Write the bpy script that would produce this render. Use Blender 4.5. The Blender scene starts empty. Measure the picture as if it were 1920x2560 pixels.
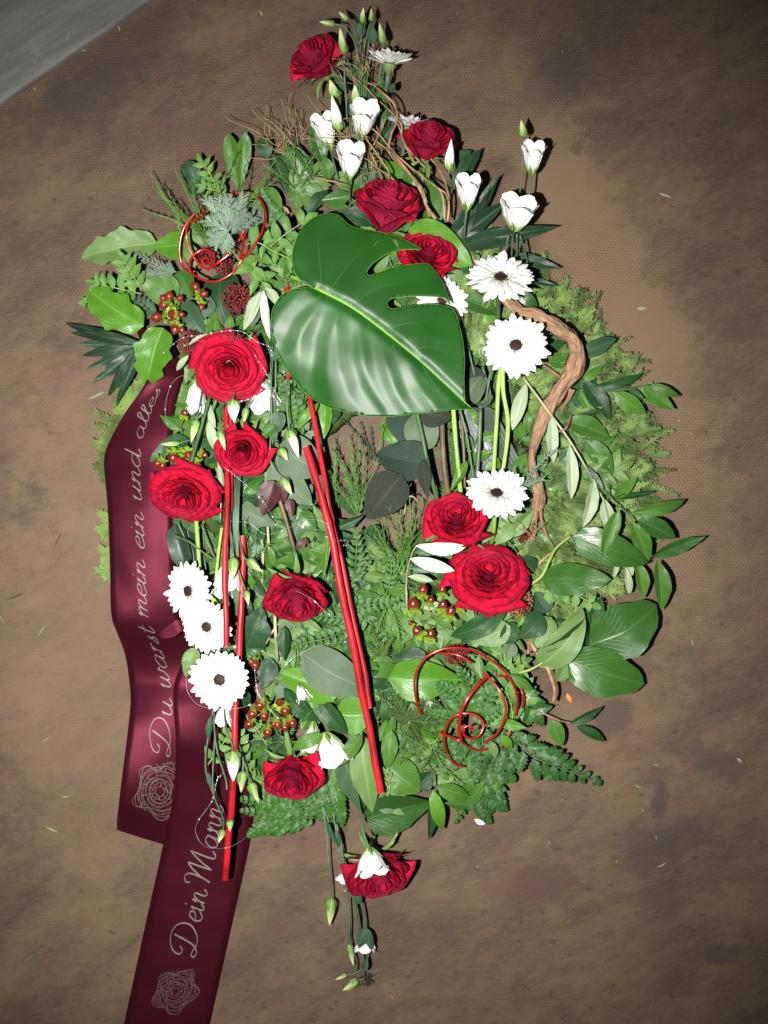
import bpy, math, random
from mathutils import Vector, Matrix, noise, geometry
R = math.radians
random.seed(7)
sc = bpy.context.scene
col = sc.collection

# ------------------------------------------------------------------ camera, world, flash
KM = 0.00056            # metres on the floor per unit of the survey grid (1920 x 2560)
HC = 1.75               # camera height above the floor
cam = bpy.data.cameras.new("camera"); camo = bpy.data.objects.new("camera", cam); col.objects.link(camo)
camo.location = (0, 0, HC); cam.sensor_fit = 'VERTICAL'
cam.angle = 2*math.atan(1280*KM/HC); cam.clip_end = 50; cam.clip_start = 0.05
sc.camera = camo
w = bpy.data.worlds.new("World"); sc.world = w; w.use_nodes = True
w.node_tree.nodes["Background"].inputs[0].default_value = (0.9, 0.95, 1.0, 1)
w.node_tree.nodes["Background"].inputs[1].default_value = 0.045
fl = bpy.data.lights.new("camera_flash", 'SPOT'); flo = bpy.data.objects.new("camera_flash", fl); col.objects.link(flo)
flo.location = (-0.150, -0.045, HC-0.01)
fl.energy = 262; fl.shadow_soft_size = 0.012; fl.spot_size = R(67); fl.spot_blend = 1.0; fl.color = (1, 0.985, 0.95)
_aim = Vector((-0.11, -0.03, 0)) - flo.location
flo.rotation_euler = _aim.to_track_quat('-Z', 'Y').to_euler()
sc.view_settings.view_transform = 'Standard'; sc.view_settings.look = 'None'
sc.view_settings.exposure = 0; sc.view_settings.gamma = 1
sc.cycles.max_bounces = 5; sc.cycles.diffuse_bounces = 3; sc.cycles.glossy_bounces = 2

# ------------------------------------------------------------------ survey grids -> metres
GR = {'Z': (0, 0, 1/.8641), 'A': (600, 0, .48222), 'B': (150, 300, .42194), 'C': (600, 400, .42194), 'D': (1100, 550, .42194),
      'E': (200, 800, .42194), 'F': (700, 950, .42194), 'G': (1100, 1150, .42194), 'H': (250, 1350, .42194), 'I': (700, 1600, .42194),
      'J': (250, 1900, .36166), 'K': (700, 2000, .30139), 'M': (1300, 0, .3737), 'N': (1200, 1700, .434), 'O': (0, 1200, .45208),
      'P': (430, 330, .2411), 'Q': (830, 1050, .2411), 'R': (1280, 1250, .2532), 'S': (520, 1700, .2411), 'T': (900, 1600, .3014),
      'U': (1150, 480, .3315), 'X': (0, 0, 1), 'L': (0, 0, .42194)}
def src(g, x, y):
    o = GR[g]; return (o[0]+x*o[2], o[1]+y*o[2])
def at(g, x, y, h):
    X, Y = src(g, x, y); f = (HC-h)/HC
    return Vector(((X-960)*KM*f, (1280-Y)*KM*f, h))
def px(g, n): return n*GR[g][2]*KM*0.95

# ------------------------------------------------------------------ materials
class NT:
    def __init__(s, name):
        s.m = bpy.data.materials.new(name); s.m.use_nodes = True
        s.t = s.m.node_tree; s.b = s.t.nodes["Principled BSDF"]
    def n(s, typ, **kw):
        nd = s.t.nodes.new(typ)
        for k, v in kw.items():
            if k.startswith('i_'):
                k2 = k[2:]; nd.inputs[int(k2) if k2.isdigit() else k2].default_value = v
            else: setattr(nd, k, v)
        return nd
    def l(s, a, b): s.t.links.new(a, b)
    def math(s, op, a, b=None, c=None, clamp=False):
        nd = s.t.nodes.new('ShaderNodeMath'); nd.operation = op; nd.use_clamp = clamp
        for i, v in enumerate((a, b, c)):
            if v is None: continue
            if isinstance(v, (int, float)): nd.inputs[i].default_value = v
            else: s.l(v, nd.inputs[i])
        return nd.outputs[0]
    def mix(s, f, a, b, bt='MIX'):
        nd = s.t.nodes.new('ShaderNodeMix'); nd.data_type = 'RGBA'; nd.blend_type = bt
        for sock, v in ((nd.inputs[0], f), (nd.inputs[6], a), (nd.inputs[7], b)):
            if isinstance(v, (int, float)): sock.default_value = v
            elif isinstance(v, tuple): sock.default_value = (*v[:3], 1)
            else: s.l(v, sock)
        return nd.outputs[2]
    def ramp(s, f, lo, hi):
        nd = s.t.nodes.new('ShaderNodeMapRange'); nd.interpolation_type = 'SMOOTHSTEP'
        s.l(f, nd.inputs[0]); nd.inputs[1].default_value = lo; nd.inputs[2].default_value = hi
        return nd.outputs[0]
    def noise(s, vec, scale, detail=3, rough=.5):
        nd = s.n('ShaderNodeTexNoise', i_Scale=scale, i_Detail=detail, i_Roughness=rough)
        if vec is not None: s.l(vec, nd.inputs['Vector'])
        return nd.outputs[0]
    def bump(s, h, strength, dist=.001):
        nd = s.n('ShaderNodeBump', i_Strength=strength, i_Distance=dist); s.l(h, nd.inputs['Height'])
        s.l(nd.outputs[0], s.b.inputs['Normal'])

def plain(name, c, rough=.5, spec=.5, metal=0, nscale=None, namt=.3, bump=0, sheen=0, coat=0, trans=0):
    k = NT(name); b = k.b
    b.inputs['Roughness'].default_value = rough; b.inputs['Specular IOR Level'].default_value = spec
    b.inputs['Metallic'].default_value = metal; b.inputs['Sheen Weight'].default_value = sheen
    b.inputs['Coat Weight'].default_value = coat; b.inputs['Coat Roughness'].default_value = .15
    if nscale:
        tc = k.n('ShaderNodeTexCoord').outputs['Object']
        n = k.noise(tc, nscale, 4)
        dark = tuple(x*(1-namt) for x in c); lite = tuple(min(1, x*(1+namt)) for x in c)
        k.l(k.mix(k.ramp(n, .35, .65), dark, lite), b.inputs['Base Color'])
        if bump: k.bump(n, bump)
    else: b.inputs['Base Color'].default_value = (*c, 1)
    return k.m

def leafmat(name, c, vein, rough=.4, N=9, slope=1.1, vs=.5, spec=.5, alt=None, mott=.25, vb=.25, par=False):
    """a leaf: midrib and side veins of its own colour, colour varied from leaf to leaf"""
    k = NT(name); b = k.b
    uv = k.n('ShaderNodeSeparateXYZ'); k.l(k.n('ShaderNodeTexCoord').outputs['UV'], uv.inputs[0])
    u, v = uv.outputs[0], uv.outputs[1]
    d = k.math('ABSOLUTE', k.math('SUBTRACT', u, .5))
    rib = k.math('SUBTRACT', 1, k.ramp(d, .008, .035))
    if par:
        sv = k.math('SINE', k.math('MULTIPLY', u, 75.0)); side = k.ramp(sv, .4, 1.0)
    else:
        ph = k.math('FRACT', k.math('SUBTRACT', k.math('MULTIPLY', v, N), k.math('MULTIPLY', d, N*slope)))
        side = k.math('SUBTRACT', 1, k.ramp(k.math('ABSOLUTE', k.math('SUBTRACT', ph, .5)), .02, .09))
    vm = k.math('MAXIMUM', rib, k.math('MULTIPLY', side, .45))
    tc = k.n('ShaderNodeTexCoord').outputs['Object']
    n = k.noise(tc, 14, 4, .6)
    oi = k.n('ShaderNodeObjectInfo').outputs['Random']
    c2 = alt or tuple(x*.6 for x in c)
    base = k.mix(oi, c, c2)
    base = k.mix(k.math('MULTIPLY', k.ramp(n, .35, .75), mott), base, tuple(x*.5 for x in c))
    spots = k.ramp(k.noise(tc, 17, 2, .5), .70, .76)
    base = k.mix(k.math('MULTIPLY', spots, .5), base, (.10, .085, .03))
    k.l(k.mix(k.math('MULTIPLY', vm, vs*.75), base, vein), b.inputs['Base Color'])
    rr = k.math('ADD', k.math('MULTIPLY', k.noise(tc, 9, 2), .25), rough-.12)
    rr = k.math('ADD', rr, k.math('MULTIPLY', k.ramp(k.noise(tc, 23, 5, .7), .5, .7), .12)); k.l(rr, b.inputs['Roughness']); b.inputs['Specular IOR Level'].default_value = spec
    h = k.math('ADD', k.math('MULTIPLY', vm, -.8), k.math('MULTIPLY', k.noise(tc, 5, 2), .5))
    k.bump(h, vb, .002)
    return k.m

M = {}
M['leaf_mid'] = leafmat('leaf_mid', (.070, .170, .022), (.14, .27, .06), .40, alt=(.040, .118, .018), spec=0.3)
M['leaf_bright'] = leafmat('leaf_bright', (.090, .235, .016), (.2, .38, .07), .38, alt=(.060, .180, .014), spec=0.35)
M['leaf_dark'] = leafmat('leaf_dark', (.022, .075, .020), (.05, .12, .04), .42, alt=(.016, .050, .018), spec=0.24)
M['leaf_gloss'] = leafmat('leaf_gloss', (.038, .120, .016), (.08, .2, .05), .34, alt=(.026, .085, .015), spec=.6)
M['leaf_grey'] = leafmat('leaf_grey', (.115, .165, .095), (.22, .27, .17), .6, alt=(.085, .13, .075), spec=.3)
M['leaf_pale'] = leafmat('leaf_pale', (.13, .23, .065), (.28, .38, .16), .5, alt=(.10, .19, .05), spec=.4)
M['leaf_bluegreen'] = leafmat('leaf_bluegreen', (.040, .092, .040), (.08, .14, .07), .5, alt=(.028, .066, .034), spec=.3)
M['leaf_old'] = leafmat('leaf_old', (.030, .034, .023), (.08, .085, .045), .75, alt=(.026, .032, .024), mott=.5, spec=.2)
M['leaf_old_green'] = leafmat('leaf_old_green', (.018, .042, .028), (.02, .035, .025), .7, alt=(.018, .042, .028), spec=.3)
M['leaf_olive'] = leafmat('leaf_olive', (.33, .40, .26), (.60, .65, .45), .5, N=5, vs=.5, alt=(.27, .34, .21), spec=.3, mott=.1)
M['leaf_olive_white'] = leafmat('leaf_olive_white', (.60, .66, .48), (.8, .83, .6), .5, N=4, vs=.6, alt=(.62, .68, .5), spec=.3, mott=.05)
M['leaf_olive_top'] = leafmat('leaf_olive_top', (.05, .10, .05), (.12, .18, .1), .45, N=4, alt=(.07, .12, .06))
M['leaf_spiky'] = leafmat('leaf_spiky', (.022, .058, .024), (.04, .1, .04), .4, alt=(.016, .042, .02), par=True, vs=.3)
M['leaf_strap'] = leafmat('leaf_strap', (.055, .075, .062), (.14, .17, .14), .35, alt=(.055, .075, .062), par=True, vs=.35, spec=.3)
M['leaf_strap_dark'] = leafmat('leaf_strap_dark', (.018, .042, .02), (.05, .085, .05), .4, alt=(.018, .042, .02), par=True, vs=.5)
M['leaf_pistacia'] = leafmat('leaf_pistacia', (.115, .245, .05), (.2, .34, .1), .5, alt=(.085, .19, .04), spec=.35)
M['leaf_fern'] = leafmat('leaf_fern', (.045, .140, .018), (.1, .22, .05), .42, N=12, alt=(.034, .110, .016), spec=0.4)
M['leaf_fern_gloss'] = leafmat('leaf_fern_gloss', (.030, .105, .018), (.11, .2, .08), .42, N=10, alt=(.024, .085, .016), spec=.4)
M['leaf_brown'] = leafmat('leaf_brown', (.075, .024, .022), (.12, .05, .045), .5, alt=(.06, .018, .018))
M['leaf_tan'] = leafmat('leaf_tan', (.42, .22, .12), (.5, .3, .2), .7, alt=(.42, .22, .12))
M['monstera'] = plain('monstera_skin', (.011, .070, .007), .42, .36, nscale=14, namt=.14, bump=.05)
M['monstera_rib'] = plain('monstera_rib', (.17, .40, .035), .45)
M['monstera_vein'] = plain('monstera_vein', (.035, .15, .018), .4)
M['stem_green'] = plain('stem_green', (.075, .15, .05), .45, nscale=20)
M['stem_bright'] = plain('stem_bright', (.30, .52, .09), .4, nscale=20, namt=.2)
M['stem_grey'] = plain('stem_grey', (.10, .165, .095), .45, nscale=20)
M['stem_brown'] = plain('stem_brown', (.14, .10, .055), .5, nscale=30)
M['stem_olive'] = plain('stem_olive', (.36, .35, .2), .6, nscale=30)
M['stem_yellow'] = plain('stem_yellow', (.25, .36, .08), .5)
M['sepal'] = plain('sepal', (.14, .24, .065), .5, nscale=30)
M['sepal_grey'] = plain('sepal_grey', (.07, .12, .07), .5, nscale=30)
M['twig'] = plain('twig', (.36, .21, .11), .7, .3, nscale=60, namt=.4, bump=.4)
M['dry_grass'] = plain('dry_grass', (.42, .30, .16), .7, .3)
M['green_twig'] = plain('green_twig', (.085, .20, .03), .5, nscale=20)
M['dark_twig'] = plain('dark_twig', (.03, .07, .02), .5)
M['juniper'] = plain('juniper', (.20, .29, .20), .6, .3, nscale=15, namt=.25)
M['juniper_green'] = plain('juniper_green', (.066, .132, .032), .6, .3, nscale=15, namt=.3)
M['cypress'] = plain('cypress', (.130, .200, .060), .8, .1, nscale=34, namt=.5)
M['thuja'] = plain('thuja', (.12, .18, .045), .7, .2, nscale=25, namt=.5)
M['base'] = plain('wreath_underlay', (.035, .060, .016), .9, .1, nscale=30, namt=.7, bump=.8)
M['stick'] = plain('painted_stick', (.42, .010, .018), .42, .4, nscale=22, namt=.32, bump=.08)
M['stick_end'] = plain('stick_end', (.5, .52, .25), .6)
M['wire'] = plain('lacquered_wire', (.42, .010, .006), .26, .8, metal=.3, coat=.6)
M['silver'] = plain('silver_wire', (.75, .76, .8), .35, .8, metal=.4)
M['bead'] = plain('silver_bead', (.92, .93, 1), .12, 1, metal=.1)
M['berry_calyx'] = plain('berry_calyx', (.23, .38, .03), .45)
M['skimmia'] = plain('skimmia', (.20, .022, .026), .5, nscale=60, namt=.5)
M['skimmia_pale'] = plain('skimmia_pale', (.34, .12, .07), .5, nscale=60, namt=.5)
M['disc'] = plain('gerbera_disc', (.022, .005, .004), .7, nscale=200, namt=.6)
M['floret'] = plain('gerbera_floret', (.55, .40, .12), .6)
M['print'] = plain('ribbon_print', (.165, .135, .12), .45, .4, nscale=60, namt=.15)
M['print_dim'] = plain('ribbon_print_dim', (.12, .085, .085), .4, .4, nscale=60, namt=.15)
M['bit'] = plain('plant_bit', (.27, .27, .20), .7)
M['bit_dark'] = plain('plant_bit_dark', (.05, .055, .03), .7)
M['bit_orange'] = plain('plant_bit_orange', (.6, .22, .05), .7)

def uvgrad(name, c0, c1, lo, hi, rough=.5, edge=None, stripes=0, sheen=0, spec=.4, mott=0, back=None):
    k = NT(name); b = k.b
    uv = k.n('ShaderNodeSeparateXYZ'); k.l(k.n('ShaderNodeTexCoord').outputs['UV'], uv.inputs[0])
    f = k.ramp(uv.outputs[1], lo, hi); c = k.mix(f, c0, c1)
    tc = k.n('ShaderNodeTexCoord').outputs['Object']
    if edge: c = k.mix(k.ramp(k.math('ADD', uv.outputs[1], k.math('MULTIPLY', k.noise(tc, 5, 2), .16)), edge[0], edge[1]), c, edge[2])
    if mott:
        oi = k.n('ShaderNodeObjectInfo').outputs['Random']
        c = k.mix(k.math('MULTIPLY', k.ramp(k.math('ADD', k.math('MULTIPLY', oi, .35), k.noise(tc, 3.0, 3)), .45, .85), mott), c, edge[2])
    if back:
        q = k.math('MULTIPLY', k.n('ShaderNodeNewGeometry').outputs['Backfacing'], 1)
        c = k.mix(k.math('SUBTRACT', 1, q) if back[1] else q, c, back[0])
    k.l(c, b.inputs['Base Color'])
    b.inputs['Roughness'].default_value = rough; b.inputs['Sheen Weight'].default_value = sheen
    b.inputs['Specular IOR Level'].default_value = spec
    h = k.noise(tc, 8, 3)
    if stripes: h = k.math('ADD', k.math('MULTIPLY', k.math('SINE', k.math('MULTIPLY', uv.outputs[0], stripes)), .5), h)
    k.bump(h, .3, .002)
    return k.m
M['rose'] = uvgrad('rose_petal', (.40, .005, .018), (.56, .007, .032), .2, .8, .7, edge=(.90, 1.12, (.14, .003, .016)), stripes=45, spec=.12, mott=.25, back=((.23, .006, .028), True))
M['rose2'] = uvgrad('rose_petal_dark', (.36, .006, .022), (.50, .009, .036), .2, .8, .7, edge=(.92, 1.12, (.13, .004, .016)), stripes=45, spec=.12, mott=.4, back=((.30, .012, .042), True))
M['gerbera'] = uvgrad('gerbera_petal', (.70, .72, .56), (.82, .83, .80), .0, .35, .55, stripes=30)
M['lisi'] = uvgrad('lisianthus_petal', (.40, .58, .16), (.86, .87, .84), .08, .42, .55, stripes=25)
M['lisibud'] = uvgrad('lisianthus_bud', (.22, .38, .09), (.62, .70, .36), .15, .9, .5, stripes=40)
M['lisibud_white'] = uvgrad('lisianthus_bud_white', (.26, .42, .11), (.84, .86, .72), .1, .5, .5, stripes=40)
M['berry'] = uvgrad('hypericum_berry', (.33, .30, .03), (.16, .018, .008), .15, .5, .18, spec=.8)
M['berry_red'] = uvgrad('hypericum_berry_red', (.20, .06, .015), (.19, .020, .010), .1, .4, .28, spec=.7)

for _n in ('gerbera', 'lisi', 'lisibud_white'):
    _b = M[_n].node_tree.nodes["Principled BSDF"]; _b.inputs['Subsurface Weight'].default_value = .35
    _b.inputs['Subsurface Radius'].default_value = (1, 1, .9); _b.inputs['Subsurface Scale'].default_value = .004

def ribbon_mat():
    k = NT('ribbon_satin'); b = k.b
    uv = k.n('ShaderNodeTexCoord').outputs['UV']
    s = k.n('ShaderNodeMapping'); k.l(uv, s.inputs[0]); s.inputs['Scale'].default_value = (260, 4, 1)
    fine = k.noise(s.outputs[0], 3, 2)
    s2 = k.n('ShaderNodeMapping'); k.l(uv, s2.inputs[0]); s2.inputs['Scale'].default_value = (3, 1800, 1)
    rib = k.noise(s2.outputs[0], 1, 1)
    k.l(k.mix(fine, (.042, .005, .010), (.061, .007, .0145)), b.inputs['Base Color'])
    b.inputs['Metallic'].default_value = .42; b.inputs['Roughness'].default_value = .43; b.inputs['Specular IOR Level'].default_value = .15; b.inputs['Specular Tint'].default_value = (1, .45, .6, 1)
    b.inputs['Sheen Weight'].default_value = .05; b.inputs['Sheen Tint'].default_value = (.9, .2, .3, 1); b.inputs['Sheen Roughness'].default_value = .5
    k.bump(k.math('ADD', fine, rib), .12, .0006)
    return k.m
M['ribbon'] = ribbon_mat()

def bark_mat():
    k = NT('peeled_root'); b = k.b
    uv = k.n('ShaderNodeTexCoord').outputs['UV']
    s = k.n('ShaderNodeMapping'); k.l(uv, s.inputs[0]); s.inputs['Scale'].default_value = (22, 3, 1); s.inputs['Rotation'].default_value = (0, 0, .35)
    n = k.noise(s.outputs[0], 2.2, 6, .7)
    n2 = k.noise(k.n('ShaderNodeTexCoord').outputs['Object'], 45, 5, .65)
    c = k.mix(k.ramp(n, .35, .7), (.24, .135, .075), (.64, .40, .24))
    c = k.mix(k.math('MULTIPLY', k.ramp(n2, .5, .68), .6), c, (.16, .10, .07))
    k.l(c, b.inputs['Base Color']); b.inputs['Roughness'].default_value = .8; b.inputs['Specular IOR Level'].default_value = .2
    k.bump(k.math('ADD', n, n2), .9, .003)
    return k.m
M['bark'] = bark_mat()

def floor_mat():
    k = NT('film_faced_plywood'); b = k.b
    tc = k.n('ShaderNodeTexCoord').outputs['Object']
    def mp(rot, scale, loc=(0, 0, 0)):
        r_ = k.n('ShaderNodeMapping'); k.l(tc, r_.inputs[0]); r_.inputs['Rotation'].default_value = (0, 0, rot)
        s = k.n('ShaderNodeMapping'); k.l(r_.outputs[0], s.inputs[0])
        s.inputs['Scale'].default_value = scale; s.inputs['Location'].default_value = loc
        return s.outputs[0]
    n_big = k.noise(mp(R(-30), (1.5, 2.9, 1)), 2.8, 9, .72)
    n_mid = k.noise(mp(R(-22), (4, 8, 1), (3, 1, 0)), 3.4, 9, .78)
    n_fin = k.noise(mp(R(-18), (14, 60, 1), (1, 7, 0)), 5, 5, .7)
    n_red = k.noise(mp(R(-35), (2, 3, 1), (9, 4, 0)), 3.1, 4, .6)
    n_spk = k.noise(mp(0.3, (1, 1.5, 1), (5, 5, 0)), 55, 3, .6)
    c = k.mix(k.ramp(n_big, .34, .66), (.078, .050, .031), (.158, .102, .058))
    c = k.mix(k.math('MULTIPLY', k.ramp(n_mid, .44, .66), .55), c, (.062, .041, .029))
    c = k.mix(k.math('MULTIPLY', k.ramp(n_red, .50, .70), .55), c, (.110, .052, .035))
    c = k.mix(k.math('MULTIPLY', k.ramp(n_fin, .45, .70), .38), c, (.175, .118, .070))
    c = k.mix(k.math('MULTIPLY', k.ramp(n_spk, .60, .72), .6), c, (.045, .028, .021))
    sep = k.n('ShaderNodeSeparateXYZ'); k.l(tc, sep.inputs[0]); X, Y = sep.outputs[0], sep.outputs[1]
    wob = k.math('MULTIPLY', k.math('SUBTRACT', k.noise(mp(0, (1, 1, 1)), 19, 9, .78), .5), 3.4)
    def blob(g, x, y, rx, ry, rot, colr, amt):
        nonlocal c
        p = at(g, x, y, 0); ca, sa = math.cos(rot), math.sin(rot)
        dx = k.math('SUBTRACT', X, p.x); dy = k.math('SUBTRACT', Y, p.y)
        a = k.math('ADD', k.math('MULTIPLY', dx, ca/rx), k.math('MULTIPLY', dy, sa/rx))
        e = k.math('ADD', k.math('MULTIPLY', dx, -sa/ry), k.math('MULTIPLY', dy, ca/ry))
        d = k.math('SQRT', k.math('ADD', k.math('MULTIPLY', a, a), k.math('MULTIPLY', e, e)))
        f = k.math('SUBTRACT', 1, k.ramp(k.math('ADD', d, wob), .6, 1.25))
        c = k.mix(k.math('MULTIPLY', f, amt), c, colr)
    tan, drk, red = (.180, .117, .066), (.050, .037, .033), (.09, .043, .033)
    blob('M', 430, 1500, .070, .15, .5, tan, .75); blob('M', 180, 1000, .05, .13, .45, tan, .65); blob('D', 1080, 520, .07, .14, .45, tan, .75)
    blob('D', 1350, 900, .06, .16, .3, tan, .6); blob('G', 1420, 300, .08, .16, 0, tan, .5); blob('O', 430, 1100, .12, .30, .1, tan, .45)
    blob('Z', 250, 1000, .14, .16, .3, tan, .4); blob('N', 600, 300, .16, .05, .5, tan, .5)
    blob('N', 1080, 930, .070, .030, .38, drk, .45); blob('N', 1040, 700, .014, .032, 0, drk, .75); blob('N', 1370, 470, .055, .025, -.3, drk, .6)
    blob('N', 380, 1180, .04, .03, .2, red, .55); blob('N', 1400, 1590, .03, .014, .2, drk, .6); blob('N', 760, 230, .03, .03, .3, drk, .6)
    blob('N', 1050, 1220, .05, .025, .3, drk, .25); blob('L', 480, 560, .10, .035, .5, drk, .45); blob('L', 760, 260, .12, .045, .5, drk, .4)
    blob('L', 1120, 830, .05, .045, .2, red, .5); blob('M', 600, 260, .10, .04, .8, drk, .25); blob('M', 200, 560, .07, .03, .8, drk, .4)
    blob('Z', 800, 1550, .9, .02, 3.0, drk, .0)
    # raised wire-mesh print of the plywood, filled with dirt in the hollows
    g1 = mp(R(3), (1, 1, 1)); sp = k.n('ShaderNodeSeparateXYZ'); k.l(g1, sp.inputs[0])
    gx, gy = sp.outputs[0], sp.outputs[1]
    row = k.math('MULTIPLY', gy, 2*math.pi/.0041)
    sx = k.math('SINE', k.math('ADD', k.math('MULTIPLY', gx, 2*math.pi/.0050), k.math('MULTIPLY', row, .5)))
    sy = k.math('SINE', row)
    dots = k.ramp(k.math('MULTIPLY', k.math('ADD', sx, 1), k.math('ADD', sy, 1)), 1.6, 3.6)
    worn = k.ramp(k.noise(mp(R(-25), (1, 2, 1), (2, 8, 0)), 3.0, 3), .34, .56)
    # the print is best kept in the far part of the sheet, worn off towards the near edge
    keep = k.math('MULTIPLY', worn, k.math('ADD', .25, k.math('MULTIPLY', k.ramp(k.math('ADD', Y, k.math('MULTIPLY', X, .5)), -.25, .28), .75)))
    dm = k.math('MULTIPLY', dots, keep)
    c = k.mix(k.math('MULTIPLY', dm, .58), c, (.034, .022, .015))
    k.l(c, b.inputs['Base Color']); b.inputs['Roughness'].default_value = .62; b.inputs['Specular IOR Level'].default_value = .25
    k.bump(k.math('ADD', k.math('MULTIPLY', dm, -1.0), k.math('MULTIPLY', n_fin, .6)), .35, .0012)
    return k.m

def grey_mat():
    k = NT('worn_grey_board'); b = k.b
    tc = k.n('ShaderNodeTexCoord').outputs['Object']
    r_ = k.n('ShaderNodeMapping'); k.l(tc, r_.inputs[0]); r_.inputs['Rotation'].default_value = (0, 0, R(-34))
    s = k.n('ShaderNodeMapping'); k.l(r_.outputs[0], s.inputs[0]); s.inputs['Scale'].default_value = (2, 16, 1)
    n = k.noise(s.outputs[0], 4, 6, .65); n2 = k.noise(tc, 90, 3, .6)
    c = k.mix(k.ramp(n, .35, .7), (.115, .110, .104), (.170, .166, .152))
    c = k.mix(k.math('MULTIPLY', k.ramp(n2, .6, .7), .3), c, (.28, .28, .27))
    k.l(c, b.inputs['Base Color']); b.inputs['Roughness'].default_value = .7
    k.bump(k.math('ADD', n, n2), .25, .001)
    return k.m

# ------------------------------------------------------------------ things and parts
WM = {}
ALL = []
def thing(name, label, cat, mat=None, group=None):
    o = bpy.data.objects.new(name, None); col.objects.link(o); o.empty_display_size = .01
    mat = mat or Matrix.Identity(4); o.matrix_basis = mat; WM[o.name] = mat
    o['category'] = cat; o['label'] = label or ''
    if group: o['group'] = group
    ALL.append(o); return o
def part(name, me, parent, wm=None, mat=None, kind=None, label=None):
    """one mesh as a child; wm is its world matrix"""
    o = bpy.data.objects.new(name, me); col.objects.link(o); wm = wm or Matrix.Identity(4)
    if parent is not None:
        o.parent = parent; o.matrix_basis = WM[parent.name].inverted_safe() @ wm
    else: o.matrix_basis = wm
    WM[o.name] = wm
    if mat:
        if me.materials and me.materials[0] is not mat:
            o.material_slots[0].link = 'OBJECT'; o.material_slots[0].material = mat
        elif not me.materials: me.materials.append(mat)
    if kind: o['kind'] = kind
    if label: o['label'] = label
    return o
def mesh(name, v, f, uvs=None, mat=None, smooth=True):
    me = bpy.data.meshes.new(name); me.from_pydata([tuple(x) for x in v], [], f)
    if uvs:
        ul = me.uv_layers.new(name='UVMap')
        li = [uvs[i] for p in me.polygons for i in p.vertices]
        ul.data.foreach_set('uv', [c for q in li for c in q])
    me.polygons.foreach_set('use_smooth', [smooth]*len(me.polygons))
    if mat: me.materials.append(mat)
    me.update(); return me
def T(p): return Matrix.Translation(Vector(p))
def basis(o, x, y, z):
    return Matrix(((x.x, y.x, z.x, o.x), (x.y, y.y, z.y, o.y), (x.z, y.z, z.z, o.z), (0, 0, 0, 1)))
def lay(A, B, width, tilt=0, zs=None, up=Vector((0, 0, 1))):
    """matrix that lays a unit leaf from A to B, width across, turned by tilt about its own axis"""
    y = B-A; L = y.length; yn = y.normalized()
    x = yn.cross(up)
    if x.length < 1e-4: x = yn.cross(Vector((0, 1, 0)))
    x.normalize(); z = x.cross(yn)
    rot = Matrix.Rotation(tilt, 3, yn); x = rot @ x; z = rot @ z
    return basis(A, x*width, y, z*(zs or L))
def aim(c, d, s, roll=0):
    d = d.normalized(); q = d.to_track_quat('Z', 'Y').to_matrix().to_4x4()
    return T(c) @ q @ Matrix.Rotation(roll, 4, 'Z') @ Matrix.Scale(s, 4)

def cat(pts, n=6):
    """smooth curve through points; a point may carry extra values"""
    P = [tuple(p) for p in pts]; P = [P[0]]+P+[P[-1]]; out = []
    for i in range(1, len(P)-2):
        for j in range(n):
            t = j/n; a, b_, c, d = P[i-1], P[i], P[i+1], P[i+2]
            out.append(tuple(.5*((2*b_[m])+(-a[m]+c[m])*t+(2*a[m]-5*b_[m]+4*c[m]-d[m])*t*t+(-a[m]+3*b_[m]-3*c[m]+d[m])*t**3) for m in range(len(b_))))
    out.append(P[-2]); return out
def tube_geo(pts, rad, sides=6, V=None, F=None, U=None, wob=0, seed=0, cap=True):
    V = [] if V is None else V; F = [] if F is None else F; U = [] if U is None else U
    pts = [Vector(p[:3]) for p in pts]; n = len(pts); base = len(V); L = 0
    px_ = None
    for i, p in enumerate(pts):
        t = (pts[min(i+1, n-1)]-pts[max(i-1, 0)]).normalized()
        if px_ is None:
            px_ = t.orthogonal().normalized()
        px_ = (px_-t*px_.dot(t)); px_ = px_.normalized() if px_.length > 1e-6 else t.orthogonal().normalized()
        py_ = t.cross(px_); r = rad[i] if isinstance(rad, (list, tuple)) else rad
        if i: L += (p-pts[i-1]).length
        for k in range(sides):
            a = 2*math.pi*k/sides; rr = r
            if wob: rr *= 1+wob*noise.noise(Vector((math.cos(a)*1.6+seed, math.sin(a)*1.6, L*45)))+wob*.35*math.sin(3*a+L*70)+wob*.42*math.sin(8*a+L*95)
            V.append(p+(px_*math.cos(a)+py_*math.sin(a))*rr); U.append((k/sides, L*8))
    for i in range(n-1):
        for k in range(sides):
            a = base+i*sides+k; b = base+i*sides+(k+1) % sides
            F.append((a, b, b+sides, a+sides))
    if cap:
        F.append(tuple(base+k for k in reversed(range(sides)))); F.append(tuple(base+(n-1)*sides+k for k in range(sides)))
    return V, F, U
def tube(name, pts, rad, parent, mat, sides=6, n=5, wob=0, taper=None, kind=None, label=None):
    s = cat(pts, n) if n > 1 else pts
    r = rad
    if taper is not None: r = [rad+(taper-rad)*i/(len(s)-1) for i in range(len(s))]
    V, F, U = tube_geo(s, r, sides, wob=wob, seed=random.random()*9)
    return part(name, mesh(name, V, F, U), parent, None, mat, kind, label)

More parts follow.
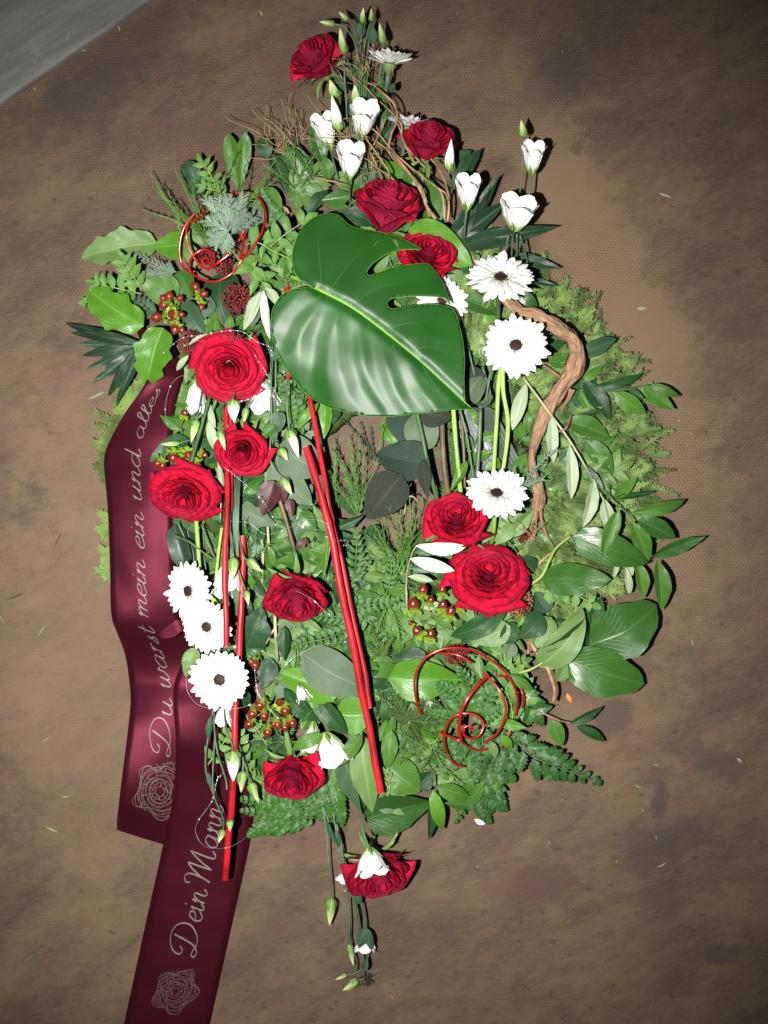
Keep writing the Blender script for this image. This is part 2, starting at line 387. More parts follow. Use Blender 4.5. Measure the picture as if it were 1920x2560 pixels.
# ------------------------------------------------------------------ leaf meshes
def prof(kind, v):
    s = math.sin
    if kind == 'lance': return (s(math.pi*v**.85)**.9)*(1-.25*v)*1.1
    if kind == 'olive': return (s(math.pi*v)**.75)
    if kind == 'ovate': return min(1, (s(math.pi*v**.68))**.72*1.0)
    if kind == 'round': return math.sqrt(max(0, 1-(2*v-1)**2))**.9
    if kind == 'obov': return min(1, s(math.pi*min(1, v**1.55))**.62)*(.999 if v < 1 else 0)
    if kind == 'holly': return max(0, s(math.pi*v**.75))**.6*(1+.13*s(v*19)+.06*s(v*37))
    if kind == 'ivy':
        return max(0, s(math.pi*v**.62))**.65*(1+.16*s(v*13+.5)+.05*s(v*31))
    if kind == 'broad': return max(0, s(math.pi*v**.66))**.62*(1+.05*s(v*15+1)+.02*s(v*33))
    if kind == 'saw':
        tooth = (v*11) % 1
        return max(0, s(math.pi*v**.7))**.75*(.86+.16*tooth)
    if kind == 'pinna':
        tooth = (v*6) % 1
        return max(0, s(math.pi*v**.62))**.6*(.62+.48*tooth)
    if kind == 'strap': return min(1, (v*6)**.6)*min(1, ((1-v)*3.2)**.7)
    if kind == 'lobed':
        tooth = (v*5) % 1
        return max(0, (1-v)**.55*min(1, (v*9)**.7))*(.55+.5*s(math.pi*min(1, tooth*1.02))**.6)
    if kind == 'gerb': return (.30+.70*min(1, v*1.6)**1.1)*(1 if v < .78 else max(.0, 1-((v-.78)/.225)**2)**.6)
    return 1
_LM = {}
def leafmesh(kind, var=0, nu=None, nv=None):
    key = (kind, var)
    if key in _LM: return _LM[key]
    rnd = random.Random(hash(kind) % 1000*0+sum(map(ord, kind))*10+var)
    nv = nv or {'saw': 44, 'lobed': 30, 'pinna': 42, 'holly': 22, 'ivy': 20, 'gerb': 8}.get(kind, 12)
    nu = nu or {'gerb': 4, 'saw': 6, 'pinna': 4, 'lobed': 4}.get(kind, 8)
    arch = [.10, .17, .05, -.06][var % 4]; fold = [.16, .06, .22, .1][var % 4]; tw = [.0, .14, -.16, .07][var % 4]
    if kind == 'gerb': arch, fold, tw = [.05, .09, .02, .12][var % 4], -.05, 0
    side = [.0, .05, -.06, .03][var % 4] if kind != 'gerb' else 0
    V, F, U = [], [], []
    for j in range(nv+1):
        v = j/nv; hw = .5*prof(kind, v)
        for i in range(nu+1):
            u = 2*i/nu-1
            x = u*hw; z = arch*math.sin(math.pi*v*.9)*1.0 - arch*.5*v + fold*abs(x)*(.6+.4*math.sin(v*3)) + tw*x*(v-.3)*2
            z += .018*noise.noise(Vector((x*5+var*7, v*5, var*3.1)))+.012*math.sin(v*22+abs(u)*-5)*abs(u)*(0 if kind in ('gerb', 'strap') else 1)
            y = v+(.02*abs(u) if kind == 'gerb' and j == nv else 0)
            if kind in ('saw', 'pinna'): y += (.03 if kind == 'saw' else .13*(1-v))*abs(u)
            if kind == 'lobed': y += .07*abs(u)*(1-v)
            x += side*math.sin(math.pi*v)
            V.append((x, y, z)); U.append((i/nu, v))
    for j in range(nv):
        for i in range(nu):
            a = j*(nu+1)+i; F.append((a, a+1, a+nu+2, a+nu+1))
    _LM[key] = mesh('leaf_'+kind, V, F, U); return _LM[key]
def leaf(parent, A, B, width, kind, mat, tilt=None, name='leaf', var=None, label=None):
    var = random.randrange(4) if var is None else var
    tilt = random.uniform(-.35, .35) if tilt is None else tilt
    return part(name, leafmesh(kind, var), parent, lay(A, B, width, tilt), M[mat], label=label)

# ------------------------------------------------------------------ landmarks for words
MARK = []                        # (x, y, phrase) on the survey grid
def mark(g, x, y, phrase): X, Y = src(g, x, y); MARK.append((X, Y, phrase))
USED = set()
PEND = []
def auto(o, desc, X, Y): PEND.append((o, desc, X, Y))
def finish_labels():
    for o, desc, X, Y in PEND:
        near = sorted(MARK, key=lambda m: (m[0]-X)**2+(m[1]-Y)**2)
        cands = []
        def rel(m):
            dx, dy = X-m[0], Y-m[1]; d = math.hypot(dx, dy)
            a = ('above' if dy < 0 else 'below') if abs(dy) > abs(dx) else ('right of' if dx > 0 else 'left of')
            return a, d
        a0, d0 = rel(near[0])
        cands.append(f"{desc} {'just ' if d0 < 110 else ''}{a0} {near[0][2]}")
        cands.append(f"{desc} between {near[0][2]} and {near[1][2]}")
        cands.append(f"{desc} {rel(near[1])[0]} {near[1][2]}")
        cands.append(f"{desc} between {near[0][2]} and {near[2][2]}")
        cands.append(f"{desc} between {near[1][2]} and {near[2][2]}")
        for i in range(3):
            for j in range(i+1, 9):
                cands.append(f"{desc} {rel(near[i])[0]} {near[i][2]}, {rel(near[j])[0]} {near[j][2]}")
        for c in cands:
            if c not in USED and len(c.split()) <= 16: break
        else: print('LABEL DUP', c)
        USED.add(c); o['label'] = c

# ------------------------------------------------------------------ setting
def build_setting():
    n = 24; V, F = [], []
    W, H_ = 3.2, 3.6
    for j in range(n+1):
        for i in range(n+1): V.append(((i/n-.5)*W, (j/n-.5)*H_, 0))
    for j in range(n):
        for i in range(n):
            a = j*(n+1)+i; F.append((a, a+1, a+n+2, a+n+1))
    fo = part('floor', mesh('floor', V, F), None, None, floor_mat(), 'structure')
    # grey board let into the corner, a step higher than the plywood
    a = at('X', 392, -14, .012); b = at('X', -60, 300, .012)
    d = (a-b).normalized(); nrm = Vector((-d.y, d.x, 0))
    a2 = a+d*.5; b2 = b-d*.5
    bm_v, bm_f = [], []
    hs = ((0, -.001), (0, .009), (.002, .0115), (.005, .012), (.9, .012))
    N = 40
    for (off, z) in hs:
        for i in range(N+1):
            p = b2.lerp(a2, i/N); p = p+nrm*(off+(.0012*noise.noise(Vector((i*.7, 0, 0))) if off < .01 else 0))
            bm_v.append((p.x, p.y, z))
    for j in range(len(hs)-1):
        for i in range(N):
            q = j*(N+1)+i; bm_f.append((q, q+N+1, q+N+2, q+1))
    part('grey_board', mesh('grey_board', bm_v, bm_f), None, None, grey_mat(), 'structure')
build_setting()

# ------------------------------------------------------------------ roses
def sm(x): x = max(0, min(1, x)); return x*x*(3-2*x)
def petal_mesh(rc, zt, span, flare, seed, drop=.22, zb=0, efl=.0, nu=12, nv=10):
    """one rose petal: a bowl shaped sheet that leans outwards, its rim rolled back"""
    V, F, U = [], [], []
    for j in range(nv+1):
        t = j/nv
        for i in range(nu+1):
            u = 2*i/nu-1
            r = .03+(rc-.03)*t**.62
            r += flare*sm((t-.6)/.4)*(1-.15*abs(u))+.06*u*rc
            e = abs(u)**3*sm((t-.3)/.6)
            r += efl*e
            ang = span*u*(.50+.50*sm(t/.5))
            z = zb+zt*t**1.25-flare*.75*sm((t-.70)/.30)**1.3 - drop*abs(u)**2.4*t*zt - efl*.35*e
            nz = noise.noise(Vector((u*1.5+seed, t*1.5, seed*1.3)))
            n2 = noise.noise(Vector((u*3.2+seed*2, t*2.4, seed)))
            r += (.055*nz+.02*n2)*t*(rc*.7+.25); z += (.05*nz+.03*n2)*t
            r += flare*.30*math.exp(-(u/.3)**2)*sm((t-.8)/.2)
            V.append((r*math.cos(ang), r*math.sin(ang), z)); U.append((i/nu, t))
    for j in range(nv):
        for i in range(nu):
            a = j*(nu+1)+i; F.append((a, a+1, a+nu+2, a+nu+1))
    return mesh('rose_petal', V, F, U)
ROSE = {}
def rose_set(kind):
    if kind in ROSE: return ROSE[kind]
    rnd = random.Random({'open': 1, 'half': 2, 'bud': 3, 'wide': 4}[kind]); out = []
    n = {'open': 28, 'wide': 32, 'half': 22, 'bud': 19}[kind]
    ang = 0
    for k in range(n):
        q = k/(n-1)
        if kind in ('open', 'wide'):
            rc = .045+.715*q**.9; zt = .78-.34*q**1.2; fl_ = .05+.12*q; span = R(88-38*q); efl = .03+.07*q; dr = .10+.12*q
            if kind == 'wide' and q > .8: rc += .04; fl_ += .05; zt -= .06; efl += .06
        elif kind == 'half':
            rc = .05+.62*q**.95; zt = .98-.26*q**1.3; fl_ = .05+.17*q**1.5; span = R(98-38*q); efl = .03+.14*q**2; dr = .10+.16*q
        else:
            rc = .05+.63*q; zt = 1.04-.20*q**1.5; fl_ = .05+.14*q**1.5; span = R(104-36*q); efl = .02+.12*q**2; dr = .10+.16*q
        ang += R(137.5)+rnd.uniform(-.2, .2)
        out.append((petal_mesh(rc, zt, span, fl_, rnd.uniform(0, 90), dr, 0, efl), ang+0, rnd.uniform(-.05, .05)))
    ROSE[kind] = out; return out
def sepals(o, W, r, mat='sepal', n=5, back=-.6):
    for k in range(n):
        a = 2*math.pi*k/n+random.uniform(-.2, .2)
        A = W @ Vector((.12*math.cos(a), .12*math.sin(a), -.03)); 
        B = W @ Vector((.85*math.cos(a), .85*math.sin(a), back*random.uniform(.3, 1.1)+.1))
        up = (W.to_3x3() @ Vector((0, 0, 1))).normalized()
        part('sepal', leafmesh('lance', k % 4), o, lay(A, B, r*.17, 0, up=up), M[mat])
def rose(g, x, y, h, r, d, kind, label, mk, roll=0, stem=None, mat='rose', sep=True, sz=1.0):
    c = at(g, x, y, h); d = Vector(d).normalized(); rr = px(g, r)*1.06
    W = aim(c-d*rr*.42*sz, d, rr, roll)
    o = thing('rose', label, 'rose', W)
    o['group'] = 'red roses in the wreath'
    for me, a, tip in rose_set(kind):
        part('petal', me, o, W @ Matrix.Rotation(a, 4, 'Z') @ Matrix.Rotation(tip, 4, 'X') @ Matrix.Diagonal((1, 1, sz, 1)), M[mat])
    if sep:
        sepals(o, W, rr)
        V, F, U = [], [], []
        tube_geo([Vector((0, 0, -.22)), Vector((0, 0, -.17)), Vector((0, 0, -.08)), Vector((0, 0, 0.02)), Vector((0, 0, .06))], [.05, .10, .135, .15, .12], 10, V, F, U)
        part('hip', mesh('hip', V, F, U), o, W, M['sepal'])
    if stem:
        b = W @ Vector((0, 0, -.2))
        tube('stem', [b, W @ Vector((0, 0, -.45))]+[at(*s) for s in stem], .0026, o, M['stem_green'], 8)
    mark(g, x, y, mk); USED.add(label)
    return o

rose('A', 392, 322, .10, 158, (-.45, .40, .72), 'half', sz=1.35, label= 'large dark red rose highest of all, at the tip of the wreath', mk='the topmost rose', roll=.5, stem=[('A', 470, 520, .08), ('A', 600, 800, .06)], mat='rose2')
rose('A', 975, 742, .10, 158, (.12, .62, .7), 'half', sz=1.3, label= 'dark red rose with a cream bud before it, behind curly twigs', mk='the rose behind the curly twigs', roll=2.0, stem=[('A', 940, 980, .06)], mat='rose2')
rose('C', 868, 305, .135, 222, (.12, .70, .62), 'bud', sz=1.3, label= 'dull red rose with curled sepal, standing just above the monstera leaf', mk='the rose above the monstera', roll=1.1, stem=[('C', 900, 520, .05)], mat='rose2')
rose('C', 1110, 572, .098, 200, (.22, .50, .80), 'half', 'bright red rose tucked behind the upper lobe of the monstera leaf', 'the rose tucked behind the monstera', 4.0, [('C', 1000, 800, .06)])
rose('E', 880, 285, .14, 232, (.03, -.42, .90), 'open', 'wide open bright red rose ringed with silver beads', 'the beaded open rose', .9, [('E', 760, 600, .08), ('E', 640, 880, .05)])
rose('E', 965, 768, .125, 175, (-.05, -.42, .9), 'half', 'red rose crossed by the long red stick, under the beaded rose', 'the rose on the red stick', 2.4, [('E', 980, 500, .06)])
rose('E', 618, 1050, .12, 205, (-.10, -.62, .75), 'wide', 'ruffled red rose overlapping the satin ribbon below green berries', 'the rose over the ribbon', 1.6, [('E', 650, 880, .13), ('E', 770, 450, .10)])
rose('H', 1170, 325, .12, 208, (.08, -.66, .66), 'half', sz=1.3, label= 'red rose hanging face down beside the double red sticks', mk='the hanging rose', roll=.2, stem=[('H', 1150, 60, .09), ('H', 1100, -150, .06)], mat='rose2')
rose('H', 1138, 1385, .115, 195, (.05, -.60, .75), 'half', 'squat red rose with folded dull petals above the lower fern', 'the rose above the fern', 3.0, [('H', 1100, 1100, .05)], sz=1.25)
rose('K', 815, 580, .085, 320, (.15, -.55, .72), 'half', 'red rose lowest of all, behind a white bloom below the wreath', 'the lowest rose', .7, [('K', 780, 300, .05)], mat='rose2', sz=1.1)
rose('F', 1045, 838, .12, 205, (-.05, .58, .8), 'half', 'red rose below dark stems, touching a white gerbera', 'the rose touching a gerbera', 5.0, [('F', 960, 600, .05)])
rose('F', 1232, 1150, .13, 232, (.0, .62, .75), 'wide', 'large full blown red rose above the hypericum berries', 'the full blown rose', 2.2, [('F', 1230, 900, .05)])

# ------------------------------------------------------------------ gerberas
def gerbera(g, x, y, h, r, d, label, mk, cup=.10, roll=0, stem=None, calyx=True, n=24):
    c = at(g, x, y, h); rr = px(g, r); W = aim(c, Vector(d), rr, roll)
    o = thing('gerbera', label, 'gerbera', W, group='white gerberas in the wreath')
    rings = ((n, 1.0, cup, 0), (n-1, .95, cup+.10, .04), (n-4, .62, cup+.28, .07))
    for ri, (k, L, cu, z0) in enumerate(rings):
        for i in range(k):
            a = 2*math.pi*(i+.5*ri)/k+random.uniform(-.05, .05); l2 = L*random.uniform(.86, 1.04)
            e = math.sin(cu+random.uniform(-.13, .09)); ce = math.cos(cu)
            A = Vector((.13*math.cos(a), .13*math.sin(a), z0)); B = Vector((l2*ce*math.cos(a), l2*ce*math.sin(a), z0+e*l2))
            part('petal', leafmesh('gerb', (i*7+ri) % 4), o, W @ lay(A, B, .215 if ri < 2 else .12, random.uniform(-.25, .25)), M['gerbera'])
    V, F, U = [], [], []
    tube_geo([Vector((0, 0, 0)), Vector((0, 0, .08)), Vector((0, 0, .11)), Vector((0, 0, .115))], [.235, .22, .15, .02], 20, V, F, U)
    part('disc', mesh('disc', V, F, U), o, W, M['disc'])
    V, F, U = [], [], []
    for i in range(150):
        q = random.random(); a = random.uniform(0, 6.283); rad = .05+.225*q**.6
        p = Vector((rad*math.cos(a), rad*math.sin(a), .10-.03*q)); tip = p+Vector((math.cos(a)*.03, math.sin(a)*.03, .055))
        tube_geo([p, tip], [.010, .004], 3, V, F, U)
    part('disc_florets', mesh('disc_florets', V, F, U), o, W, M['disc'], 'stuff')
    V, F, U = [], [], []
    for i in range(90):
        a = random.uniform(0, 6.283); rad = random.uniform(.27, .32)
        p = Vector((rad*math.cos(a), rad*math.sin(a), .12)); tip = p+Vector((math.cos(a)*.03, math.sin(a)*.03, .05))
        tube_geo([p, tip], [.009, .007], 3, V, F, U)
    part('floret_ring', mesh('floret_ring', V, F, U), o, W, M['floret'], 'stuff')
    if calyx:
        V, F, U = [], [], []
        tube_geo([Vector((0, 0, z)) for z in (-.36, -.30, -.18, -.03, .0)], [.05, .10, .22, .30, .30], 16, V, F, U)
        part('calyx', mesh('calyx', V, F, U), o, W, M['sepal'])
    if stem:
        b = W @ Vector((0, 0, -.33)); q = [b, W @ Vector((0, 0, -.6))]+[at(*s[:4]) for s in stem]
        tube('stem', q, .0030, o, M['stem_bright' if len(stem[0]) < 5 else stem[0][4]], 8)
    mark(g, x, y, mk); USED.add(label); return o
gerbera('A', 772, 335, .10, 135, (.10, .96, .18), 'white gerbera seen from the side above its green calyx, highest gerbera', 'the topmost gerbera', .36, stem=[('A', 750, 520, .07, 'stem_grey'), ('A', 720, 800, .05)])
gerbera('A', 868, 660, .085, 125, (.15, .93, .25), 'white gerbera half hidden behind a red rose and curly twigs', 'the half hidden gerbera', .32, stem=[('A', 830, 850, .05, 'stem_grey'), ('A', 820, 900, .04)])
gerbera('C', 1195, 835, .085, 165, (.25, .2, .95), 'white gerbera mostly covered by the tip lobe of the monstera', 'the covered gerbera', .06, stem=[('C', 1110, 1100, .04)])
gerbera('D', 358, 350, .145, 200, (.0, .62, .78), 'white gerbera with dark eye, upper of two beside the twisted root', 'the gerbera at the root top', .06, stem=[('D', 345, 560, .09, 'stem_green'), ('D', 350, 900, .05)])
gerbera('D', 450, 748, .15, 195, (-.10, .30, .93), 'wide white gerbera facing up, inside the bend of the twisted root', 'the gerbera in the root bend', .05, stem=[('D', 360, 880, .10), ('D', 335, 1200, .09), ('D', 315, 1520, .08), ('F', 1255, 640, .07)])
gerbera('F', 1283, 680, .14, 192, (.0, .68, .73), 'white gerbera above two red roses at the stem ends', 'the gerbera at the stem ends', .08, stem=[('F', 1265, 900, .09, 'stem_bright'), ('F', 1250, 980, .05)])
gerbera('H', 530, 300, .12, 172, (-.48, -.02, .80), 'white gerbera tilted towards the ribbon, highest of three below the ribbon rose', 'the ribbon side gerbera', .06, stem=[('H', 690, 380, .09), ('H', 700, 520, .06)])
gerbera('H', 636, 512, .13, 160, (-.22, -.12, .93), 'white gerbera under the red stick, middle one of three in a column', 'the middle column gerbera', .05)
gerbera('H', 710, 826, .15, 178, (-.03, -.02, 1), 'round white gerbera facing straight up over the dark ribbon', 'the round gerbera', .02)

# ------------------------------------------------------------------ lisianthus
def bloom_mesh(seed, open_=.42, k=0):
    nu, nv = 10, 10; V, F, U = [], [], []
    for j in range(nv+1):
        t = j/nv
        for i in range(nu+1):
            u = 2*i/nu-1
            r = .07+open_*math.sin(min(1, t*1.15)*math.pi/2)**.85
            r += .11*sm((t-.72)/.28)*(1+.5*noise.noise(Vector((u*2+seed, 1, seed))))+.03*u
            ang = R(52)*u*(.45+.55*sm(t/.45))*(1-.30*sm((t-.85)/.15))
            z = t*(1-.16*abs(u)**2.2*t)+.05*noise.noise(Vector((u*2.2, t*2, seed*3)))*t - .035*sm((t-.86)/.14)*(.3+abs(noise.noise(Vector((u+seed, 4, 1)))))
            r += .06*noise.noise(Vector((u*2.5+seed, t*2, 7)))*t
            V.append((r*math.cos(ang), r*math.sin(ang), z)); U.append((i/nu, t))
    for j in range(nv):
        for i in range(nu):
            a = j*(nu+1)+i; F.append((a, a+1, a+nu+2, a+nu+1))
    return mesh('bloom_petal', V, F, U)
BP = [bloom_mesh(3.1*i, .36+.03*(i % 3)) for i in range(8)]
def bud_mesh(seed):
    V, F, U = [], [], []; n = 12; s = 12
    for j in range(n+1):
        t = j/n; r = .5*(math.sin(math.pi*min(.985, t)**.62)**.8)*(1-.25*t)
        for k in range(s):
            a = 2*math.pi*k/s; rr = r*(1+.14*math.sin(3*a+t*5+seed))
            V.append((rr*math.cos(a), t, rr*math.sin(a))); U.append((k/s, t))
    for j in range(n):
        for k in range(s):
            a = j*s+k; b = j*s+(k+1) % s; F.append((a, b, b+s, a+s))
    return mesh('bud', V, F, U)
BUD = [bud_mesh(i*1.7) for i in range(3)]
def sepal_strip():
    V, F, U = [], [], []
    for j in range(9):
        t = j/8; r = .52*(math.sin(math.pi*min(.98, t*.85+.02)**.62)**.8)+.05
        for i in (-1, 0, 1):
            a = i*.16*(1-t)**.7*2; V.append((r*math.sin(a), t*.95, r*math.cos(a))); U.append(((i+1)/2, t))
    for j in range(8):
        for i in range(2):
            a = j*3+i; F.append((a, a+1, a+4, a+3))
    return mesh('bud_sepal', V, F, U)
BSEP = sepal_strip()
def bud(sp, g, bx, by, tx, ty, h1, h2, wd, white=False, stem=None, sl=.55):
    A, B = at(g, bx, by, h1), at(g, tx, ty, h2); W = lay(A, B, px(g, wd), 0, zs=px(g, wd))
    o = part('bud', BUD[random.randrange(3)], sp, W, M['lisibud_white' if white else 'lisibud'])
    for k in range(4):
        part('sepal', BSEP, o, W @ Matrix.Rotation(k*math.pi/2+.4, 4, 'Y') @ Matrix.Diagonal((1, sl, 1, 1)), M['sepal'])
    if stem: tube('stem', [at(*s) for s in stem]+[A], .0011, sp, M['stem_grey'], 6)
def bloom(sp, g, bx, by, tx, ty, h1, h2, wd, stem=None, open_=1.0, n=5, roll=0, smat='stem_grey', sr=.0014):
    A, B = at(g, bx, by, h1), at(g, tx, ty, h2); d = (B-A); L = d.length
    q = d.normalized().to_track_quat('Z', 'Y').to_matrix().to_4x4(); w2 = px(g, wd)*.90
    W = T(A) @ q @ Matrix.Rotation(roll, 4, 'Z') @ Matrix.Diagonal((w2*open_, w2, L, 1))
    o = bpy.data.objects.new('bloom', None); col.objects.link(o); o.empty_display_size = .01
    o.parent = sp; WB = T(A); o.matrix_basis = WM[sp.name].inverted_safe() @ WB; WM[o.name] = WB
    for k in range(n):
        part('petal', BP[(k*3+int(bx)) % 8], o, W @ Matrix.Rotation(2*math.pi*k/n+.3, 4, 'Z'), M['lisi'])
    for k in range(3):
        part('petal', BP[(k*2+int(by)) % 8], o, W @ Matrix.Rotation(2*math.pi*k/3+1, 4, 'Z') @ Matrix.Diagonal((.50, .50, .80, 1)), M['lisi'])
    for k in range(5):
        a = 2*math.pi*k/5
        part('sepal', leafmesh('lance', 0), o, lay(W @ Vector((.07*math.cos(a), .07*math.sin(a), -.02)), W @ Vector((.42*math.cos(a), .42*math.sin(a), .42)), w2*.10, 0), M['sepal'])
    if stem: tube('stem', [A]+[at(*s) for s in stem], sr, sp, M[smat], 7)
def spray(label, g, x, y, mk=None):
    o = thing('lisianthus_spray', label, 'lisianthus', T(at(g, x, y, .03))); USED.add(label)
    if mk: mark(g, x, y, mk)
    return o

sp = spray('lisianthus tip spray of green buds above the topmost rose', 'A', 600, 740)
bud(sp, 'A', 490, 125, 412, 112, .10, .105, 34, stem=[('A', 610, 420, .08), ('A', 600, 240, .10), ('A', 545, 145, .10)])
bud(sp, 'A', 560, 105, 512, 62, .10, .105, 30, stem=[('A', 605, 300, .08), ('A', 600, 170, .10)])
bud(sp, 'A', 632, 120, 640, 40, .10, .11, 36, stem=[('A', 610, 600, .07), ('A', 620, 300, .09)])
bud(sp, 'A', 680, 110, 680, 42, .10, .105, 28, stem=[('A', 640, 600, .07), ('A', 640, 300, .09), ('A', 660, 170, .10)])
bud(sp, 'A', 742, 225, 722, 118, .10, .115, 40, stem=[('A', 700, 600, .07), ('A', 735, 300, .09)])
bud(sp, 'A', 540, 280, 518, 145, .11, .125, 46, stem=[('A', 560, 760, .07), ('A', 552, 560, .10), ('A', 542, 400, .11)])
for a, b, c, d, w_ in ((605, 210, 640, 90, 60), (655, 130, 590, 70, 40), (690, 230, 675, 120, 58), (600, 420, 540, 330, 50), (780, 480, 800, 430, 40)):
    leaf(sp, at('A', a, b, .09), at('A', c, d, .10), px('A', w_), 'lance', 'leaf_bluegreen')
mark('A', 600, 120, 'the tip buds')
sp = spray('white lisianthus with a folded bloom and tall cream bud beside the tall stems', 'A', 500, 900)
bloom(sp, 'A', 470, 775, 425, 600, .10, .13, 125, stem=[('A', 500, 900, .07), ('A', 530, 1000, .05)])
bud(sp, 'A', 515, 675, 475, 495, .13, .15, 62, True, stem=[('A', 560, 960, .06), ('A', 530, 780, .11)], sl=.4)
bud(sp, 'A', 500, 510, 465, 415, .11, .12, 62, stem=[('A', 545, 760, .07), ('A', 520, 600, .10)])
mark('A', 440, 680, 'the folded lisianthus')
sp = spray('large open white lisianthus cup beside the tall cream bud', 'A', 620, 1000, 'the large lisianthus cup')
bloom(sp, 'A', 628, 715, 648, 545, .11, .15, 150, stem=[('A', 615, 850, .08), ('A', 600, 1000, .05)])
bud(sp, 'A', 605, 545, 595, 440, .09, .10, 60, stem=[('A', 610, 640, .08)])
MARK[-1] = (*src('A', 645, 620), 'the large lisianthus cup')
sp = spray('white lisianthus with curled petals above the dull red rose', 'A', 560, 1050)
bloom(sp, 'A', 565, 930, 582, 755, .13, .165, 145, stem=[('A', 568, 1000, .09), ('A', 570, 1080, .05)])
mark('A', 580, 830, 'the curled lisianthus')
sp = spray('single cream lisianthus bud in front of the twig covered rose', 'A', 1070, 1000)
bud(sp, 'A', 1082, 885, 1095, 720, .115, .14, 55, True, stem=[('A', 1060, 1180, .05), ('A', 1078, 980, .09)], sl=.5)
sp = spray('white lisianthus between two dark palm leaves beside the roses', 'A', 1180, 1240)
bloom(sp, 'A', 1173, 1090, 1192, 915, .12, .15, 130, stem=[('A', 1165, 1200, .09), ('C', 1330, 560, .04)])
mark('A', 1190, 990, 'the palm leaf lisianthus')
sp = spray('white lisianthus and green bud standing out highest over the bare floor', 'A', 1440, 1244)
bloom(sp, 'A', 1507, 905, 1530, 745, .10, .13, 120, stem=[('A', 1500, 1010, .09), ('A', 1480, 1150, .08), ('C', 1600, 700, .04)])
bud(sp, 'A', 1470, 710, 1458, 622, .10, .11, 46, stem=[('A', 1440, 1100, .07), ('A', 1462, 880, .09)])
mark('A', 1500, 800, 'the outlying lisianthus')
sp = spray('wide white lisianthus cup on grey stems over the gerbera', 'A', 1420, 1300)
bloom(sp, 'A', 1422, 1195, 1455, 1035, .13, .155, 190, stem=[('C', 1615, 480, .10), ('C', 1600, 700, .05)])
for q in (((1590, 450), (1560, 620)), ((1640, 440), (1640, 600)), ((1660, 450), (1700, 600))):
    tube('stem', [at('C', *q[0], .10), at('C', *q[1], .06), at('C', q[1][0]-20, q[1][1]+150, .04)], .0014, sp, M['stem_grey'])
mark('A', 1455, 1090, 'the wide lisianthus cup')
# beside the ribbon
sp = spray('white lisianthus peeping out below the beaded open rose beside the ribbon', 'E', 690, 600)
bloom(sp, 'E', 690, 350, 688, 545, .09, .10, 135, stem=[('E', 720, 250, .07), ('E', 760, 150, .05)])
bud(sp, 'E', 690, 590, 660, 725, .13, .125, 52, stem=[('E', 740, 300, .09), ('E', 710, 500, .12)], sl=.5)
bud(sp, 'E', 590, 730, 478, 738, .10, .10, 32, stem=[('E', 690, 700, .09)], sl=.6)
sp = spray('white lisianthus with spread petals below the beaded rose, near the monstera', 'E', 1090, 470)
bloom(sp, 'E', 1070, 340, 1095, 520, .085, .10, 190, stem=[('E', 1080, 200, .06)])
sp = spray('half open cream lisianthus bud between two roses over the stick', 'E', 905, 540)
bud(sp, 'E', 905, 470, 915, 610, .145, .14, 78, True, stem=[('E', 950, 420, .10), ('E', 920, 430, .13)], sl=.4)
bud(sp, 'E', 985, 520, 970, 615, .12, .12, 40, stem=[('E', 1000, 450, .10)], sl=.9)
sp = spray('slim green lisianthus bud leaning on the rose on the stick', 'E', 860, 480)
bud(sp, 'E', 825, 655, 860, 770, .15, .15, 46, stem=[('E', 880, 470, .10), ('E', 835, 540, .14)], sl=.5)
sp = spray('drooping lisianthus spray with two cream buds beside the cut red stick', 'E', 1140, 200, 'the drooping bud spray')
bud(sp, 'E', 1240, 650, 1295, 815, .135, .13, 66, True, stem=[('B', 1250, 1330, .07), ('E', 1225, 300, .13), ('E', 1225, 500, .14)], sl=.4)
bud(sp, 'E', 1195, 935, 1255, 1035, .12, .12, 58, stem=[('E', 1130, 250, .10), ('E', 1135, 600, .12), ('E', 1125, 800, .12), ('E', 1150, 890, .12)], sl=.7)
bud(sp, 'E', 1180, 760, 1230, 830, .10, .10, 58, stem=[('E', 1150, 640, .10), ('E', 1160, 720, .10)], sl=.9)
for a in ((1110, 250, 1140, 500), (1140, 200, 1130, 480), (1160, 200, 1155, 600)):
    tube('stem', [at('E', a[0], a[1]-60, .08), at('E', a[0], a[1], .09), at('E', a[2], a[3], .10), at('E', a[2]-6, a[3]+80, .10)], .0012, sp, M['stem_grey'])
leaf(sp, at('E', 1170, 540, .12), at('E', 1180, 665, .12), px('E', 95), 'ovate', 'leaf_bluegreen', .1)
leaf(sp, at('E', 1200, 160, .12), at('E', 1130, 250, .12), px('E', 70), 'lance', 'leaf_bluegreen', .1)
leaf(sp, at('E', 1150, 620, .12), at('E', 1160, 735, .12), px('E', 45), 'lance', 'leaf_bluegreen', .1)
leaf(sp, at('E', 1150, 620, .125), at('E', 1065, 715, .12), px('E', 60), 'lance', 'leaf_fern', .1)
sp = spray('white lisianthus behind the thick red stick near the tilted gerbera', 'H', 770, 100, 'the stick lisianthus')
bloom(sp, 'H', 770, 110, 750, 335, .10, .115, 190, stem=[('H', 780, 20, .08), ('E', 900, 1000, .07)])
bud(sp, 'H', 790, 105, 785, 240, .15, .14, 62, stem=[('E', 905, 920, .09), ('E', 890, 1200, .13), ('H', 780, 60, .15)], sl=.7)
bud(sp, 'H', 875, 115, 960, 190, .13, .13, 55, stem=[('E', 915, 920, .09), ('E', 930, 1200, .11), ('H', 850, 90, .13)], sl=.7)
bud(sp, 'H', 865, 300, 880, 385, .13, .13, 38, stem=[('E', 920, 1000, .09), ('H', 795, 60, .12), ('H', 835, 220, .13)], sl=.7)
for i in range(7):
    x0 = 885+i*9; tube('stem', [at('E', x0+15, 880, .07), at('E', x0, 1100, .09+.004*i), at('H', 765+i*9, 60+i*10, .11), at('H', 790+i*9, 330+25*i, .10), at('H', 850, 480, .06)], .0013, sp, M['stem_grey'])
sp = spray('small white lisianthus under the round gerbera over the ribbon', 'H', 730, 1000)
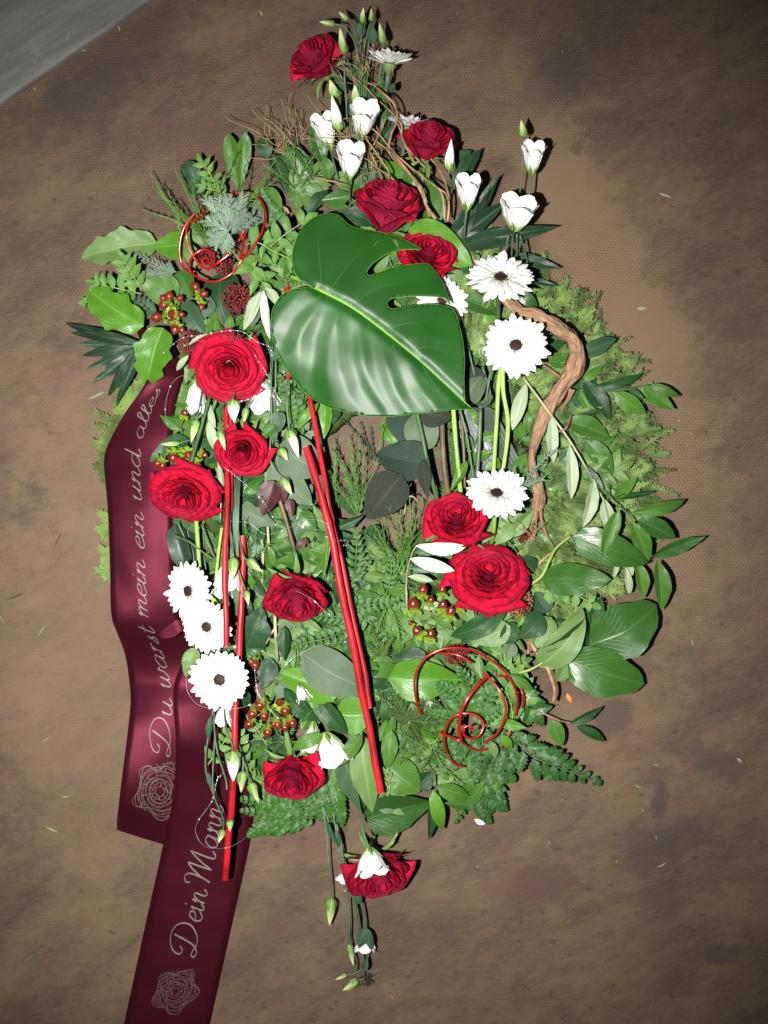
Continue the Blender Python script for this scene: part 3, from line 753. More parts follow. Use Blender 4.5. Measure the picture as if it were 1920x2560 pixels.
bloom(sp, 'H', 740, 960, 725, 1100, .10, .10, 110)
sp = spray('hanging lisianthus spray with big cream bud over the lower red stick', 'H', 740, 960, 'the hanging cream bud')
bud(sp, 'H', 785, 1250, 790, 1430, .15, .14, 92, True, stem=[('H', 735, 980, .10), ('H', 745, 1100, .13), ('H', 780, 1200, .15)], sl=.35)
bud(sp, 'H', 845, 1370, 835, 1495, .125, .12, 62, stem=[('H', 800, 1150, .10), ('H', 845, 1280, .12)], sl=.6)
bud(sp, 'H', 890, 1440, 940, 1555, .12, .115, 58, stem=[('H', 770, 980, .10), ('H', 800, 1150, .10), ('H', 860, 1330, .12)], sl=.7)
bud(sp, 'J', 850, 480, 818, 575, .09, .09, 50, stem=[('H', 670, 990, .10), ('H', 680, 1150, .11), ('J', 780, 200, .12), ('J', 850, 400, .10)], sl=.8)
tube('stem', [at('H', 672, 990, .10), at('H', 640, 1170, .11), at('H', 625, 1350, .11), at('H', 670, 1500, .10), at('H', 730, 1640, .09)], .0012, sp, M['stem_grey'])
tube('stem', [at('H', 672, 1040, .11), at('H', 690, 1230, .12), at('H', 745, 1420, .11), at('H', 750, 1480, .11)], .0012, sp, M['stem_grey'])
leaf(sp, at('H', 660, 1040, .11), at('H', 640, 1200, .11), px('H', 40), 'lance', 'leaf_bluegreen', .1)
leaf(sp, at('H', 640, 1380, .11), at('H', 665, 1480, .11), px('H', 34), 'lance', 'leaf_bluegreen', .1)
bud(sp, 'J', 900, 415, 898, 492, .145, .145, 52, sl=.2)
sp = spray('large white lisianthus with petals spread beside the rose above the fern', 'H', 1280, 1060, 'the spread lisianthus')
bloom(sp, 'H', 1265, 1075, 1245, 1270, .09, .10, 150, open_=.8)
bloom(sp, 'H', 1330, 1140, 1395, 1330, .11, .11, 210)
bud(sp, 'H', 1290, 1290, 1320, 1345, .10, .10, 40, True)
sp = spray('white lisianthus petal tip showing between leaves above the spread lisianthus', 'H', 1200, 860)
bloom(sp, 'H', 1175, 850, 1215, 960, .09, .10, 120, open_=.7)
# below the wreath
sp = spray('white lisianthus lying face down across the lowest rose', 'K', 660, 60, 'the face down lisianthus')
bloom(sp, 'K', 735, 395, 775, 625, .14, .155, 270, stem=[('K', 695, 280, .13), ('K', 665, 100, .11), ('I', 455, 900, .08)], smat='stem_green', sr=.0018)
sp = spray('trailing lisianthus spray of buds hanging lowest over the floor', 'K', 400, 60)
bloom(sp, 'K', 545, 600, 515, 680, .06, .06, 120, n=5)
bloom(sp, 'K', 590, 585, 600, 680, .06, .06, 140, n=5)
bud(sp, 'K', 425, 815, 410, 1040, .05, .045, 92, stem=[('K', 350, 50, .06), ('K', 385, 250, .06), ('K', 400, 500, .055), ('K', 425, 750, .05)], sl=.6)
bloom(sp, 'K', 710, 1060, 705, 1265, .04, .045, 175, stem=[('K', 700, 960, .045), ('K', 660, 800, .05), ('K', 560, 690, .055)])
for a in ((700, 1060, 650, 1235, 95), (715, 1060, 755, 1250, 85), (660, 860, 620, 760, 75), (640, 800, 560, 690, 50), (380, 170, 490, 400, 50), (470, 240, 500, 390, 50), (700, 1420, 720, 1300, 55)):
    leaf(sp, at('K', a[0], a[1], .06), at('K', a[2], a[3], .062), px('K', a[4]), 'lance', 'leaf_bluegreen', .1)
bud(sp, 'K', 570, 1195, 610, 1375, .04, .035, 58, stem=[('K', 440, 100, .06), ('K', 500, 500, .055), ('K', 545, 900, .05), ('K', 560, 1100, .045)], sl=.6)
bud(sp, 'K', 560, 1450, 460, 1488, .02, .02, 44, stem=[('K', 690, 1400, .02), ('K', 620, 1440, .02)], sl=.5)
bud(sp, 'K', 650, 1495, 520, 1580, .02, .02, 80, stem=[('K', 700, 1480, .02)], sl=.5)
for q in ([(470, 200, .06), (540, 620, .06), (575, 980, .05), (580, 1150, .045), (635, 1330, .03), (640, 1410, .02)],
          [(500, 300, .06), (560, 700, .06), (640, 900, .05), (665, 1080, .04), (690, 1300, .03), (700, 1480, .02)],
          [(480, 380, .06), (600, 800, .055), (665, 1090, .04)], [(640, 780, .06), (690, 900, .05), (715, 1060, .04), (735, 1320, .025)]):
    tube('stem', [at('K', *p) for p in q], .0012, sp, M['stem_grey'])
V, F, U = [], [], []
for i in range(46):
    c = at('K', 725+random.uniform(-50, 40), 1490+random.uniform(-45, 50), .012+random.uniform(0, .008))
    d = Vector((random.uniform(-1, 1), random.uniform(-1, 1), random.uniform(0, 1)))*.006
    tube_geo([c, c+d], [.0007, .0003], 3, V, F, U)
part('withered_tip', mesh('withered_tip', V, F, U), sp, None, M['bit_dark'], 'stuff')
mark('K', 420, 920, 'the trailing buds')
mark('K', 700, 1170, 'the trailing bloom')

# ------------------------------------------------------------------ monstera leaf
def seg_d(p, a, b):
    ab = b-a; t = max(0, min(1, (p-a).dot(ab)/ab.length_squared)); return (p-(a+ab*t)).length
def monstera():
    out = [(1380, 1478), (1335, 1430), (1327, 1300), (1330, 1180), (1318, 1060), (1292, 960), (1262, 885),
           (1180, 858), (1080, 856), (980, 870), (905, 882), (872, 862), (885, 828), (940, 814), (1040, 808), (1130, 808), (1200, 818), (1246, 858),
           (1236, 820), (1212, 760), (1180, 690), (1142, 640), (1108, 615), (1020, 618), (900, 640), (820, 667), (770, 684), (750, 665), (782, 618), (840, 575), (900, 545), (980, 530), (1072, 528),
           (1045, 508), (980, 475), (880, 438), (780, 420), (700, 405), (640, 380), (600, 340), (560, 320), (500, 320), (430, 345), (370, 400), (328, 480), (310, 560), (315, 640), (345, 700), (400, 742), (452, 768),
           (400, 757), (320, 765), (260, 790), (215, 840), (190, 900), (185, 990), (200, 1080), (240, 1180), (290, 1260), (360, 1350), (440, 1420), (540, 1470), (650, 1497), (760, 1517), (870, 1520), (980, 1510), (1100, 1497), (1200, 1487), (1290, 1478)]
    ring = cat([(float(a), float(b)) for a, b in out]+[(1380., 1478.)], 3)[:-1]
    ring = [Vector(p) for p in ring]
    def inside(p):
        c = False; j = len(ring)-1
        for i in range(len(ring)):
            a, b = ring[i], ring[j]
            if (a.y > p.y) != (b.y > p.y) and p.x < (b.x-a.x)*(p.y-a.y)/(b.y-a.y)+a.x: c = not c
            j = i
        return c
    pts = list(ring); st = 17
    for iy in range(int(1230/st)):
        for ix in range(int(1230/st)):
            p = Vector((170+ix*st+(st/2)*(iy % 2), 300+iy*st))
            if inside(p) and min((p-q).length for q in ring) > 7: pts.append(p)
    n = len(ring)
    res = geometry.delaunay_2d_cdt([Vector(p) for p in pts], [(i, (i+1) % n) for i in range(n)], [list(range(n))], 1, 1e-5)
    vs, fs = res[0], res[2]
    mr = [Vector(p) for p in ((452, 760), (660, 870), (850, 1010), (1080, 1200), (1375, 1475))]
    veins = [[(520, 790), (500, 900), (440, 1060), (425, 1280), (450, 1400)], [(655, 880), (655, 1000), (665, 1200), (720, 1360), (830, 1500)],
             [(765, 960), (775, 1080), (800, 1240), (860, 1380), (930, 1500)], [(905, 1085), (930, 1180), (965, 1300), (1010, 1400), (1080, 1480)],
             [(1080, 1220), (1130, 1300), (1200, 1400)], [(490, 800), (400, 860), (310, 950), (250, 1080)],
             [(530, 775), (600, 680), (680, 580), (760, 510)], [(480, 760), (475, 640), (465, 500), (480, 400)], [(660, 865), (760, 790), (860, 745), (980, 730), (1100, 730)],
             [(850, 1010), (950, 975), (1080, 970), (1200, 1000)], [(1000, 1130), (1120, 1110), (1250, 1150)]]
    veins = [[Vector(p) for p in v] for v in veins]
    def hgt(p):
        dm = min(seg_d(p, mr[i], mr[i+1]) for i in range(4))
        axis = (Vector((1375, 1475))-Vector((452, 760))).normalized(); q = p-Vector((452, 760))
        side = axis.x*q.y-axis.y*q.x; along = q.dot(axis)
        dv = min(min(seg_d(p, v[i], v[i+1]) for i in range(len(v)-1)) for v in veins)
        z = .158-.0000130*(p.x-700)+.000016*(p.y-900)
        if side > 0:       # half towards the foot of the sheet: bends down, quilted between the veins
            z -= .000004*dm+.000000080*dm*dm
            z += .0026*min(1, dv/85)**1.25*min(1, dm/140)
        else:
            z -= .000012*dm+.00000006*dm*dm
            z += .0012*min(1, dv/80)
        z -= .004*math.exp(-(dm/24)**2)
        z += .0028*noise.noise(Vector((p.x/230, p.y/230, 2)))
        return z
    V = [at('C', p.x, p.y, hgt(Vector(p))) for p in vs]
    F = [tuple(f) for f in fs]
    # orient up
    F2 = []
    for f in F:
        a, b, c = V[f[0]], V[f[1]], V[f[2]]
        F2.append(f if (b-a).cross(c-a).z > 0 else tuple(reversed(f)))
    o = thing('monstera_leaf', 'big glossy split monstera leaf lying over the middle of the wreath', 'leaf', T(at('C', 500, 770, .15)))
    b = part('blade', mesh('blade', V, F2), o, None, M['monstera'])
    md = b.modifiers.new('thickness', 'SOLIDIFY'); md.thickness = .0007; md.offset = -1
    def up(p, dz): return at('C', p[0], p[1], hgt(Vector((p[0], p[1])))+dz)
    q = cat([tuple(p) for p in mr], 8)
    V, F, U = tube_geo([up(p, .0002) for p in q], [.0021*(1-.72*i/(len(q)-1)) for i in range(len(q))], 8)
    part('midrib', mesh('midrib', V, F, U), o, None, M['monstera_rib'])
    for v in veins:
        q = cat([tuple(p) for p in v], 6)
        V, F, U = tube_geo([up(p, -.0002) for p in q], [.00062*(1-.75*i/(len(q)-1)) for i in range(len(q))], 6)
        part('vein', mesh('vein', V, F, U), o, None, M['monstera_vein'])
    # pale margin of the blade
    rr = [ring[i] for i in range(0, n)]
    V, F, U = tube_geo([up(p, -.0003) for p in rr+[rr[0]]], .00038, 4)
    part('margin', mesh('margin', V, F, U), o, None, M['monstera_rib'])
    tube('stalk', [up((458, 762), 0), at('C', 400, 725, .13), at('C', 300, 690, .09)], .0028, o, M['stem_bright'], 8)
    mark('C', 800, 1000, 'the monstera leaf')
monstera()
mark('C', 400, 420, 'the monstera lobe'); mark('C', 450, 1430, 'the monstera rim'); mark('C', 1250, 1500, 'the monstera tip')

# ------------------------------------------------------------------ red sticks
def stick(label, pts, r, mk=None, endmat=True):
    P = [at(*p) for p in pts]
    o = thing('red_stick', label, 'stick', T(P[0]), group='red painted sticks'); USED.add(label)
    s = [Vector(q)+Vector((noise.noise(Vector((i*.13, P[0].x*9, 1))), 0, 0))*.0014 for i, q in enumerate(cat(P, 12))]; V, F, U = tube_geo(s, [r*(1+.06*noise.noise(Vector((i*.31, P[0].y*7, 2)))+(.05 if i % 29 == 14 else 0)) for i in range(len(s))], 14, cap=False, wob=.07, seed=random.random()*5)
    # slightly knobbly rod with closed ends
    part('rod', mesh('rod', V, F, U), o, None, M['stick'])
    for e, f in ((s[0], s[1]), (s[-1], s[-2])):
        e, f = Vector(e), Vector(f); d = (e-f).normalized()
        V, F, U = tube_geo([e-d*.0004, e+d*.0006], [r*1.0, r*.72], 14)
        part('cut_end', mesh('cut_end', V, F, U), o, None, M['stick_end'] if endmat else M['stick'])
    return o
stick('long red stick, fatter of the crossing pair, running down to the big foot leaves', [('F', 152, 398, .135), ('F', 270, 780, .15), ('F', 345, 1150, .15), ('F', 440, 1620, .14), ('I', 520, 490, .13), ('I', 598, 905, .12)], .0046)
stick('thinner red stick crossing behind the fat one, showing a white cut end', [('F', 168, 60, .10), ('F', 235, 420, .115), ('F', 292, 760, .130), ('F', 372, 1120, .132), ('I', 490, 140, .128), ('I', 532, 400, .125)], .0032)
stick('red stick end showing between the leaves beside the monstera lobe', [('B', 1338, 955, .062), ('B', 1345, 1060, .068), ('C', 270, 1000, .075), ('C', 284, 1300, .085)], .0040, endmat=False)
stick('upright red stick from the beaded rose down to the middle gerbera', [('E', 868, 470, .10), ('E', 865, 700, .11), ('E', 872, 1100, .14), ('H', 738, 100, .15), ('H', 742, 400, .155), ('H', 750, 632, .155)], .0034)
stick('red stick beside the upright one, paired with it under the rose', [('E', 890, 470, .095), ('E', 893, 900, .105), ('E', 893, 1130, .115)], .0028, endmat=False)
stick('long lower red stick passing under the round gerbera and out over the ribbon', [('E', 962, 1280, .11), ('H', 845, 150, .11), ('H', 830, 500, .115), ('H', 815, 800, .12), ('H', 795, 1100, .135), ('H', 785, 1500, .13), ('J', 890, 500, .11), ('J', 866, 822, .09)], .0043)
mark('F', 260, 800, 'the stick crossing'); mark('I', 500, 350, 'the lower stick pair'); mark('J', 880, 700, 'the lowest stick end')

# ------------------------------------------------------------------ red wire spirals
def wire(o, g, pts, r=.0016):
    P = [at(g, p[0], p[1], p[2]) for p in pts]; s = cat(P, 8)
    V, F, U = tube_geo(s, r, 10); part('coil', mesh('coil', V, F, U), o, None, M['wire'])
o = thing('wire_spiral', 'shiny red wire spiral in the greenery beside the blue juniper tuft', 'wire spiral', T(at('B', 900, 700, .10)), group='red wire spirals')
wire(o, 'B', [(860, 850, .10), (880, 835, .105), (870, 815, .108), (845, 825, .11), (845, 865, .11), (880, 880, .112), (930, 850, .118), (1003, 795, .12)])
wire(o, 'B', [(830, 570, .115), (795, 600, .118), (762, 610, .12), (748, 680, .12), (765, 760, .115), (805, 830, .11), (845, 870, .105)])
wire(o, 'B', [(775, 905, .105), (765, 850, .11), (800, 795, .115), (850, 768, .115), (900, 785, .11), (915, 825, .105), (900, 865, .10), (870, 890, .10)])
wire(o, 'B', [(800, 550, .10), (735, 640, .095), (708, 760, .09), (725, 860, .085), (775, 900, .09), (800, 895, .095)])
wire(o, 'B', [(780, 910, .10), (850, 948, .105), (930, 955, .108), (1010, 915, .11), (1055, 860, .11), (1100, 800, .112), (1165, 720, .112), (1210, 620, .108), (1210, 520, .10), (1160, 450, .09), (1060, 430, .085), (960, 465, .085), (880, 520, .10), (835, 570, .11)])
wire(o, 'B', [(1070, 590, .09), (1095, 650, .10), (1085, 740, .105), (1075, 825, .112), (1140, 762, .12)])
wire(o, 'B', [(1110, 570, .09), (1095, 640, .095), (1058, 720, .09)])
mark('B', 900, 850, 'the red wire by the juniper')
o = thing('wire_spiral', 'shiny red wire spiral over the glossy ferns at the lower edge', 'wire spiral', T(at('I', 1100, 400, .10)), group='red wire spirals')
wire(o, 'I', [(838, 440, .10), (805, 340, .115), (800, 220, .125), (850, 120, .13), (920, 70, .132), (1010, 47, .132), (1120, 55, .13), (1230, 105, .125), (1330, 185, .118), (1385, 270, .112), (1408, 360, .105), (1393, 448, .10)])
wire(o, 'I', [(880, 78, .09), (970, 78, .10), (1060, 92, .105), (1140, 138, .105)])
wire(o, 'I', [(1205, 190, .115), (1250, 235, .12), (1305, 310, .125), (1338, 400, .125), (1322, 490, .122), (1275, 565, .118), (1208, 607, .112)])
wire(o, 'I', [(1230, 215, .11), (1180, 260, .115), (1110, 350, .12), (1070, 440, .118), (1062, 530, .115), (1072, 600, .11)], .0024)
wire(o, 'I', [(1130, 540, .118), (1142, 522, .12), (1118, 508, .12), (1090, 525, .12), (1092, 565, .118), (1140, 585, .115), (1188, 555, .113), (1205, 495, .112), (1165, 448, .112), (1095, 435, .112), (1020, 462, .11), (975, 540, .105), (972, 620, .10), (1010, 705, .09), (1050, 740, .085), (1095, 750, .08)])
wire(o, 'I', [(940, 545, .10), (1010, 575, .108), (1070, 600, .112), (1110, 628, .10), (1170, 652, .09), (1240, 645, .085)])
wire(o, 'I', [(1290, 210, .09), (1370, 230, .085), (1420, 280, .08), (1443, 345, .08), (1435, 420, .07)], .0016)
wire(o, 'I', [(1365, 530, .09), (1345, 590, .09), (1315, 640, .085)])
mark('I', 1130, 540, 'the lower red spiral'); mark('I', 1000, 60, 'the red spiral arch')

# ------------------------------------------------------------------ twisted root and twigs
def root():
    o = thing('twisted_root', 'thick twisted peeled root curving down past the gerberas', 'driftwood', T(at('D', 800, 700, .06)))
    def t(name, g, pts, wob=.58, sides=22, n=14):
        P = [(*at(g, a, b, h), r*.74) for a, b, h, r in pts]; s = cat(P, n)
        V, F, U = tube_geo([q[:3] for q in s], [q[3] for q in s], sides, wob=wob, seed=random.random()*9)
        part(name, mesh(name, V, F, U), o, None, M['bark'])
    t('trunk', 'D', [(150, 150, .05, .004), (215, 260, .055, .006), (330, 400, .07, .0075), (400, 470, .085, .0105), (470, 545, .09, .009), (560, 570, .095, .0095), (650, 625, .10, .0105), (730, 665, .10, .0115), (790, 700, .10, .011), (815, 770, .10, .0105), (800, 850, .095, .012), (765, 930, .09, .0125), (700, 1020, .09, .0125), (640, 1120, .09, .0115), (595, 1220, .09, .0095), (560, 1320, .09, .0075), (545, 1420, .09, .0065), (565, 1540, .09, .0078), (590, 1640, .088, .0078), (575, 1720, .085, .007)])
    t('strand', 'G', [(575, 140, .088, .006), (565, 260, .085, .0058), (560, 370, .08, .0055), (545, 450, .075, .005), (510, 520, .07, .004), (480, 560, .065, .002)])
    t('strand', 'G', [(590, 120, .09, .0045), (605, 220, .09, .0035), (598, 320, .085, .003), (615, 400, .08, .0026), (645, 470, .075, .002), (680, 530, .07, .0012)], .25, 10, 8)
    t('spur', 'D', [(440, 500, .09, .006), (445, 560, .09, .005), (450, 600, .088, .003)], .4, 14, 8)
    t('spur', 'D', [(780, 1000, .085, .006), (760, 1060, .08, .004), (725, 1110, .07, .003), (715, 1160, .07, .0015)], .4, 12, 8)
    t('spur', 'D', [(720, 940, .085, .004), (670, 900, .08, .003), (610, 860, .08, .0022)], .3, 10, 8)
    t('curl', 'D', [(640, 1160, .095, .0022), (655, 1215, .10, .0022), (700, 1250, .10, .0022), (750, 1230, .10, .0022), (775, 1160, .09, .0018)], .15, 8, 8)
    mark('D', 800, 720, 'the root elbow'); mark('D', 640, 1150, 'the root'); mark('G', 560, 380, 'the root foot')
root()
o = thing('twig', 'short brown twig pointing down over the pale leaf at the lower edge', 'twig', T(at('G', 600, 1180, .07))); USED.add(o['label'])
tube('branch', [at('G', 520, 1050, .07), at('G', 560, 1120, .09), at('G', 625, 1210, .09), at('G', 665, 1310, .085), at('G', 680, 1380, .08), at('G', 668, 1435, .08)], .0024, o, M['twig'], 9, wob=.2, taper=.0022)
tube('branch', [at('G', 525, 1060, .06), at('G', 522, 1150, .06)], .0015, o, M['twig'], 7, wob=.2)
o = thing('twig', 'thin forked brown twig between the root foot and the full blown rose', 'twig', T(at('G', 640, 560, .07))); USED.add(o['label'])
tube('branch', [at('G', 790, 330, .05), at('G', 760, 450, .06), at('G', 690, 520, .08), at('G', 600, 600, .08), at('G', 545, 655, .075)], .0014, o, M['twig'], 7, wob=.2)
o = thing('curly_twigs', 'bundle of curly brown willow twigs rising from the dull red rose', 'twigs', T(at('A', 800, 900, .07))); USED.add(o['label'])
CT = [([(1075, 1150), (1080, 1060), (1070, 960), (1030, 880), (990, 820), (960, 780)], .0018), ([(1010, 1135), (960, 1060), (945, 990), (900, 920), (830, 850), (775, 790), (785, 700), (815, 620), (800, 540), (750, 490), (680, 430)], .0022),
      ([(740, 950), (720, 880), (680, 800), (640, 740), (660, 690)], .0016), ([(760, 960), (770, 900), (740, 840), (700, 780), (640, 700), (600, 640)], .0014), ([(800, 970), (790, 930), (700, 860), (660, 820)], .0016),
      ([(1060, 1140), (1040, 1000), (960, 930), (880, 860), (800, 790), (720, 700), (650, 640)], .0014), ([(980, 1120), (940, 1000), (880, 900), (790, 800), (700, 730)], .0017), ([(1075, 1040), (1060, 1000), (1000, 960), (930, 900), (850, 840)], .0012),
      ([(370, 915), (430, 930), (500, 945), (560, 962)], .0011), ([(660, 800), (700, 740), (740, 660), (760, 600)], .0012), ([(900, 840), (840, 720), (830, 640), (760, 560), (700, 500), (640, 440), (560, 380)], .0012),
      ([(960, 870), (880, 780), (840, 700), (790, 560), (730, 470), (600, 400), (450, 320)], .0010)]
for p, r in CT:
    h0 = random.uniform(.095, .125)
    tube('twig', [at('A', x+random.uniform(-4, 4), y, h0+.012*math.sin(i)) for i, (x, y) in enumerate(p)], r, o, M['twig'], 6, taper=r*.6, wob=.12)
mark('A', 860, 860, 'the curly twigs')
def wisps(label, g, cx, cy, n, ang, sprd, L, mat='dry_grass', h=.07, r=.00042, name='dry_grass_tuft', mk=None):
    o = thing(name, label, 'dry grass' if mat == 'dry_grass' else 'sprig', T(at(g, cx, cy, h))); USED.add(label); V, F, U = [], [], []
    for i in range(n):
        x, y = cx+random.gauss(0, L*.28), cy+random.gauss(0, L*.22); a = ang+random.gauss(0, sprd); l = L*random.uniform(.3, 1.1); b = random.uniform(-1.1, 1.1)
        P = []
        hh = h+random.uniform(-.02, .03)
        for k in range(6):
            P.append(at(g, x, y, hh+.01*math.sin(k))); x += l/5*math.cos(a); y -= l/5*math.sin(a); a += b/5+random.uniform(-.25, .25)
        tube_geo(cat(P, 3), r, 4, V, F, U)
    part('strands', mesh('strands', V, F, U), o, None, M[mat], 'stuff')
    if mk: mark(g, cx, cy, mk)
wisps('tangle of fine dry brown root fibres over the upper dark leaves', 'A', 250, 740, 40, 2.2, .6, 210, h=.075)
wisps('fine dry fibres crossing the stems below the topmost rose', 'A', 620, 380, 32, 2.0, .7, 190, h=.10)
wisps('dry fibres lying over the folded lisianthus and curly twigs', 'A', 560, 720, 26, 1.9, .8, 200, h=.12)
wisps('dry brown fibres hanging between the large lisianthus cup and dull rose', 'A', 700, 860, 26, 2.0, .5, 180, h=.09)
wisps('curled pale fibres wound around the root foot', 'G', 540, 430, 16, 1.5, 1.5, 110, h=.10, r=.0004)

# ------------------------------------------------------------------ ribbon with printing
class Ribbon:
    def __init__(s, rows):     # rows: (grid, Lx, Ly, hl, Rx, Ry, hr) from foot to head
        D = [tuple(at(r[0], r[1], r[2], r[3]))+tuple(at(r[0], r[4], r[5], r[6])) for r in rows]
        s.c = cat(D, 12); s.L = [0]
        for i in range(1, len(s.c)):
            a, b = s.c[i-1], s.c[i]
            s.L.append(s.L[-1]+((Vector(a[:3])+Vector(a[3:])-Vector(b[:3])-Vector(b[3:]))*.5).length)
    def pt(s, q, t, dz=0):
        q = max(0, min(s.L[-1]-1e-6, q)); i = 0
        lo, hi = 0, len(s.L)-1
        while hi-lo > 1:
            m = (lo+hi)//2
            if s.L[m] <= q: lo = m
            else: hi = m
        f = (q-s.L[lo])/(s.L[lo+1]-s.L[lo]); a, b = s.c[lo], s.c[lo+1]
        l = Vector(a[:3]).lerp(Vector(b[:3]), f); r = Vector(a[3:]).lerp(Vector(b[3:]), f)
        p = l.lerp(r, t); p.z += .004*math.sin(math.pi*t)+dz
        return p
    def body(s, o, name='band'):
        nu, nv = 10, 150; V, F, U = [], [], []
        for j in range(nv+1):
            for i in range(nu+1):
                q = s.L[-1]*j/nv
                p = s.pt(q, i/nu); p.z += .0012*noise.noise(Vector((i*.35, j*.12, 3)))
                V.append(p); U.append((i/nu, q))
        for j in range(nv):
            for i in range(nu):
                a = j*(nu+1)+i; F.append((a, a+nu+1, a+nu+2, a+1))
        F = [tuple(reversed(f)) for f in F]
        b = part(name, mesh(name, V, F, U), o, None, M['ribbon'])
        md = b.modifiers.new('thickness', 'SOLIDIFY'); md.thickness = .0003; md.offset = -1
    def strokes(s, name, o, polys, mat, wfun, dz=.0018):
        """flat print; polys of (q, t) in metres / fraction across, wide by wfun"""
        V, F, U = [], [], []
        wid = (Vector(s.c[0][:3])-Vector(s.c[0][3:])).length
        for poly in polys:
            P = cat([(a, b) for a, b in poly], 6); n = len(P); base = len(V)
            for i, p in enumerate(P):
                a, b = P[max(0, i-1)], P[min(n-1, i+1)]
                dq, dt = b[0]-a[0], (b[1]-a[1])*wid; l = math.hypot(dq, dt) or 1e-9
                dq /= l; dt /= l; w_ = wfun(dq, dt)*(.35 if i in (0, n-1) else 1)
                V.append(s.pt(p[0]-dt*w_, p[1]+dq*w_/wid, dz)); V.append(s.pt(p[0]+dt*w_, p[1]-dq*w_/wid, dz)); U += [(0, 0), (0, 0)]
            for i in range(n-1):
                a = base+2*i; F.append((a, a+1, a+3, a+2))
        return part(name, mesh(name, V, F, U, smooth=False), o, None, mat)
GL = {
 'a': ([[(.75, .9), (.35, 1), (.05, .5), (.25, .02), (.6, .3), (.75, .9)], [(.75, .95), (.68, .2), (.85, 0), (1.1, .3)]], 1.05),
 'u': ([[(0, .7), (.12, 1), (.1, .3), (.3, 0), (.6, .35), (.7, 1)], [(.7, 1), (.65, .2), (.82, 0), (1.05, .3)]], 1.0),
 'n': ([[(0, .7), (.12, 1), (.08, 0)], [(.08, .5), (.35, .95), (.55, .85), (.52, .2), (.7, 0), (.95, .3)]], .92),
 'm': ([[(0, .7), (.12, 1), (.08, 0)], [(.08, .5), (.33, .95), (.48, .85), (.45, 0)], [(.45, .5), (.7, .95), (.87, .85), (.84, .2), (1.02, 0), (1.25, .3)]], 1.22),
 'e': ([[(.05, .45), (.5, .6), (.55, .9), (.3, 1), (.05, .55), (.15, .08), (.4, 0), (.75, .3)]], .72),
 'i': ([[(0, .7), (.12, 1), (.08, .2), (.25, 0), (.5, .3)], [(.14, 1.42), (.17, 1.46), (.20, 1.50)]], .48),
 'w': ([[(0, .7), (.12, 1), (.1, .3), (.28, 0), (.5, .35), (.55, 1)], [(.55, 1), (.52, .3), (.7, 0), (.95, .4), (.98, 1), (1.15, .8)]], 1.18),
 'r': ([[(0, .7), (.14, 1), (.1, 0)], [(.1, .5), (.25, .85), (.42, .98), (.52, .88)]], .72),
 's': ([[(-.05, .05), (.2, .5), (.36, .95), (.24, .72), (.42, .35), (.28, .02), (.02, .12)]], .66),
 't': ([[(.2, 1.6), (.12, .2), (.3, 0), (.55, .3)], [(-.05, 1), (.2, 1.01), (.45, 1.02)]], .5),
 'd': ([[(.75, .9), (.35, 1), (.05, .5), (.25, .02), (.6, .3), (.75, .9)], [(.8, 2.0), (.7, .2), (.85, 0), (1.1, .3)]], 1.05),
 'l': ([[(0, .3), (.4, 1.6), (.35, 2.05), (.2, 1.7), (.12, .2), (.28, 0), (.5, .3)]], .48),
 'D': ([[(.75, 1.85), (.62, .9), (.45, .2), (.1, -.15), (-.25, -.05), (-.2, .2), (.1, .15), (.6, -.05), (1.2, .15), (1.65, .8), (1.5, 1.6), (.9, 2.05), (.2, 2.0), (-.3, 1.6), (-.35, 1.1), (-.05, .95), (.15, 1.2)]], 1.95),
 'M': ([[(-.45, 1.5), (-.5, 1.85), (-.15, 2.0), (.1, 1.6), (.05, .6), (-.1, 0)], [(.05, .7), (.45, 1.6), (.75, 2.0)], [(.75, 2.0), (.72, 1.0), (.7, .05)], [(.7, .1), (1.1, 1.2), (1.5, 2.0)], [(1.5, 2.0), (1.42, .6), (1.45, .1), (1.65, 0), (1.9, .3)]], 2.05),
}
def text(s, q0, tb, sx, sy, slant=.38, wid=.13):
    polys = []; x = 0
    for ch in s:
        if ch == ' ': x += .62; continue
        g, adv = GL[ch]
        for st in g: polys.append([(q0+(x+px_)*sx+slant*py_*sy, tb-py_*sy/wid) for px_, py_ in st])
        x += adv
    return polys
def emblem(q, t, r, wid=.117, seed=1):
    """line drawing of a plain rose"""
    rnd = random.Random(seed); polys = []
    def P(a, rad): return (q+rad*math.sin(a), t+rad*math.cos(a)/wid)
    out = [P(2*math.pi*k/30, r*(.86+.14*math.cos(5*2*math.pi*k/30+.6)+rnd.uniform(-.05, .05))) for k in range(30)]; polys.append(out+[out[0]])
    out = [P(2*math.pi*k/30, r*(.80+.14*math.cos(5*2*math.pi*k/30+.6)+rnd.uniform(-.05, .05))) for k in range(30)]; polys.append(out+[out[0]])
    for rad, n_, ph in ((.70, 5, .3), (.58, 4, 1.1), (.46, 4, .2), (.35, 3, .9), (.24, 3, 0), (.14, 2, .5)):
        for k in range(n_):
            a0 = ph+2*math.pi*k/n_; sp_ = 2*math.pi/n_*1.12
            polys.append([P(a0+sp_*m/6, r*rad*(1+.13*math.sin(math.pi*m/6)+.10*m/6+rnd.uniform(-.03, .03))) for m in range(7)])
            if rad > .3: polys.append([P(a0+sp_*m/6, r*rad*.93*(1+.13*math.sin(math.pi*m/6)+.08*m/6)) for m in range(1, 6)])
    for k in range(60):
        a0 = rnd.uniform(0, 6.28); r0 = rnd.uniform(.1, .8)*r
        polys.append([P(a0, r0), P(a0+.04, r0+.05*r), P(a0+.07, r0+.10*r)])
    return polys
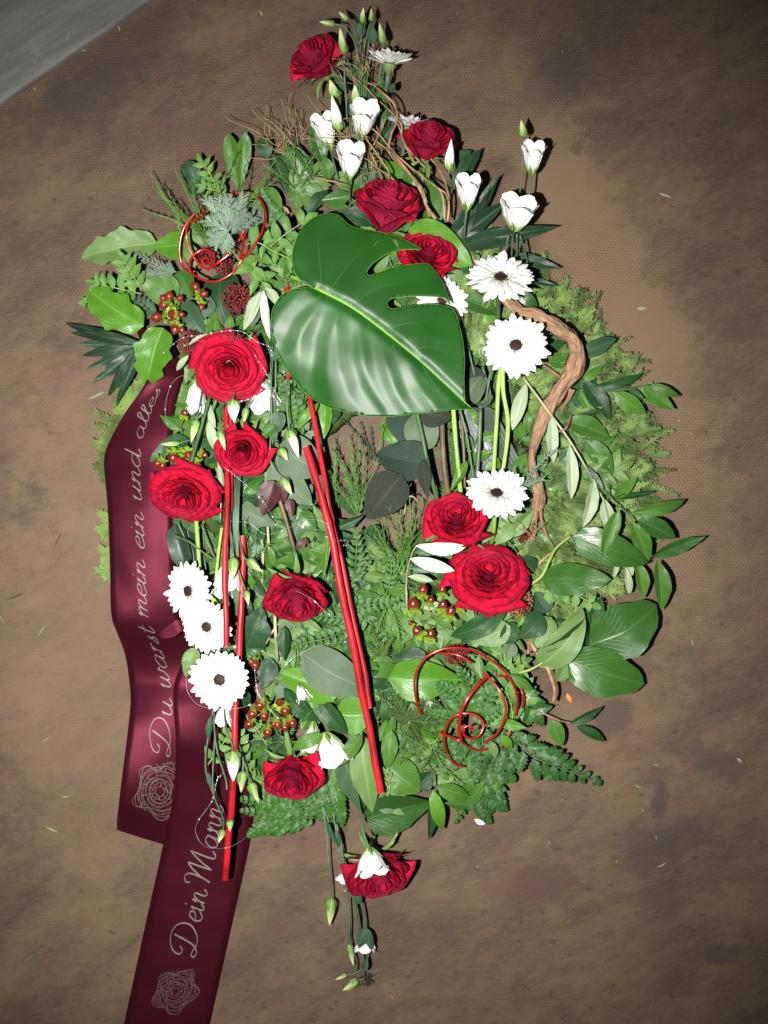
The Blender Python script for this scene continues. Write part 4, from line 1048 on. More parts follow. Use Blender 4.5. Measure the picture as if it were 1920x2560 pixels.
rb = Ribbon([('O', 645, 1935, .004, 1100, 2068, .003), ('O', 648, 1870, .016, 1095, 1970, .005), ('O', 658, 1780, .034, 1100, 1840, .008), ('O', 675, 1640, .040, 1110, 1680, .010), ('O', 705, 1400, .034, 1130, 1420, .012), ('O', 722, 1220, .018, 1140, 1220, .010),
             ('O', 712, 1090, .008, 1120, 1090, .006), ('O', 690, 960, .014, 1080, 970, .010), ('O', 645, 840, .036, 1030, 850, .026), ('O', 615, 740, .046, 985, 740, .036), ('O', 608, 500, .045, 965, 560, .042), ('O', 598, 200, .044, 955, 250, .046),
             ('E', 150, 960, .040, 535, 1010, .050), ('E', 142, 850, .046, 535, 850, .055), ('E', 158, 755, .054, 545, 690, .060), ('E', 255, 570, .078, 570, 500, .070), ('E', 360, 420, .088, 605, 360, .075), ('E', 400, 330, .086, 610, 280, .070), ('E', 380, 200, .07, 560, 180, .055), ('E', 335, 60, .05, 500, 60, .04), ('B', 455, 1240, .05, 600, 1230, .035)])
o = thing('satin_ribbon', 'dark red satin ribbon printed Du warst mein ein und alles', 'ribbon', T(rb.pt(.2, .5)))
rb.body(o)
pw = lambda dq, dt: .00034+.00062*abs(dt)
def locate(rib, g, x, y):
    t_ = at(g, x, y, .03); best = min(range(400), key=lambda i: abs(rib.pt(rib.L[-1]*i/399, .5).y-t_.y)); return rib.L[-1]*best/399
qa, qb = locate(rb, 'O', 900, 1500), locate(rb, 'E', 380, 425)
adv = sum(.62 if c == ' ' else GL[c][1] for c in 'Du warst mein ein und alles')
rb.strokes('lettering', o, text('Du warst mein ein und alles', qa, .56, (qb-qa)/adv, .0150, wid=.117), M['print'], pw, .0016)
rb.strokes('rose_print', o, emblem(locate(rb, 'O', 900, 1722), .50, .044, .125), M['print'], lambda a, b: .00026, .0016)
mark('O', 800, 1300, 'the upper ribbon'); mark('E', 300, 700, 'the ribbon bend')
r2 = Ribbon([('J', 85, 2110, .003, 690, 2115, .003), ('J', 130, 1960, .003, 730, 1960, .003), ('J', 165, 1825, .003, 760, 1825, .003), ('J', 300, 1200, .006, 895, 1210, .006), ('J', 435, 590, .014, 1030, 590, .010), ('J', 490, 330, .026, 1060, 340, .014),
             ('J', 514, 130, .036, 1060, 130, .018), ('H', 450, 1200, .058, 900, 1200, .025), ('H', 436, 1000, .056, 880, 1000, .025), ('H', 440, 850, .045, 860, 850, .025), ('H', 500, 700, .045, 880, 700, .03)])
o = thing('satin_ribbon', 'dark red satin ribbon printed Dein Mann, trailing off over the floor', 'ribbon', T(r2.pt(.2, .5)))
r2.body(o)
qa, qb = locate(r2, 'J', 560, 1385), locate(r2, 'J', 830, 345)
adv = sum(.62 if c == ' ' else GL[c][1] for c in 'Dein Mann')
r2.strokes('lettering', o, text('Dein Mann', qa+.004, .64, (qb-qa)/adv, .0185, .30, .122), M['print'], lambda a, b: .00045+.00075*abs(b), .0016)
r2.strokes('rose_print', o, emblem(locate(r2, 'J', 500, 1640), .52, .035, .122, 5), M['print_dim'], lambda a, b: .00028, .0016)
mark('J', 500, 1000, 'the lower ribbon')
# folded loop of the ribbon beside the gerberas
V, F, U = [], [], []
for j in range(13):
    t = j/12
    for i in range(13):
        s_ = i/12
        a = Vector(at('H', 345+45*t, 548+75*t, .072)); b = Vector(at('H', 495+40*t, 435+70*t, .070)); c2 = Vector(at('H', 590, 500+140*t, .066))
        p = a.lerp(b, s_*1.3) if s_ < .6 else a.lerp(b, .78).lerp(c2, (s_-.6)/.4)
        tip = Vector(at('H', 350, 552, .074)); p = tip.lerp(p, min(1, .12+s_*2.6)) if s_ < .4 else p
        p.z += .010+.005*math.sin(math.pi*s_)+.0016*t; V.append(p); U.append((s_, t*.1))
for j in range(12):
    for i in range(12): a = j*13+i; F.append((a, a+1, a+14, a+13))
o = thing('ribbon_loop', 'small folded loop of red satin ribbon beside the tilted gerbera', 'ribbon', T(at('H', 450, 560, .06)))
b = part('band', mesh('band', V, [tuple(reversed(f)) for f in F], U), o, None, M['ribbon']); md = b.modifiers.new('thickness', 'SOLIDIFY'); md.thickness = .0004; md.offset = -1
mark('H', 450, 560, 'the ribbon loop')

# ------------------------------------------------------------------ single leaves
def single(desc, g, bx, by, tx, ty, wd, h1, h2, kind, mat, tilt=None, name='leaf', var=None):
    A, B = at(g, bx, by, h1), at(g, tx, ty, h2)
    var = random.randrange(4) if var is None else var
    tilt = random.uniform(-.3, .3) if tilt is None else tilt
    o = part(name, leafmesh(kind, var), None, lay(A, B, px(g, wd)*1.05, tilt), M[mat])
    o['category'] = 'leaf'
    X, Y = src(g, (bx+tx)/2, (by+ty)/2); auto(o, desc, X, Y); ALL.append(o); return o
SAL, IVY, HOL, PALM = 'salal_leaf', 'ivy_leaf', 'holly_leaf', 'palm_leaf'
LS = [
 # far upper side, around the juniper and holly
 ('dull green wavy leaf', 'B', 575, 730, 122, 815, 200, .03, .035, 'holly', 'leaf_pale', .1, HOL),
 ('bright green leaf', 'B', 790, 740, 552, 752, 185, .06, .055, 'ovate', 'leaf_bright', .3, SAL),
 ('glossy green wavy leaf', 'B', 498, 1222, 163, 998, 205, .085, .075, 'holly', 'leaf_bright', -.15, HOL),
 ('green leaf under berries', 'B', 700, 1060, 455, 915, 190, .06, .065, 'ovate', 'leaf_mid', -.2, SAL),
 ('glossy green notched leaf', 'E', 492, 45, 395, 398, 215, .10, .085, 'holly', 'leaf_bright', .2, HOL),
 ('large dark leaf', 'B', 700, 900, 780, 1060, 150, .05, .055, 'ovate', 'leaf_mid', None, SAL),
 ('dark leaf', 'B', 720, 1090, 860, 1270, 150, .055, .06, 'ovate', 'leaf_bluegreen', None, SAL),
 ('dark leaf', 'B', 960, 900, 1000, 1230, 260, .04, .045, 'ovate', 'leaf_dark', None, SAL),
 ('grey green leaf', 'B', 850, 1180, 890, 1050, 90, .06, .065, 'obov', 'leaf_bluegreen', None, SAL),
 ('green spoon shaped leaf', 'B', 1050, 420, 998, 78, 105, .045, .06, 'obov', 'leaf_mid', -.2, SAL),
 ('green spoon shaped leaf', 'B', 1065, 420, 1098, 70, 85, .045, .065, 'obov', 'leaf_mid', .5, SAL),
 ('round dark green leaf', 'B', 810, 400, 745, 240, 115, .04, .05, 'round', 'leaf_dark', .1, SAL),
 ('small round leaf', 'B', 860, 420, 740, 400, 90, .04, .045, 'round', 'leaf_dark', .1, SAL),
 ('small dark leaf', 'B', 1230, 250, 1195, 100, 95, .035, .04, 'obov', 'leaf_dark', .1, SAL),
 ('narrow leaf', 'B', 1335, 330, 1345, 130, 80, .035, .045, 'lance', 'leaf_mid', None, SAL),
 ('glossy dark pointed leaf', 'B', 1350, 150, 1515, 390, 90, .08, .06, 'lance', 'leaf_gloss', .5, SAL),
 ('dark narrow leaf', 'B', 1245, 200, 1345, 440, 85, .07, .06, 'lance', 'leaf_dark', -.3, SAL),
 ('glossy dark upright leaf', 'B', 1560, 260, 1485, -5, 105, .07, .09, 'lance', 'leaf_gloss', .3, SAL),
 ('pale saw edged leaf', 'B', 1470, 400, 1400, 150, 120, .06, .06, 'saw', 'leaf_fern', .2, SAL),
 ('broad green lobed leaf', 'B', 1390, 410, 1600, 480, 150, .07, .065, 'ivy', 'leaf_mid', .1, IVY),
 ('ridged green leaf', 'B', 1200, 400, 1290, 640, 170, .06, .06, 'ovate', 'leaf_mid', .2, SAL),
 ('dark leaf', 'B', 1590, 420, 1470, 560, 80, .07, .07, 'lance', 'leaf_dark', None, SAL),
 ('dark leaf', 'A', 250, 900, 175, 800, 80, .05, .055, 'lance', 'leaf_dark', None, SAL),
 ('dark leaf', 'A', 360, 940, 300, 760, 90, .05, .055, 'lance', 'leaf_dark', .4, SAL),
 ('dark upright leaf', 'A', 290, 930, 240, 680, 70, .04, .045, 'lance', 'leaf_dark', .1, SAL),
 ('dark leaf beside stems', 'A', 570, 1010, 420, 1040, 80, .08, .08, 'lance', 'leaf_gloss', -.3, SAL),
 ('tan fallen leaf', 'P', 1220, 840, 840, 740, 90, .04, .05, 'ovate', 'leaf_tan', .2, 'dead_leaf'),
 ('pale leaf under the wire', 'B', 800, 870, 745, 720, 85, .065, .06, 'ovate', 'leaf_pale', .2, SAL),
 ('green leaf under the spiral', 'B', 780, 640, 850, 740, 90, .05, .05, 'ovate', 'leaf_pale', .1, SAL),
 # about the monstera
 ('bright green oval leaf', 'C', 1000, 400, 1378, 620, 240, .10, .075, 'ovate', 'leaf_bright', .25, SAL),
 ('bright green leaf', 'C', 1080, 310, 850, 0, 190, .06, .06, 'ovate', 'leaf_bright', .1, SAL),
 ('green leaf behind twigs', 'C', 1180, 370, 1090, 90, 160, .055, .055, 'ovate', 'leaf_mid', .1, SAL),
 ('dull dark leaf', 'C', 800, 390, 600, 300, 120, .08, .09, 'lance', 'leaf_dark', .1, SAL),
 ('dark pointed leaf', 'A', 1100, 990, 1255, 765, 85, .06, .05, 'lance', 'leaf_spiky', -.2, PALM),
 ('small dark pointed leaf', 'A', 1090, 870, 1200, 780, 70, .05, .05, 'lance', 'leaf_dark', -.2, SAL),
 ('glossy green leaf', 'D', 130, 470, 345, 560, 120, .07, .06, 'ovate', 'leaf_gloss', -.3, SAL),
 ('green leaf under gerbera', 'D', 130, 300, 30, 370, 90, .06, .06, 'ovate', 'leaf_pale', 0, SAL),
 ('green leaf by the root', 'D', 470, 440, 580, 520, 95, .07, .06, 'ovate', 'leaf_gloss', .3, SAL),
 ('dark pointed leaf', 'D', 420, 210, 720, 285, 80, .05, .045, 'lance', 'leaf_spiky', .1, PALM),
 ('dark pointed leaf', 'D', 430, 320, 705, 392, 50, .05, .045, 'lance', 'leaf_spiky', .1, PALM),
 ('green leaf beside stems', 'D', 220, 600, 190, 900, 120, .05, .055, 'lance', 'leaf_mid', None, SAL),
 ('bright leaf beside stems', 'D', 330, 560, 200, 580, 80, .06, .06, 'ovate', 'leaf_bright', None, SAL),
 ('pale leaf beside stems', 'D', 180, 620, 215, 760, 60, .06, .06, 'olive', 'leaf_olive', None, 'olive_leaf'),
 ('olive leaf beside stems', 'D', 225, 660, 245, 820, 40, .07, .07, 'olive', 'leaf_olive', None, 'olive_leaf'),
 ('grey round leaf', 'D', 250, 930, 165, 1080, 170, .085, .08, 'round', 'leaf_grey', .6, 'eucalyptus_leaf'),
 ('dark round leaf', 'D', 150, 880, 270, 1000, 120, .075, .08, 'round', 'leaf_old', .2, 'eucalyptus_leaf'),
 ('grey rounded leaf', 'F', 850, 190, 850, 420, 200, .065, .07, 'round', 'leaf_grey', .1, 'eucalyptus_leaf'),
 ('dull dark leaf', 'F', 830, 190, 1020, 220, 150, .09, .09, 'ovate', 'leaf_old', .2, SAL),
 ('dark green broad leaf', 'F', 700, 180, 720, 370, 170, .055, .06, 'ovate', 'leaf_old_green', .1, SAL),
 ('bright lime leaf', 'F', 630, 240, 690, 400, 110, .03, .04, 'ivy', 'leaf_bright', .1, IVY),
 ('green leaf under rim', 'F', 270, 100, 260, 350, 100, .07, .06, 'ovate', 'leaf_bright', .4, SAL),
 ('dark leaf', 'F', 330, 150, 310, 260, 80, .06, .05, 'lance', 'leaf_dark', .1, SAL),
 ('long green leaf', 'F', 230, 140, 100, 300, 55, .09, .09, 'lance', 'leaf_bright', .2, SAL),
 ('broad dark folded leaf', 'F', 880, 500, 570, 430, 240, .09, .075, 'ovate', 'leaf_old_green', .15, 'old_leaf'),
 ('matt dark brown green leaf', 'F', 720, 560, 515, 825, 235, .105, .10, 'ovate', 'leaf_old', .05, 'old_leaf'),
 ('narrow drooping dark leaf', 'F', 845, 470, 872, 695, 80, .10, .09, 'lance', 'leaf_old', .1, 'old_leaf'),
 ('dark green leaf', 'F', 480, 780, 330, 700, 110, .05, .05, 'ovate', 'leaf_dark', .3, SAL),
 ('green leaf below the old leaf', 'F', 480, 900, 620, 1020, 190, .045, .05, 'ovate', 'leaf_dark', .1, SAL),
 ('curved dark leaf', 'F', 340, 880, 500, 800, 60, .08, .08, 'lance', 'leaf_dark', .3, SAL),
 ('small pale leaf', 'F', 450, 1265, 610, 1290, 60, .08, .08, 'ovate', 'leaf_pale', .2, SAL),
 # grey and round leaves between the roses beside the ribbon
 ('large grey rounded leaf', 'E', 1180, 740, 1450, 900, 250, .085, .08, 'ovate', 'leaf_grey', .1, 'eucalyptus_leaf'),
 ('pale grey leaf', 'E', 1120, 860, 1375, 1090, 190, .075, .07, 'ovate', 'leaf_grey', .1, 'eucalyptus_leaf'),
 ('grey leaf under the dark flower', 'E', 950, 1110, 1160, 1220, 120, .07, .07, 'ivy', 'leaf_grey', .1, IVY),
 ('brown purple leaf', 'E', 1150, 950, 1080, 1160, 130, .105, .10, 'ovate', 'leaf_brown', .2, 'hellebore_leaf'),
 ('brown purple folded leaf', 'E', 1160, 960, 1210, 1080, 80, .11, .10, 'ovate', 'leaf_brown', -.4, 'hellebore_leaf'),
 ('small brown purple leaf', 'E', 1235, 1060, 1260, 1165, 60, .10, .10, 'ovate', 'leaf_brown', .2, 'hellebore_leaf'),
 ('small red brown leaf', 'E', 1350, 1300, 1280, 1360, 50, .10, .10, 'ivy', 'leaf_brown', .2, 'hellebore_leaf'),
 ('dark curved leaf', 'E', 640, 700, 415, 840, 130, .085, .08, 'ovate', 'leaf_dark', .2, SAL),
 ('dark leaf', 'E', 780, 720, 690, 840, 140, .07, .07, 'ovate', 'leaf_dark', .1, SAL),
 ('pale serrated leaf', 'H', 570, 635, 508, 805, 105, .09, .09, 'saw', 'leaf_pale', .1, 'serrated_leaf'),
 ('dark leaf', 'E', 1300, 1140, 1400, 1240, 110, .08, .08, 'ovate', 'leaf_gloss', .2, SAL),
 ('grey green leaf', 'E', 1230, 1130, 1360, 1280, 130, .065, .065, 'round', 'leaf_bluegreen', .2, SAL),
 ('narrow dark leaf', 'E', 1480, 1200, 1440, 1540, 40, .12, .12, 'lance', 'leaf_mid', .2, SAL),
 ('dark leaf over the ribbon edge', 'E', 560, 1210, 640, 1500, 120, .05, .05, 'strap', 'leaf_strap_dark', .1, 'strap_leaf'),
 ('tall dark striped leaf', 'H', 520, -60, 600, 420, 150, .04, .05, 'strap', 'leaf_strap_dark', .1, 'strap_leaf'),
 ('broad grey striped leaf', 'D', 170, 1080, 470, 1700, 250, .055, .055, 'strap', 'leaf_strap', .3, 'strap_leaf'),
 ('narrow dark leaf', 'F', 1110, 480, 1010, 660, 60, .08, .08, 'lance', 'leaf_mid', .2, SAL),
 # right side: big leaves
 ('big green pointed leaf', 'G', 782, 452, 1242, 608, 195, .085, .075, 'ovate', 'leaf_gloss', -.1, SAL),
 ('big green leaf on a yellow stalk', 'G', 600, 700, 1015, 705, 190, .085, .075, 'ovate', 'leaf_gloss', .15, SAL),
 ('big dark rounded leaf', 'G', 900, 1085, 1290, 860, 320, .075, .065, 'broad', 'leaf_gloss', .12, IVY),
 ('big dark lobed leaf', 'G', 755, 1185, 1215, 1330, 280, .070, .055, 'broad', 'leaf_gloss', .1, IVY),
 ('pale underside of a leaf', 'G', 585, 1225, 860, 910, 190, .09, .095, 'ovate', 'leaf_pale', .15, SAL),
 ('pale leaf', 'G', 690, 1310, 840, 1100, 110, .07, .07, 'ovate', 'leaf_pale', .3, SAL),
 ('grey striped leaf', 'G', 680, 1090, 850, 880, 160, .075, .075, 'ovate', 'leaf_pale', .4, SAL),
 ('light green spoon leaf', 'G', 175, 1085, 418, 985, 150, .085, .085, 'obov', 'leaf_pale', .1, SAL),
 ('dark green curled leaf', 'G', 455, 1060, 610, 915, 140, .09, .09, 'obov', 'leaf_dark', .1, SAL),
 ('light green curved leaf', 'G', 540, 1130, 660, 930, 170, .08, .08, 'obov', 'leaf_pale', .1, SAL),
 ('narrow dark leaf', 'G', 60, 1045, 415, 865, 130, .08, .08, 'lance', 'leaf_dark', .3, SAL),
 ('narrow dark leaf', 'G', 560, 1140, 860, 940, 60, .10, .10, 'lance', 'leaf_dark', .8, SAL),
 ('dark leaf', 'G', 380, 1090, 440, 960, 110, .08, .08, 'round', 'leaf_dark', .2, SAL),
 ('pale grey leaf', 'G', 380, 1200, 430, 1080, 90, .075, .075, 'obov', 'leaf_grey', .2, SAL),
 ('bright small leaf', 'G', 460, 990, 500, 910, 50, .085, .085, 'obov', 'leaf_bright', .2, SAL),
 ('dark leaf', 'G', 450, 570, 560, 660, 120, .085, .08, 'obov', 'leaf_dark', .2, SAL),
 ('pale leaf', 'G', 530, 660, 580, 560, 90, .075, .075, 'obov', 'leaf_pale', .2, SAL),
 ('olive green leaf with red edge', 'F', 1360, 930, 1510, 760, 90, .09, .09, 'lance', 'leaf_pale', .2, 'red_edged_leaf'),
 ('lime leaf with red edge', 'F', 1270, 980, 1380, 850, 80, .095, .095, 'obov', 'leaf_pale', .1, 'red_edged_leaf'),
 ('lime leaf', 'F', 1270, 960, 1320, 800, 120, .07, .07, 'obov', 'leaf_pale', .1, 'red_edged_leaf'),
 ('small lime leaf', 'F', 1200, 970, 1260, 860, 80, .07, .07, 'obov', 'leaf_pale', .1, 'red_edged_leaf'),
 ('green leaf beside the root foot', 'G', 640, 570, 560, 400, 150, .06, .06, 'ovate', 'leaf_mid', .1, SAL),
 ('grey green glossy leaf', 'G', 640, 900, 560, 780, 130, .07, .07, 'ovate', 'leaf_bluegreen', .3, SAL),
 ('green leaf', 'G', 880, 960, 960, 820, 110, .06, .06, 'ovate', 'leaf_dark', .2, SAL),
 ('small green leaf', 'G', 640, 790, 790, 830, 90, .07, .07, 'ivy', 'leaf_mid', .2, IVY),
 ('glossy narrow leaf', 'G', 880, 1120, 900, 900, 90, .065, .07, 'lance', 'leaf_gloss', .5, SAL),
 # lower edge
 ('large grey green leaf under the sticks', 'I', 130, 75, 545, 300, 250, .085, .08, 'ovate', 'leaf_grey', .05, SAL),
 ('bright glossy leaf', 'I', 370, 300, -5, 190, 200, .08, .075, 'ovate', 'leaf_bright', .1, SAL),
 ('large bright green leaf', 'I', 640, 225, 1070, 235, 240, .075, .07, 'ovate', 'leaf_bright', .05, SAL),
 ('dark round leaf', 'I', 875, 110, 660, 110, 120, .08, .08, 'ovate', 'leaf_dark', .1, SAL),
 ('spotted green leaf', 'I', 335, 440, 530, 440, 220, .075, .075, 'round', 'leaf_bright', .1, SAL),
 ('dark triangular leaf', 'I', 240, 370, 400, 560, 120, .085, .08, 'ovate', 'leaf_dark', .2, SAL),
 ('dark curved leaf', 'I', 20, 285, 240, 490, 100, .085, .08, 'lance', 'leaf_dark', .3, SAL),
 ('long pale pointed leaf', 'I', 480, 545, 548, 1030, 170, .085, .075, 'lance', 'leaf_pale', .1, SAL),
 ('long grey green pointed leaf', 'I', 360, 640, 500, 1040, 160, .07, .065, 'lance', 'leaf_bluegreen', .2, SAL),
 ('very big dark leaf', 'I', 500, 1060, 900, 960, 270, .06, .055, 'ovate', 'leaf_gloss', .35, SAL),
 ('green broad leaf', 'I', 640, 740, 830, 900, 220, .07, .07, 'ovate', 'leaf_mid', .1, SAL),
 ('dark green leaf', 'I', 820, 880, 900, 780, 120, .065, .065, 'ovate', 'leaf_dark', .1, SAL),
 ('grey pointed leaf', 'I', 560, 950, 710, 1005, 80, .065, .06, 'lance', 'leaf_grey', .1, SAL),
 ('small narrow green leaf', 'I', 660, 530, 640, 770, 95, .08, .08, 'lance', 'leaf_mid', .1, SAL),
 ('dark narrow leaf over the petals', 'I', 255, 560, 65, 655, 80, .12, .12, 'lance', 'leaf_mid', .2, SAL),
 ('dark narrow leaf over the petals', 'I', 490, 560, 330, 760, 85, .125, .12, 'lance', 'leaf_mid', .3, SAL),
 ('small lime pointed leaf', 'I', 1290, 485, 1460, 520, 62, .10, .10, 'lance', 'leaf_bright', .1, SAL),
 ('green pointed leaf', 'I', 1365, 205, 1505, 300, 62, .10, .095, 'lance', 'leaf_mid', .1, SAL),
 ('small pointed leaf', 'I', 1315, 560, 1375, 645, 55, .10, .09, 'lance', 'leaf_bright', .1, SAL),
 ('small pale leaf', 'I', 1250, 600, 1275, 700, 55, .10, .09, 'lance', 'leaf_pale', .1, SAL),
 ('dark lobed leaf', 'H', 870, 640, 960, 400, 200, .075, .08, 'ivy', 'leaf_dark', .1, IVY),
 ('dark rounded leaf', 'H', 960, 890, 1010, 700, 120, .085, .08, 'obov', 'leaf_dark', .1, SAL),
 ('dark leaf', 'H', 1090, 510, 1095, 720, 90, .08, .08, 'lance', 'leaf_dark', .3, SAL),
 ('green leaf beside the stick', 'H', 860, 170, 895, 330, 75, .07, .07, 'lance', 'leaf_mid', .3, SAL),
 ('grey leaf', 'H', 1050, 480, 1140, 570, 110, .06, .06, 'round', 'leaf_grey', .1, SAL),
 ('dark leaf beside petals', 'H', 880, 900, 850, 990, 60, .09, .08, 'lance', 'leaf_dark', .2, SAL),
 ('curved dark leaf', 'H', 1130, 900, 1290, 1090, 85, .08, .08, 'lance', 'leaf_dark', .4, SAL),
 ('pale leaf', 'H', 1060, 850, 1130, 960, 110, .06, .06, 'ovate', 'leaf_grey', .2, SAL),
 ('green leaf', 'H', 1240, 940, 1300, 1090, 90, .075, .075, 'lance', 'leaf_pale', .2, SAL),
 ('broad dark green leaf', 'S', 1150, 880, 1390, 1250, 200, .05, .05, 'ovate', 'leaf_bluegreen', .2, SAL),
]
for l in LS: single(*l)

# ------------------------------------------------------------------ sprigs with explicit or automatic leaves
def sprig(name, cat_, desc, stem, leaves, lmat, kind='lance', smat='stem_green', r=.0013, label=None, mk=None, auto_=None, group=None):
    P = [at(*s) for s in stem]; o = thing(name, label, cat_, T(P[0]), group=group)
    s = cat(P, 5); tube('stem', P, r, o, M[smat], 6, taper=r*.6)
    for l in leaves:
        g, a, b, c, d, w_, h1, h2 = l[:8]; leaf(o, at(g, a, b, h1), at(g, c, d, h2), px(g, w_), l[8] if len(l) > 8 else kind, l[9] if len(l) > 9 else lmat)
    if auto_:
        n, L, W, ang, pair = auto_; L = px(stem[0][0], L); W = px(stem[0][0], W)
        for i in range(n):
            q = (i+.8)/(n+.2)*(len(s)-1); k = min(len(s)-2, int(q)); p = Vector(s[k]).lerp(Vector(s[k+1]), q-k)
            t = (Vector(s[k+1])-Vector(s[k])).normalized(); sx = t.cross(Vector((0, 0, 1))).normalized()
            for sd in ((-1, 1) if pair else ((-1)**i,)):
                a = ang*random.uniform(.8, 1.2); d = (t*math.cos(a)+sx*sd*math.sin(a)+Vector((0, 0, random.uniform(-.1, .3)))).normalized()
                sc_ = random.uniform(.8, 1.1)*(1-.25*i/n); leaf(o, p, p+d*L*sc_, W*sc_, kind, lmat)
        t = (Vector(s[-1])-Vector(s[-2])).normalized(); leaf(o, Vector(s[-1]), Vector(s[-1])+t*L*.8, W*.8, kind, lmat)
    m = stem[len(stem)//2]; X, Y = src(m[0], m[1], m[2])
    if label is None: auto(o, desc, X, Y)
    else: USED.add(label)
    if mk: MARK.append((X, Y, mk))
    return o
PI_ = 'pistacia_sprig'
def pist(stem, n=5, L=85, W=36, pair=True): sprig(PI_, 'sprig', 'light green sprig of small leaflets', stem, [], 'leaf_pistacia', 'lance', 'stem_yellow', .0010, auto_=(n, L, W, 1.0, pair))
pist([('B', 485, 1010, .07), ('B', 430, 920, .085), ('B', 380, 840, .095)], 4, 105, 55)
pist([('B', 480, 1030, .06), ('B', 330, 995, .075), ('B', 220, 970, .075)], 5, 100, 50)
pist([('B', 260, 1060, .03), ('B', 190, 1072, .035), ('B', 150, 1080, .035)], 3, 60, 35)
pist([('B', 930, 430, .05), ('B', 905, 350, .06), ('B', 850, 260, .07)], 4, 90, 40)
pist([('B', 1000, 440, .05), ('B', 930, 420, .06), ('B', 850, 400, .06)], 4, 75, 34)
pist([('B', 1210, 780, .08), ('B', 1270, 730, .10), ('B', 1350, 665, .105), ('B', 1450, 600, .10)], 4, 125, 62)
pist([('B', 1090, 740, .09), ('B', 1180, 730, .11), ('B', 1270, 780, .105), ('B', 1370, 825, .10)], 4, 115, 50)
pist([('B', 1150, 730, .09), ('B', 1165, 830, .10), ('B', 1150, 890, .105), ('B', 1195, 960, .10)], 3, 130, 62)
pist([('B', 1000, 740, .09), ('B', 1090, 870, .105), ('B', 1140, 890, .10)], 2, 110, 60)
pist([('H', 640, 1330, .09), ('H', 720, 1220, .09), ('H', 760, 1150, .09)], 4, 85, 48)
pist([('H', 900, 1380, .09), ('H', 850, 1270, .095), ('H', 820, 1150, .09)], 5, 85, 48)
pist([('H', 980, 1450, .07), ('H', 900, 1400, .08), ('H', 830, 1350, .08)], 4, 75, 40)
pist([('H', 1000, 1250, .06), ('H', 950, 1150, .07), ('H', 900, 1080, .07)], 4, 75, 40)
pist([('G', 560, 760, .07), ('G', 700, 790, .07), ('G', 800, 800, .075), ('G', 900, 850, .07)], 4, 90, 60)
pist([('I', 1330, 80, .08), ('I', 1330, 160, .085), ('I', 1300, 60, .08)], 3, 80, 45)
pist([('I', 1380, 500, .07), ('I', 1370, 380, .08), ('I', 1340, 290, .085), ('I', 1400, 200, .08)], 5, 95, 55)
pist([('I', 1450, 460, .05), ('I', 1470, 350, .06), ('I', 1460, 250, .06)], 4, 90, 55)
pist([('I', 640, 930, .08), ('I', 650, 850, .085), ('I', 620, 780, .08)], 4, 50, 26)
pist([('I', 900, 700, .07), ('I', 830, 640, .075), ('I', 760, 600, .07)], 4, 70, 40)
pist([('G', 360, 1300, .07), ('G', 420, 1220, .08), ('G', 500, 1190, .07)], 4, 80, 45)
pist([('T', 650, 820, .07), ('T', 560, 870, .075), ('T', 440, 880, .07)], 4, 80, 50)
pist([('C', 380, 640, .09), ('C', 330, 520, .095), ('C', 300, 470, .09)], 3, 90, 45)

# ruscus on the right
RU = 'ruscus_sprig'
sprig(RU, 'sprig', '', [('D', 640, 1000, .05), ('D', 860, 1012, .06), ('D', 1060, 1010, .055), ('D', 1240, 975, .05)],
      [('D', 880, 1000, 1205, 912, 62, .06, .06, 'lance', 'leaf_dark'), ('D', 850, 960, 1015, 1185, 125, .06, .06, 'lance', 'leaf_dark'), ('D', 825, 1015, 912, 1172, 62, .06, .06), ('D', 1030, 1020, 1225, 1150, 115, .06, .05),
       ('D', 1205, 985, 1392, 1125, 110, .055, .05, 'lance', 'leaf_mid'), ('D', 1248, 975, 1425, 1045, 62, .055, .05, 'lance', 'leaf_mid'), ('D', 1120, 1010, 1210, 1060, 60, .05, .05, 'lance', 'leaf_dark')],
      'leaf_mid', label='ruscus sprig with dark narrow leaves reaching furthest over the cypress from the root', mk='the outer ruscus')
sprig(RU, 'sprig', '', [('D', 640, 870, .05), ('D', 740, 840, .06), ('D', 850, 800, .06)],
      [('D', 845, 800, 1045, 702, 100, .06, .055, 'ovate', 'leaf_bluegreen'), ('D', 645, 850, 785, 800, 115, .06, .055, 'lance', 'leaf_mid'), ('D', 640, 880, 780, 860, 80, .055, .055, 'lance', 'leaf_gloss'), ('D', 640, 780, 760, 700, 60, .06, .055, 'lance', 'leaf_dark'), ('D', 600, 1000, 740, 920, 110, .05, .05, 'ovate', 'leaf_mid'), ('D', 820, 960, 960, 870, 70, .05, .05, 'ovate', 'leaf_mid')],
      'leaf_mid', label='ruscus leaves on either side of the root elbow')
sprig(RU, 'sprig', '', [('D', 780, 1180, .06), ('D', 860, 1330, .065), ('D', 980, 1500, .065), ('G', 1010, 230, .07)],
      [('D', 735, 1190, 1005, 1285, 130, .075, .065), ('D', 860, 1300, 1035, 1500, 125, .07, .06), ('D', 690, 1410, 795, 1610, 95, .07, .06), ('D', 660, 1300, 690, 1420, 80, .06, .06), ('G', 985, 210, 905, 50, 70, .07, .06, 'lance', 'leaf_mid'),
       ('G', 620, 110, 690, 260, 110, .055, .055, 'lance', 'leaf_gloss'), ('G', 700, 200, 745, 400, 80, .055, .055, 'lance', 'leaf_dark'), ('G', 820, 60, 905, 130, 60, .06, .06), ('D', 930, 1480, 1010, 1640, 90, .06, .06)],
      'leaf_mid', label='broad leaved ruscus sprig running beside the olive branch')
